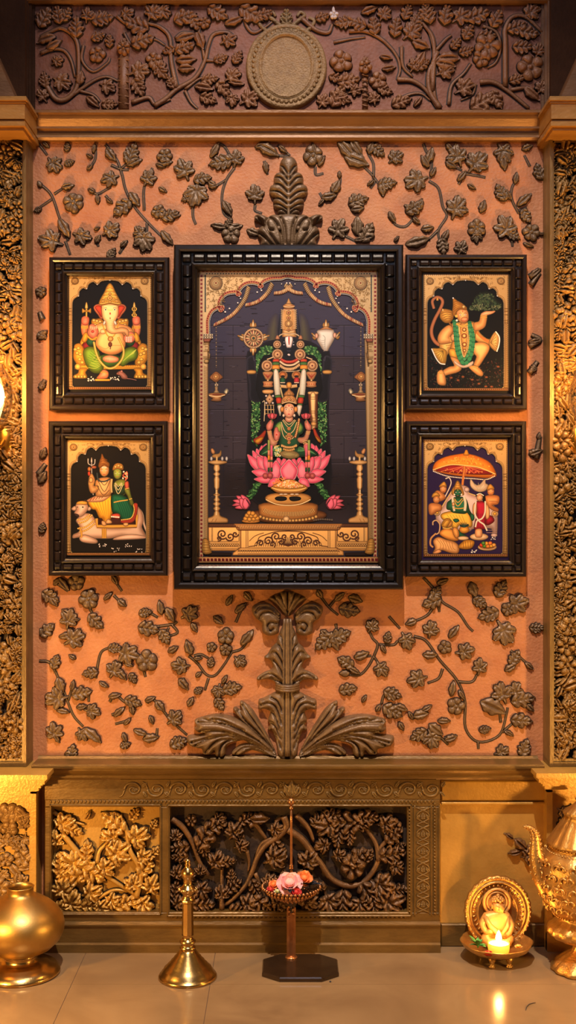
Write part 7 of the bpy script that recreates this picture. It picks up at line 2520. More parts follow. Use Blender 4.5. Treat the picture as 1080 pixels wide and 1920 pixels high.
# ================================================================= things on the floor
# ---- round brass pot
c = (X(38, -.215), -.215, 0.0)
root = thing('brass_vase', 'round-bellied brushed brass vase with a short narrow neck on a flanged foot', 'vase', c)
mb = MB()
mb.lathe([(0, 0), (.101, 0), (.1045, .004), (.104, .010), (.098, .014), (.096, .019), (.078, .022), (.074, .028), (.052, .031), (.044, .036), (.042, .046), (.046, .054), (.0, .054)], c, 72)
mb.build('foot', M['brass_polished'], root)
mb = MB()
mb.lathe([(.040, .052), (.056, .056), (.082, .068), (.103, .088), (.1135, .110), (.1155, .128), (.111, .148), (.099, .167), (.081, .183), (.060, .196), (.044, .204), (.036, .209), (.034, .216), (.0345, .224), (.0365, .2275), (.0350, .2290), (.032, .2275), (.031, .220),
          (.032, .208), (.045, .196), (.0, .18)], c, 80)
mb.build('belly', M['brass'], root)

# ---- brass bell with a tall turned handle
c = (X(352, -.245), -.245, 0.0)
root = thing('brass_bell', 'tall brass bell with a ringed flaring skirt and a turned faceted handle', 'bell', c)
mb = MB()
mb.lathe([(.070, 0), (.0755, .001), (.0765, .005), (.074, .009), (.0705, .011), (.069, .016), (.064, .021), (.062, .026), (.0545, .031), (.053, .035), (.0455, .041), (.044, .045), (.037, .051), (.0355, .055), (.029, .061), (.028, .064), (.0225, .070), (.0195, .075), (.0, .076)], c, 72)
mb.build('bell_skirt', M['brass_polished'], root)
mb = MB()
mb.lathe([(.0, .074), (.020, .075), (.0215, .079), (.018, .083), (.0155, .086), (.0205, .091), (.0212, .096), (.016, .100), (.0125, .104), (.0145, .110), (.0152, .112)], c, 40)
mb.lathe([(.0150, .110), (.0152, .130), (.0146, .165), (.0136, .194), (.0165, .197), (.0172, .201), (.0160, .204)], c, 8, smooth=False)
mb.lathe([(.0158, .203), (.0165, .206), (.0125, .210), (.0120, .216), (.0185, .223), (.0225, .230), (.0205, .234), (.0130, .240), (.0100, .246), (.0115, .250), (.0100, .253), (.0155, .262), (.0172, .270), (.0160, .279), (.0090, .286), (.0062, .290), (.0085, .294), (.0060, .298),
          (.0075, .303), (.0055, .308), (.0, .3095)], c, 40)
for k in range(14):
    a = 2 * PI * k / 14
    mb.ball((c[0] + .0225 * math.cos(a), c[1] + .0225 * math.sin(a), .230), .0035, 6, 4)
mb.build('handle', M['brass_polished'], root)

# ---- flower stand: octagonal bronze base, copper post, beaded bowl and finial rod
yb = -.195
cxs = X(563, -.195)
root = thing('flower_stand', 'copper flower stand with a beaded bowl and finial rod on a dark octagonal base', 'stand', (cxs, yb, 0))
mb = MB()
hw, hd, ch = .1005, .082, .046


def octa(s, z):
    w, d, k = hw * s, hd * s, ch * s
    return [(cxs - w + k, yb - d, z), (cxs + w - k, yb - d, z), (cxs + w, yb - d + k * .8, z), (cxs + w, yb + d - k * .8, z), (cxs + w - k, yb + d, z), (cxs - w + k, yb + d, z), (cxs - w, yb + d - k * .8, z), (cxs - w, yb - d + k * .8, z)]


lv = [octa(.985, 0), octa(1.0, .002), octa(1.0, .009), octa(.975, .0125)]
v = [p for l in lv for p in l]
f = [tuple(range(7, -1, -1)), tuple(range(24, 32))]
for i in range(3):
    for k in range(8):
        f.append((i * 8 + k, i * 8 + (k + 1) % 8, i * 8 + 8 + (k + 1) % 8, i * 8 + 8 + k))
mb.add(v, f, None, False)
mb.build('base', M['bronze_base'], root)
px, py = X(546, -.14), -.14
sc_ = scale_at(py)
zr, zn, zf = Z(1662, py), Z(1690, py), Z(1508, py)
mb = MB()
for dx in (-.0085, .0085):
    mb.bbox_bev(px + dx - .0034, px + dx + .0034, py - .006, py + .006, .012, zn - .014, .001)
mb.box(px - .0055, px + .0055, py - .002, py + .004, .012, zn - .016)
mb.lathe([(.0, .012), (.017, .012), (.016, .016), (.0, .018)], (px, py, 0), 24)
mb.build('post', M['copper'], root)
mb = MB()
mb.lathe([(.0, zn - .032), (.006, zn - .030), (.009, zn - .026), (.006, zn - .021), (.010, zn - .015), (.014, zn - .008), (.012, zn - .003), (.017, zn), (.032, zn + .010), (.056, zn + .024), (.074, zr - .003), (.077, zr), (.075, zr + .001), (.055, zn + .027), (.030, zn + .014), (.0, zn + .010)], (px, py, 0), 48)
mb.build('bowl', M['bronze_base'], root)
mb = MB()
for k in range(44):
    a = 2 * PI * k / 44
    mb.ball((px + .0775 * math.cos(a), py + .0775 * math.sin(a), zr), .0042, 8, 5)
for ring, (rr, zz) in enumerate(((.066, zr - .012), (.050, zr - .021), (.034, zr - .029), (.020, zr - .036))):
    n = int(2 * PI * rr / .0105)
    for k in range(n):
        a = 2 * PI * (k + .5 * (ring % 2)) / n
        mb.ball((px + rr * math.cos(a), py + rr * math.sin(a), zz), .0042, 8, 5, (1, 1, 1.4))
for k in range(5):
    mb.ball((px + .012 * (k % 2 - .5), py - .012, zn - .012 - k * .006), .0036, 8, 5)
mb.build('bead_fringe', M['copper'], root)
mb = MB()
mb.tube([(px, py, zn + .01), (px, py, zr + .03), (px, py, zf - .05), (px, py, zf)], [.0042, .0036, .0034, .0032], 10)
mb.lathe([(.0, zf - .004), (.005, zf - .002), (.0085, zf + .003), (.0095, zf + .008), (.0075, zf + .013), (.003, zf + .0165), (.0, zf + .018)], (px, py, 0), 24)
mb.lathe([(.0034, zr + .045), (.006, zr + .047), (.0065, zr + .050), (.0045, zr + .053), (.006, zr + .056), (.0034, zr + .060)], (px, py, 0), 16)
mb.lathe([(.0034, zf - .014), (.0058, zf - .012), (.0050, zf - .008), (.0034, zf - .006)], (px, py, 0), 16)
mb.build('finial_rod', M['copper'], root)

# flowers lying in the bowl
M['petal_pink'] = mat('pink_petals', (232, 150, 156), .6, 0, (246, 206, 200), 40.0)
M['petal_orange'] = mat('orange_petals', (226, 120, 58), .6, 0, (238, 150, 86), 60.0)
M['petal_red'] = mat('red_petals', (176, 34, 40), .55, 0, (200, 58, 54), 60.0)
M['leaf_dark'] = mat('dark_blue_green_leaves', (24, 30, 44), .5, 0, (40, 48, 60), 60.0)
M['leaf_green'] = mat('green_leaves', (40, 104, 52), .5, 0, (66, 136, 70), 60.0)
M['petal_pale'] = mat('pale_green_petals', (196, 206, 160), .6, 0, (222, 220, 180), 60.0)
M['petal_yellow'] = mat('yellow_petals', (222, 170, 80), .6, 0, (236, 192, 110), 60.0)


def blossom(name, label, cat, pos, R, m, n=5, layers=3, group=None, cup=.55, tilt_=0.0):
    """cupped overlapping petals round a heart"""
    mb = MB()
    rr = random.Random(int(pos[0] * 9999) + n)
    for L in range(layers):
        ra = R * (1 - L * .26)
        for k in range(n):
            a = 2 * PI * (k + .5 * L) / n + rr.uniform(-.15, .15)
            tilt = .25 + .32 * L
            v, f = [], []
            N = 6
            for i in range(N + 1):
                for j in range(N + 1):
                    s, t = i / N, j / N * 2 - 1
                    w = math.sin(PI * min(1, .12 + s * .8)) * .62 * ra
                    rad = ra * s
                    up = ra * cup * (s ** 1.6) * tilt * 2.2 + .12 * ra * (t * t) * s - .10 * ra * max(0, s - .8) * 5 * .5
                    x = rad * math.cos(a) * (1 - .35 * tilt) - w * t * math.sin(a)
                    y = rad * math.sin(a) * (1 - .35 * tilt) + w * t * math.cos(a)
                    v.append((pos[0] + x, pos[1] + y, pos[2] + up + L * R * .10))
            for i in range(N):
                for j in range(N):
                    q = i * (N + 1) + j
                    f.append((q, q + N + 1, q + N + 2, q + 1))
            mb.add(v, f)
    mb.ball((pos[0], pos[1], pos[2] + R * .42), R * .34, 10, 7, (1, 1, .9))
    o = mb.build(name, m, origin=pos)
    o.rotation_euler.x = tilt_
    tag(o, label, cat, group)
    return o


def leafy(name, label, pos, R, m, n, cat='leaves', seed=1, up=.5):
    mb = MB()
    rr = random.Random(seed)
    for k in range(n):
        a = 2 * PI * k / n + rr.uniform(-.2, .2)
        L = R * rr.uniform(.75, 1.1)
        el = rr.uniform(.15, up)
        v, f = [], []
        N = 7
        for i in range(N + 1):
            s = i / N
            w = L * .24 * math.sin(PI * min(1, s * .95 + .05))
            for t in (-1, 0, 1):
                x = L * s * math.cos(a) - w * t * math.sin(a)
                y = L * s * math.sin(a) + w * t * math.cos(a)
                v.append((pos[0] + x, pos[1] + y, pos[2] + L * s * el - L * .25 * s * s + (.10 * L * abs(t) * math.sin(PI * s)) + .002))
        for i in range(N):
            for t in (0, 1):
                q = i * 3 + t
                f.append((q, q + 3, q + 4, q + 1))
        mb.add(v, f)
    mb.tube([(pos[0], pos[1], pos[2] - .002), (pos[0], pos[1], pos[2] + .008)], .0025, 6)
    return tag(mb.build(name, m, origin=pos), label, cat)


zz = zr - .004
yf = py - .034
blossom('pink_rose', 'large pink and white rose on top of the flower stand', 'flower', (X(543, yf), yf, zz + .016), .039, M['petal_pink'], 6, 4, tilt_=.75)
blossom('orange_flower', 'orange flower beside the pink rose in the stand bowl', 'flower', (X(570, yf + .02), yf + .02, zz + .026), .026, M['petal_orange'], 5, 3, tilt_=.8)
blossom('orange_flower', 'small dull orange flower at the pale side of the stand bowl', 'flower', (X(513, yf + .01), yf + .01, zz + .014), .016, M['petal_orange'], 5, 2, tilt_=.7)['label'] = 'small orange flower above a red one at the rim of the stand bowl'
blossom('red_flower', 'small dark red flower at the rim of the stand bowl', 'flower', (X(508, yf), yf, zz + .003), .014, M['petal_red'], 5, 2, tilt_=.6)
blossom('red_flower', 'red blossom tucked directly under the pink rose', 'flower', (X(555, yf - .024), yf - .024, zz + .004), .017, M['petal_red'], 5, 2, tilt_=.8)
blossom('pale_flower', 'small pale green bud between red flower and pink rose', 'flower', (X(521, yf - .016), yf - .016, zz + .003), .013, M['petal_pale'], 4, 2)
leafy('dark_leaf_cluster', 'dark blue-green leaf cluster at the rim of the flower stand bowl', (X(581, yf + .01), yf + .01, zz + .012), .032, M['leaf_dark'], 11, seed=3, up=.9)
leafy('dark_leaf_cluster', 'dark leaves at the bowl front below the pink rose', (X(543, yf - .02), yf - .02, zz + .010), .024, M['leaf_dark'], 9, seed=5, up=.6)

# ---- lamp dish with oval back plate
cy_ = -.128
c = (X(931, cy_), cy_, 0.0)
root = thing('lamp_dish', 'small footed gilt dish with an upright beaded oval back plate', 'dish', c)
mb = MB()


def lobes(a, r, z):
    return r * (1 + .035 * abs(math.cos(4 * a)) * min(1, r / .05))


zb_ = .020
mb.lathe([(.0, zb_), (.040, zb_ + .001), (.068, zb_ + .008), (.086, zb_ + .019), (.094, zb_ + .031), (.0955, zb_ + .034), (.092, zb_ + .034), (.083, zb_ + .023), (.064, zb_ + .013), (.0, zb_ + .009)], c, 64, lobes)
mb.build('bowl', M['brass_old'], root)
for a in (-1.95, -1.1, .9, 2.2):
    fx, fy = c[0] + .056 * math.cos(a), c[1] + .056 * math.sin(a)
    mb = MB()
    mb.lathe([(.0, 0), (.0085, 0), (.0095, .003), (.007, .007), (.0055, .012), (.009, .018), (.011, .026), (.0, .028)], (fx, fy, 0), 14)
    for k in range(3):
        mb.ball((fx + .006 * math.cos(a + (k - 1) * .8), fy + .006 * math.sin(a + (k - 1) * .8), .0035), .0042, 8, 5)
    mb.build('foot', M['brass_old'], root)
# back plate
yp = cy_ + .056
kk = scale_at(yp)
pcx, pcz = X(933, yp), Z(1708, yp)
RX, RZ = 63 * kk, 67 * kk
mb = MB()
rings = [(1.0, -.002), (1.0, .006), (.97, .010), (.93, .011), (.90, .007), (.86, .006), (.84, .010), (.80, .010), (.78, .005), (.62, .003), (.60, .006), (.57, .006), (.55, .002), (.0, .002)]
v, f = [], []
SG = 72
for s_, h in rings:
    for k in range(SG):
        a = 2 * PI * k / SG
        w = 1 + (.018 * math.cos(24 * a) if s_ > .95 else 0)
        v.append((pcx + RX * s_ * w * math.cos(a), yp - h, pcz + RZ * s_ * w * math.sin(a)))
for i in range(len(rings) - 1):
    for k in range(SG):
        k2 = (k + 1) % SG
        f.append((i * SG + k, i * SG + k2, i * SG + SG + k2, i * SG + SG + k))
f.append(tuple(SG - 1 - k for k in range(SG)))
mb.add(v, f)
for k in range(46):
    a = 2 * PI * k / 46
    mb.ball((pcx + RX * .955 * math.cos(a), yp - .010, pcz + RZ * .955 * math.sin(a)), .0036, 8, 5)
for k in range(36):
    a = 2 * PI * k / 36
    mb.tube([(pcx + RX * .66 * math.cos(a), yp - .004, pcz + RZ * .66 * math.sin(a)), (pcx + RX * .76 * math.cos(a), yp - .008, pcz + RZ * .76 * math.sin(a))], .0026, 6)
mb.build('back_plate', M['brass_old'], root)

# seated figurine (one continuous body) with a halo
M['figurine'] = mat('pale_gilt_figurine', (196, 140, 72), .42, .3, (214, 164, 94), 40.0, .15, 200.0)
yq = cy_ + .024
k = scale_at(yq)
fx = X(931, yq)
fz = zb_ + .034
root2 = thing('seated_figurine', 'small seated gilt figurine with a halo, set against the oval back plate', 'figurine', (fx, yq, fz - .02))


def skin_body(name, joints, edges, m, parent, base, sub=2):
    me = bpy.data.meshes.new(name)
    me.from_pydata([(p[0] - base[0], p[1] - base[1], p[2] - base[2]) for p, r in joints], edges, [])
    o = bpy.data.objects.new(name, me)
    COL.objects.link(o)
    md = o.modifiers.new('Skin', 'SKIN')
    if not me.skin_vertices:
        me.skin_vertices.new()
    for i, (p, r) in enumerate(joints):
        me.skin_vertices[0].data[i].radius = (r, r) if not isinstance(r, tuple) else r
        me.skin_vertices[0].data[i].use_root = (i == 0)
    sd = o.modifiers.new('Sub', 'SUBSURF')
    sd.levels = sd.render_levels = sub
    dg = bpy.context.evaluated_depsgraph_get()
    ev = o.evaluated_get(dg)
    m2 = bpy.data.meshes.new_from_object(ev)
    bpy.data.objects.remove(o)
    m2.materials.clear()
    m2.materials.append(m)
    m2.polygons.foreach_set('use_smooth', [True] * len(m2.polygons))
    o = bpy.data.objects.new(name, m2)
    COL.objects.link(o)
    if parent:
        o.parent = parent
        o.location = Vector(base) - world_loc(parent)
    return o


def FP(px_, py_, dy=0.0):
    return (X(px_, yq), yq + dy, Z(py_, yq))


J = [(FP(931, 1752), .030), (FP(931, 1735), .026), (FP(931, 1718), .027), (FP(932, 1708), .010), (FP(933, 1699, -.004), .0180), (FP(934, 1690, -.002), .0150),
     (FP(912, 1718), .013), (FP(903, 1732, -.006), .011), (FP(910, 1744, -.018), .009), (FP(921, 1738, -.026), .008),
     (FP(950, 1718), .013), (FP(958, 1734, -.006), .011), (FP(951, 1746, -.020), .009), (FP(938, 1749, -.028), .008),
     (FP(905, 1758, -.010), .017), (FP(922, 1763, -.026), .012), (FP(957, 1758, -.010), .017), (FP(940, 1763, -.026), .012)]
E = [(0, 1), (1, 2), (2, 3), (3, 4), (4, 5), (2, 6), (6, 7), (7, 8), (8, 9), (2, 10), (10, 11), (11, 12), (12, 13), (0, 14), (14, 15), (0, 16), (16, 17)]
skin_body('body', J, E, M['figurine'], root2, (fx, yq, fz))
mb = MB()
hx, hz = X(932, yq + .012), Z(1692, yq + .012)
for rr, tt in ((.0355, .0042), (.027, .0028)):
    mb.tube([(hx + rr * math.cos(a), yq + .014, hz + rr * math.sin(a)) for a in np.linspace(0, 2 * PI, 40)], tt, 8, False)
v = [(hx, yq + .016, hz)] + [(hx + .036 * math.cos(2 * PI * q / 40), yq + .016, hz + .036 * math.sin(2 * PI * q / 40)) for q in range(40)] + [(hx + .036 * math.cos(2 * PI * q / 40), yq + .022, hz + .036 * math.sin(2 * PI * q / 40)) for q in range(40)]
f = [(0, 1 + q, 1 + (q + 1) % 40) for q in range(40)] + [(1 + q, 41 + q, 41 + (q + 1) % 40, 1 + (q + 1) % 40) for q in range(40)]
mb.add(v, f)
mb.build('halo', M['figurine'], root2)
mb = MB()
h5 = FP(934, 1692, .002)
for q in range(26):
    a, b = q * 2.4, math.acos(1 - q / 38.0)
    mb.ball((h5[0] + .0165 * math.sin(b) * math.cos(a), h5[1] + .0165 * math.sin(b) * math.sin(a), h5[2] + .0165 * math.cos(b) - .001), .004, 6, 4)
mb.ball((h5[0], h5[1], h5[2] + .018), .0055, 8, 6)
mb.build('hair', M['figurine'], root2)
mb = MB()
f4 = FP(933, 1698, -.004)
for s in (-1, 1):
    mb.ball((f4[0] + s * .0065, f4[1] - .0150, f4[2] + .003), .0024, 6, 4, (1.3, .6, .5))
    mb.ball((f4[0] + s * .0162, f4[1], f4[2] - .001), .0045, 6, 4, (.5, .8, 1.6))
mb.ball((f4[0], f4[1] - .0165, f4[2] - .001), .0026, 6, 4, (.8, 1, 1.6))
mb.ball((f4[0], f4[1] - .0150, f4[2] - .0075), .0030, 6, 4, (1.3, .6, .5))
mb.build('face', M['figurine'], root2)
mb = MB()
mb.lathe([(.0, .000), (.036, .000), (.040, .002), (.037, .004), (.041, .007), (.036, .011), (.0, .012)], (fx, yq, Z(1770, yq)), 40, lambda a, r, z: r * (1 + .05 * math.cos(14 * a)))
mb.build('lotus_seat', M['figurine'], root2)
mb = MB()
mb.tube([FP(908, 1716, -.012), FP(916, 1730, -.024), FP(930, 1742, -.030), FP(946, 1748, -.028)], [.006, .0075, .007, .005], 8)
mb.tube([FP(952, 1718, -.010), FP(948, 1732, -.024), FP(938, 1744, -.030)], [.005, .006, .005], 8)
for i in range(5):
    mb.tube([FP(906 + i * 4, 1756 + i, -.020), FP(920 + i * 3, 1764, -.034), FP(934 + i * 4, 1764 - i, -.036)], .003, 6)
mb.build('robe', M['figurine'], root2)

# glass cup candle in front of the figurine
M['wax'] = bpy.data.materials.new('glowing_wax')
M['wax'].use_nodes = True
b = M['wax'].node_tree.nodes['Principled BSDF']
b.inputs['Base Color'].default_value = lin((250, 190, 90))
b.inputs['Emission Color'].default_value = lin((255, 150, 40))
b.inputs['Emission Strength'].default_value = 1.4
b.inputs['Roughness'].default_value = .4
M['flame'] = bpy.data.materials.new('candle_flame')
M['flame'].use_nodes = True
b = M['flame'].node_tree.nodes['Principled BSDF']
b.inputs['Base Color'].default_value = lin((255, 220, 140))
b.inputs['Emission Color'].default_value = lin((255, 205, 110))
b.inputs['Emission Strength'].default_value = 26.0
yc = cy_ - .050
cc = (X(935, yc), yc, zb_ + .020)
cc = (cc[0], cc[1], cc[2])
root3 = thing('cup_candle', 'lit orange cup candle glowing in front of the seated figurine', 'candle', cc)
mb = MB()
mb.lathe([(.0, 0), (.024, 0), (.027, .004), (.029, .014), (.029, .026), (.0275, .027), (.0265, .022), (.0, .0215)], cc, 40)
mb.build('cup', M['wax'], root3)
mb = MB()
mb.lathe([(.0, .022), (.0255, .0222), (.0256, .0235), (.0, .0240)], cc, 32)
mb.build('molten_wax', M['flame'], root3)
mb = MB()
mb.tube([(cc[0], cc[1], cc[2] + .022), (cc[0], cc[1], cc[2] + .030)], .0012, 6)
mb.build('wick', M['leaf_dark'], root3)
mb = MB()
mb.lathe([(.0, .028), (.006, .032), (.0085, .038), (.007, .046), (.0035, .054), (.0, .060)], cc, 20)
mb.build('flame', M['flame'], root3)
leafy('green_leaf_sprig', 'fresh green leaf sprig in the lamp dish', (X(896, yc + .004), yc + .004, zb_ + .034), .028, M['leaf_green'], 10, seed=9, up=1.6)
blossom('red_flower', 'red blossom beside the glowing candle in the lamp dish', 'flower', (X(916, yc - .026), yc - .026, zb_ + .022), .016, M['petal_red'], 6, 3)
blossom('yellow_flower', 'small yellow blossom at the rim of the lamp dish', 'flower', (X(972, yc + .012), yc + .012, zb_ + .028), .012, M['petal_yellow'], 5, 2)

# ---- ornate gilt ewer at the edge
cy_ = -.192
ax_ = X(1094, cy_)
kq = scale_at(cy_)
c = (ax_, cy_, 0.0)
root = thing('ornate_ewer', 'large embossed gilt ewer with a slender spout and pointed lid', 'ewer', c)


def zp(p):
    return Z(p, cy_)


z0 = zp(1818)
mb = MB()
SCL = 1.0
rf = [(0, 0), (.078, 0), (.083, .005), (.079, .012), (.068, .024), (.054, .034), (.046, .040), (.032, .050), (.027, .060), (.026, .068), (.033, .074), (.040, .077)]
mb.lathe([(r_, z_) for r_, z_ in rf], c, 72, lambda a, r, z: r * (1 + .06 * abs(math.cos(7 * a)) * min(1, r / .04)))
mb.build('foot', M['brass_old'], root)
mb = MB()
mb.lathe([(.038, .074), (.060, .080), (.083, .090), (.094, .103), (.090, .116), (.076, .126), (.068, .134), (.064, .142), (.068, .148)], c, 72, lambda a, r, z: r * (1 + .035 * math.cos(16 * a) * (1 if .08 < z < .12 else .3)))
mb.build('knop', M['brass_old'], root)
mb = MB()
prof = [(.064, .144), (.080, .152), (.097, .170), (.110, .196), (.118, .226), (.122, .256), (.120, .282), (.110, .304), (.095, .318), (.084, .325), (.088, .330), (.092, .334)]
mb.lathe(prof, c, 80, lambda a, r, z: r * (1 + .012 * math.cos(12 * a)))
# embossed leaves and beads over the belly
rr = random.Random(3)
for row, zrow in enumerate((.175, .205, .235, .265, .292)):
    rad = np.interp(zrow, [p[1] for p in prof], [p[0] for p in prof])
    n = 16
    for q in range(n):
        a = 2 * PI * (q + .5 * (row % 2)) / n
        cen = Vector((c[0] + (rad + .001) * math.cos(a), c[1] + (rad + .001) * math.sin(a), zrow))
        t = Vector((-math.sin(a), math.cos(a), 0))
        u = Vector((0, 0, 1))
        o_ = Vector((math.cos(a), math.sin(a), 0))
        for s in (-1, 1):
            pts = []
            for w in np.linspace(0, 1, 7):
                th = w * 4.2
                rad_ = .013 * (1 - .6 * w)
                pts.append(cen + t * (s * (.010 - rad_ * math.cos(th))) + u * (rad_ * math.sin(th) - .004) + o_ * .0015)
            mb.tube(pts, [.0032, .0034, .0032, .003, .0028, .0026, .002], 6)
        mb.ball(cen + u * .011 + o_ * .001, .0044, 7, 5, (1, 1, 1.4))
for zrow, rb in ((.150, .079), (.318, .0955), (.330, .091)):
    n = 60
    for q in range(n):
        a = 2 * PI * q / n
        mb.ball((c[0] + rb * math.cos(a), c[1] + rb * math.sin(a), zrow), .0034, 6, 4)
mb.build('body', M['brass_old'], root)
mb = MB()
zl0 = .332
mb.lathe([(.0925, zl0), (.097, zl0 + .003), (.092, zl0 + .010), (.082, zl0 + .024), (.070, zl0 + .042), (.056, zl0 + .062), (.046, zl0 + .076), (.054, zl0 + .083), (.050, zl0 + .089), (.036, zl0 + .098), (.024, zl0 + .108), (.018, zl0 + .114), (.022, zl0 + .120), (.016, zl0 + .128), (.006, zl0 + .136), (.0, zl0 + .138)], c, 72,
         lambda a, r, z: r * (1 + .022 * math.cos(18 * a) * min(1, r / .05)))
mb.build('lid', M['brass_old'], root)
mb = MB()


def EP(px_, py_, dy=0.0):
    return Vector((X(px_, cy_), cy_ + dy, Z(py_, cy_)))


sp_ = smooth_open([(1036, 1668), (1016, 1640), (1006, 1610), (1004, 1585), (1003, 1566), (998, 1555), (987, 1550)], 5)
n = len(sp_)
mb.tube([EP(q[0], q[1], -.01 * (1 - i / n)) for i, q in enumerate(sp_)], [np.interp(i / (n - 1), [0, .3, .6, .85, 1], [.036, .022, .0125, .0085, .006]) for i in range(n)], 14)
for i in range(4, n, 2):
    q = sp_[i]
    rad = np.interp(i / (n - 1), [0, .3, .6, .85, 1], [.036, .022, .0125, .0085, .006])
    for k in range(8):
        a = 2 * PI * k / 8
        mb.ball(EP(q[0], q[1], -.01 * (1 - i / n)) + Vector((rad * math.cos(a), rad * math.sin(a), 0)), .0034, 6, 4)
mb.build('spout', M['brass_old'], root)
mb = MB()
hp = smooth_open([(1158, 1600), (1190, 1580), (1200, 1620), (1190, 1670), (1160, 1690)], 5)
mb.tube([EP(q[0], q[1]) for q in hp], .009, 12)
mb.build('handle', M['brass_old'], root)

# ---- small bits on the floor
mb = MB()

pts = [Vector((.578, -.452, .0012)), Vector((.583, -.436, .0022)), Vector((.592, -.421, .0030)), Vector((.603, -.411, .0018)), Vector((.612, -.407, .0012))]
mb.tube(pts, [.0006, .001, .0011, .0009, .0005], 6)
tag(mb.build('stray_twig', M['leaf_dark'], origin=pts[0]), 'thin dark twig lying on the floor in the candle reflection', 'twig')
mb = MB()
mb.ball((.109, -.277, .0022), .0024, 8, 5, (1.2, 1, .8))
tag(mb.build('dark_crumb', M['leaf_dark'], origin=(.109, -.277, .0022)), 'tiny dark crumb on the floor in front of the octagonal base', 'crumb')

# ---- wall lamps on the pilasters
M['globe'] = bpy.data.materials.new('clear_lamp_glass')
M['globe'].use_nodes = True
nt = M['globe'].node_tree
nt.nodes.remove(nt.nodes['Principled BSDF'])
tr = nt.nodes.new('ShaderNodeBsdfTransparent')
tr.inputs['Color'].default_value = (1, .95, .86, 1)
gl = nt.nodes.new('ShaderNodeBsdfGlossy')
gl.inputs['Roughness'].default_value = .05
mx_ = nt.nodes.new('ShaderNodeMixShader')
lw = nt.nodes.new('ShaderNodeLayerWeight')
lw.inputs['Blend'].default_value = .35
nt.links.new(lw.outputs['Facing'], mx_.inputs['Fac'])
nt.links.new(tr.outputs['BSDF'], mx_.inputs[1])
nt.links.new(gl.outputs['BSDF'], mx_.inputs[2])
nt.links.new(mx_.outputs['Shader'], nt.nodes['Material Output'].inputs['Surface'])
M['bulb'] = bpy.data.materials.new('lit_bulb')
M['bulb'].use_nodes = True
b = M['bulb'].node_tree.nodes['Principled BSDF']
b.inputs['Base Color'].default_value = lin((255, 230, 180))
b.inputs['Emission Color'].default_value = lin((255, 196, 110))
b.inputs['Emission Strength'].default_value = 45.0
LAMPS = []
for sgn, cpx, lab in ((1, -12, 'lit glass wall lamp beside the paintings of the elephant-headed figure and the bull'), (-1, 1104, 'glass wall lamp beside the paintings of the leaping figure and the parasol court')):
    yl = -.19
    cx_, cz_ = X(cpx, yl), Z(742, yl)
    root = thing('wall_lamp', lab, 'wall lamp', (cx_, PF, cz_ - .10), 'glass wall lamps on the pilasters')
    mb = MB()
    mb.lathe([(.022, -.082), (.036, -.060), (.047, -.030), (.050, 0), (.047, .030), (.037, .058), (.026, .076), (.024, .084)], (cx_, yl, cz_), 40)
    mb.build('glass_globe', M['globe'], root)
    mb = MB()
    mb.ball((cx_, yl, cz_), .028, 20, 14, (1, 1, 1.45))
    mb.build('bulb', M['bulb'], root)
    mb = MB()
    mb.lathe([(.0, -.112), (.008, -.108), (.014, -.098), (.026, -.088), (.027, -.080), (.020, -.078), (.0, -.076)], (cx_, yl, cz_), 28)
    mb.build('cup', M['glass_rim'], root)
    mb = MB()
    mb.tube([(cx_, yl, cz_ - .10), (cx_, yl + .03, cz_ - .135), (cx_, yl + .07, cz_ - .13), (cx_, PF + .006, cz_ - .11)], .006, 10)
    mb.ball((cx_, PF + .012, cz_ - .11), .026, 16, 10, (1, .6, 1.6))
    mb.build('bracket', M['glass_rim'], root)
    LAMPS.append((cx_, yl, cz_))
# ================================================================= camera and light
cam = bpy.data.cameras.new('camera')
cam.sensor_fit = 'VERTICAL'
cam.sensor_height = 24.0
cam.lens = 24.0 * FPX / 1920.0
cam.clip_start = 0.05
co = bpy.data.objects.new('camera', cam)
COL.objects.link(co)
co.location = (0, -DIST, CZ)
co.rotation_euler = (PI / 2, 0, 0)
SC.camera = co


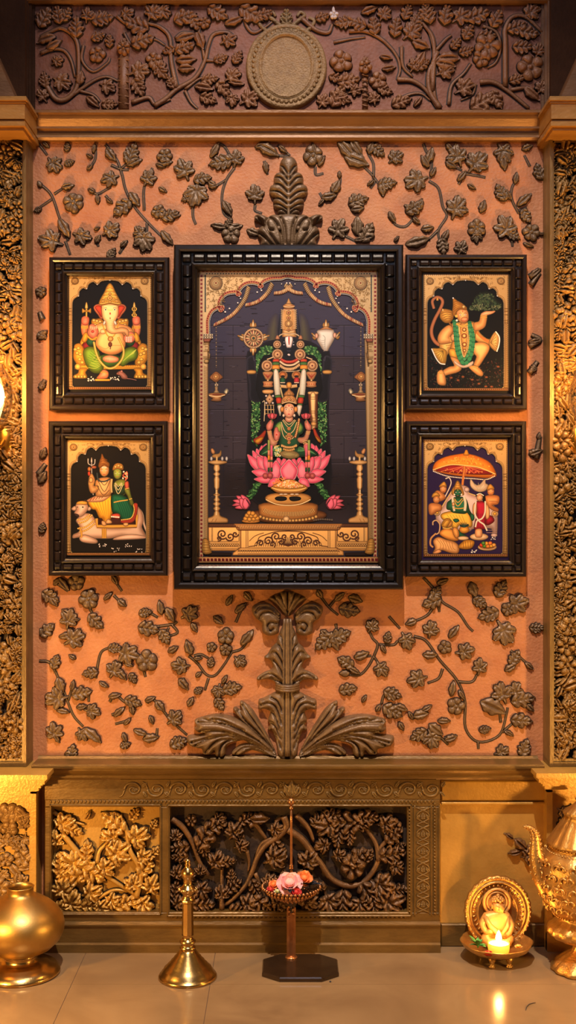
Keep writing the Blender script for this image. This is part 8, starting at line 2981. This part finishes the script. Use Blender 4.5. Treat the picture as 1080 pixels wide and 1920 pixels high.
def light(name, kind, loc, energy, rgb, size=.1, target=None, spot=None, blend=.5, size_y=None):
    l = bpy.data.lights.new(name, kind)
    l.energy = energy
    l.color = lin(rgb)[:3]
    if kind == 'AREA':
        l.size = size
        if size_y:
            l.shape = 'RECTANGLE'
            l.size_y = size_y
    else:
        l.shadow_soft_size = size
    if kind == 'SPOT':
        l.spot_size = spot
        l.spot_blend = blend
    o = bpy.data.objects.new(name, l)
    COL.objects.link(o)
    o.location = loc
    if target is not None:
        o.rotation_euler = (Vector(target) - Vector(loc)).to_track_quat('-Z', 'Y').to_euler()
    return o


# ceiling downlight in front of the wall: the hard shadows under the frames
light('ceiling_spot', 'SPOT', (0.0, -2.4, 4.2), 860, (255, 232, 208), .03, (0, 0, -.05), math.radians(60), 1.0)
# daylight from a window behind the camera, cool sheen on the dark frames
light('window_daylight', 'AREA', (.3, -3.7, 3.4), 14, (206, 220, 255), 1.2, (0, 0, 1.2), size_y=.8)
# added cool area light overhead: sheen on the upward facets of the frames
light('added_sheen_light', 'AREA', (.05, -.75, 3.25), 10, (232, 232, 252), .5, (.05, -.6, 0), size_y=.3)
# wall lamps
for (x, y, z), e in zip(LAMPS, (20, 15)):
    light('wall_lamp_glow', 'POINT', (x * 1.0, y - .062, z + .02), e, (255, 186, 100), .03)
# low floor lamps out of view on both sides
light('floor_lamp_glow', 'POINT', (-1.08, -.85, .43), 50, (255, 194, 104), .03)
light('floor_lamp_glow', 'POINT', (1.15, -.86, .42), 34, (255, 194, 104), .03)
# candle
light('candle_glow', 'POINT', (cc[0], cc[1] - .004, cc[2] + .056), .95, (255, 176, 90), .008)

w = bpy.data.worlds.new('room')
SC.world = w
w.use_nodes = True
bg = w.node_tree.nodes['Background']
bg.inputs['Color'].default_value = lin((255, 206, 160))
bg.inputs['Strength'].default_value = .06

SC.view_settings.view_transform = 'Standard'
SC.view_settings.look = 'None'
SC.view_settings.gamma = 1.0
SC.view_settings.use_curve_mapping = False
SC.view_settings.exposure = 0.0
SC.cycles.use_denoising = True
SC.cycles.max_bounces = 6
SC.cycles.sample_clamp_indirect = 4.0
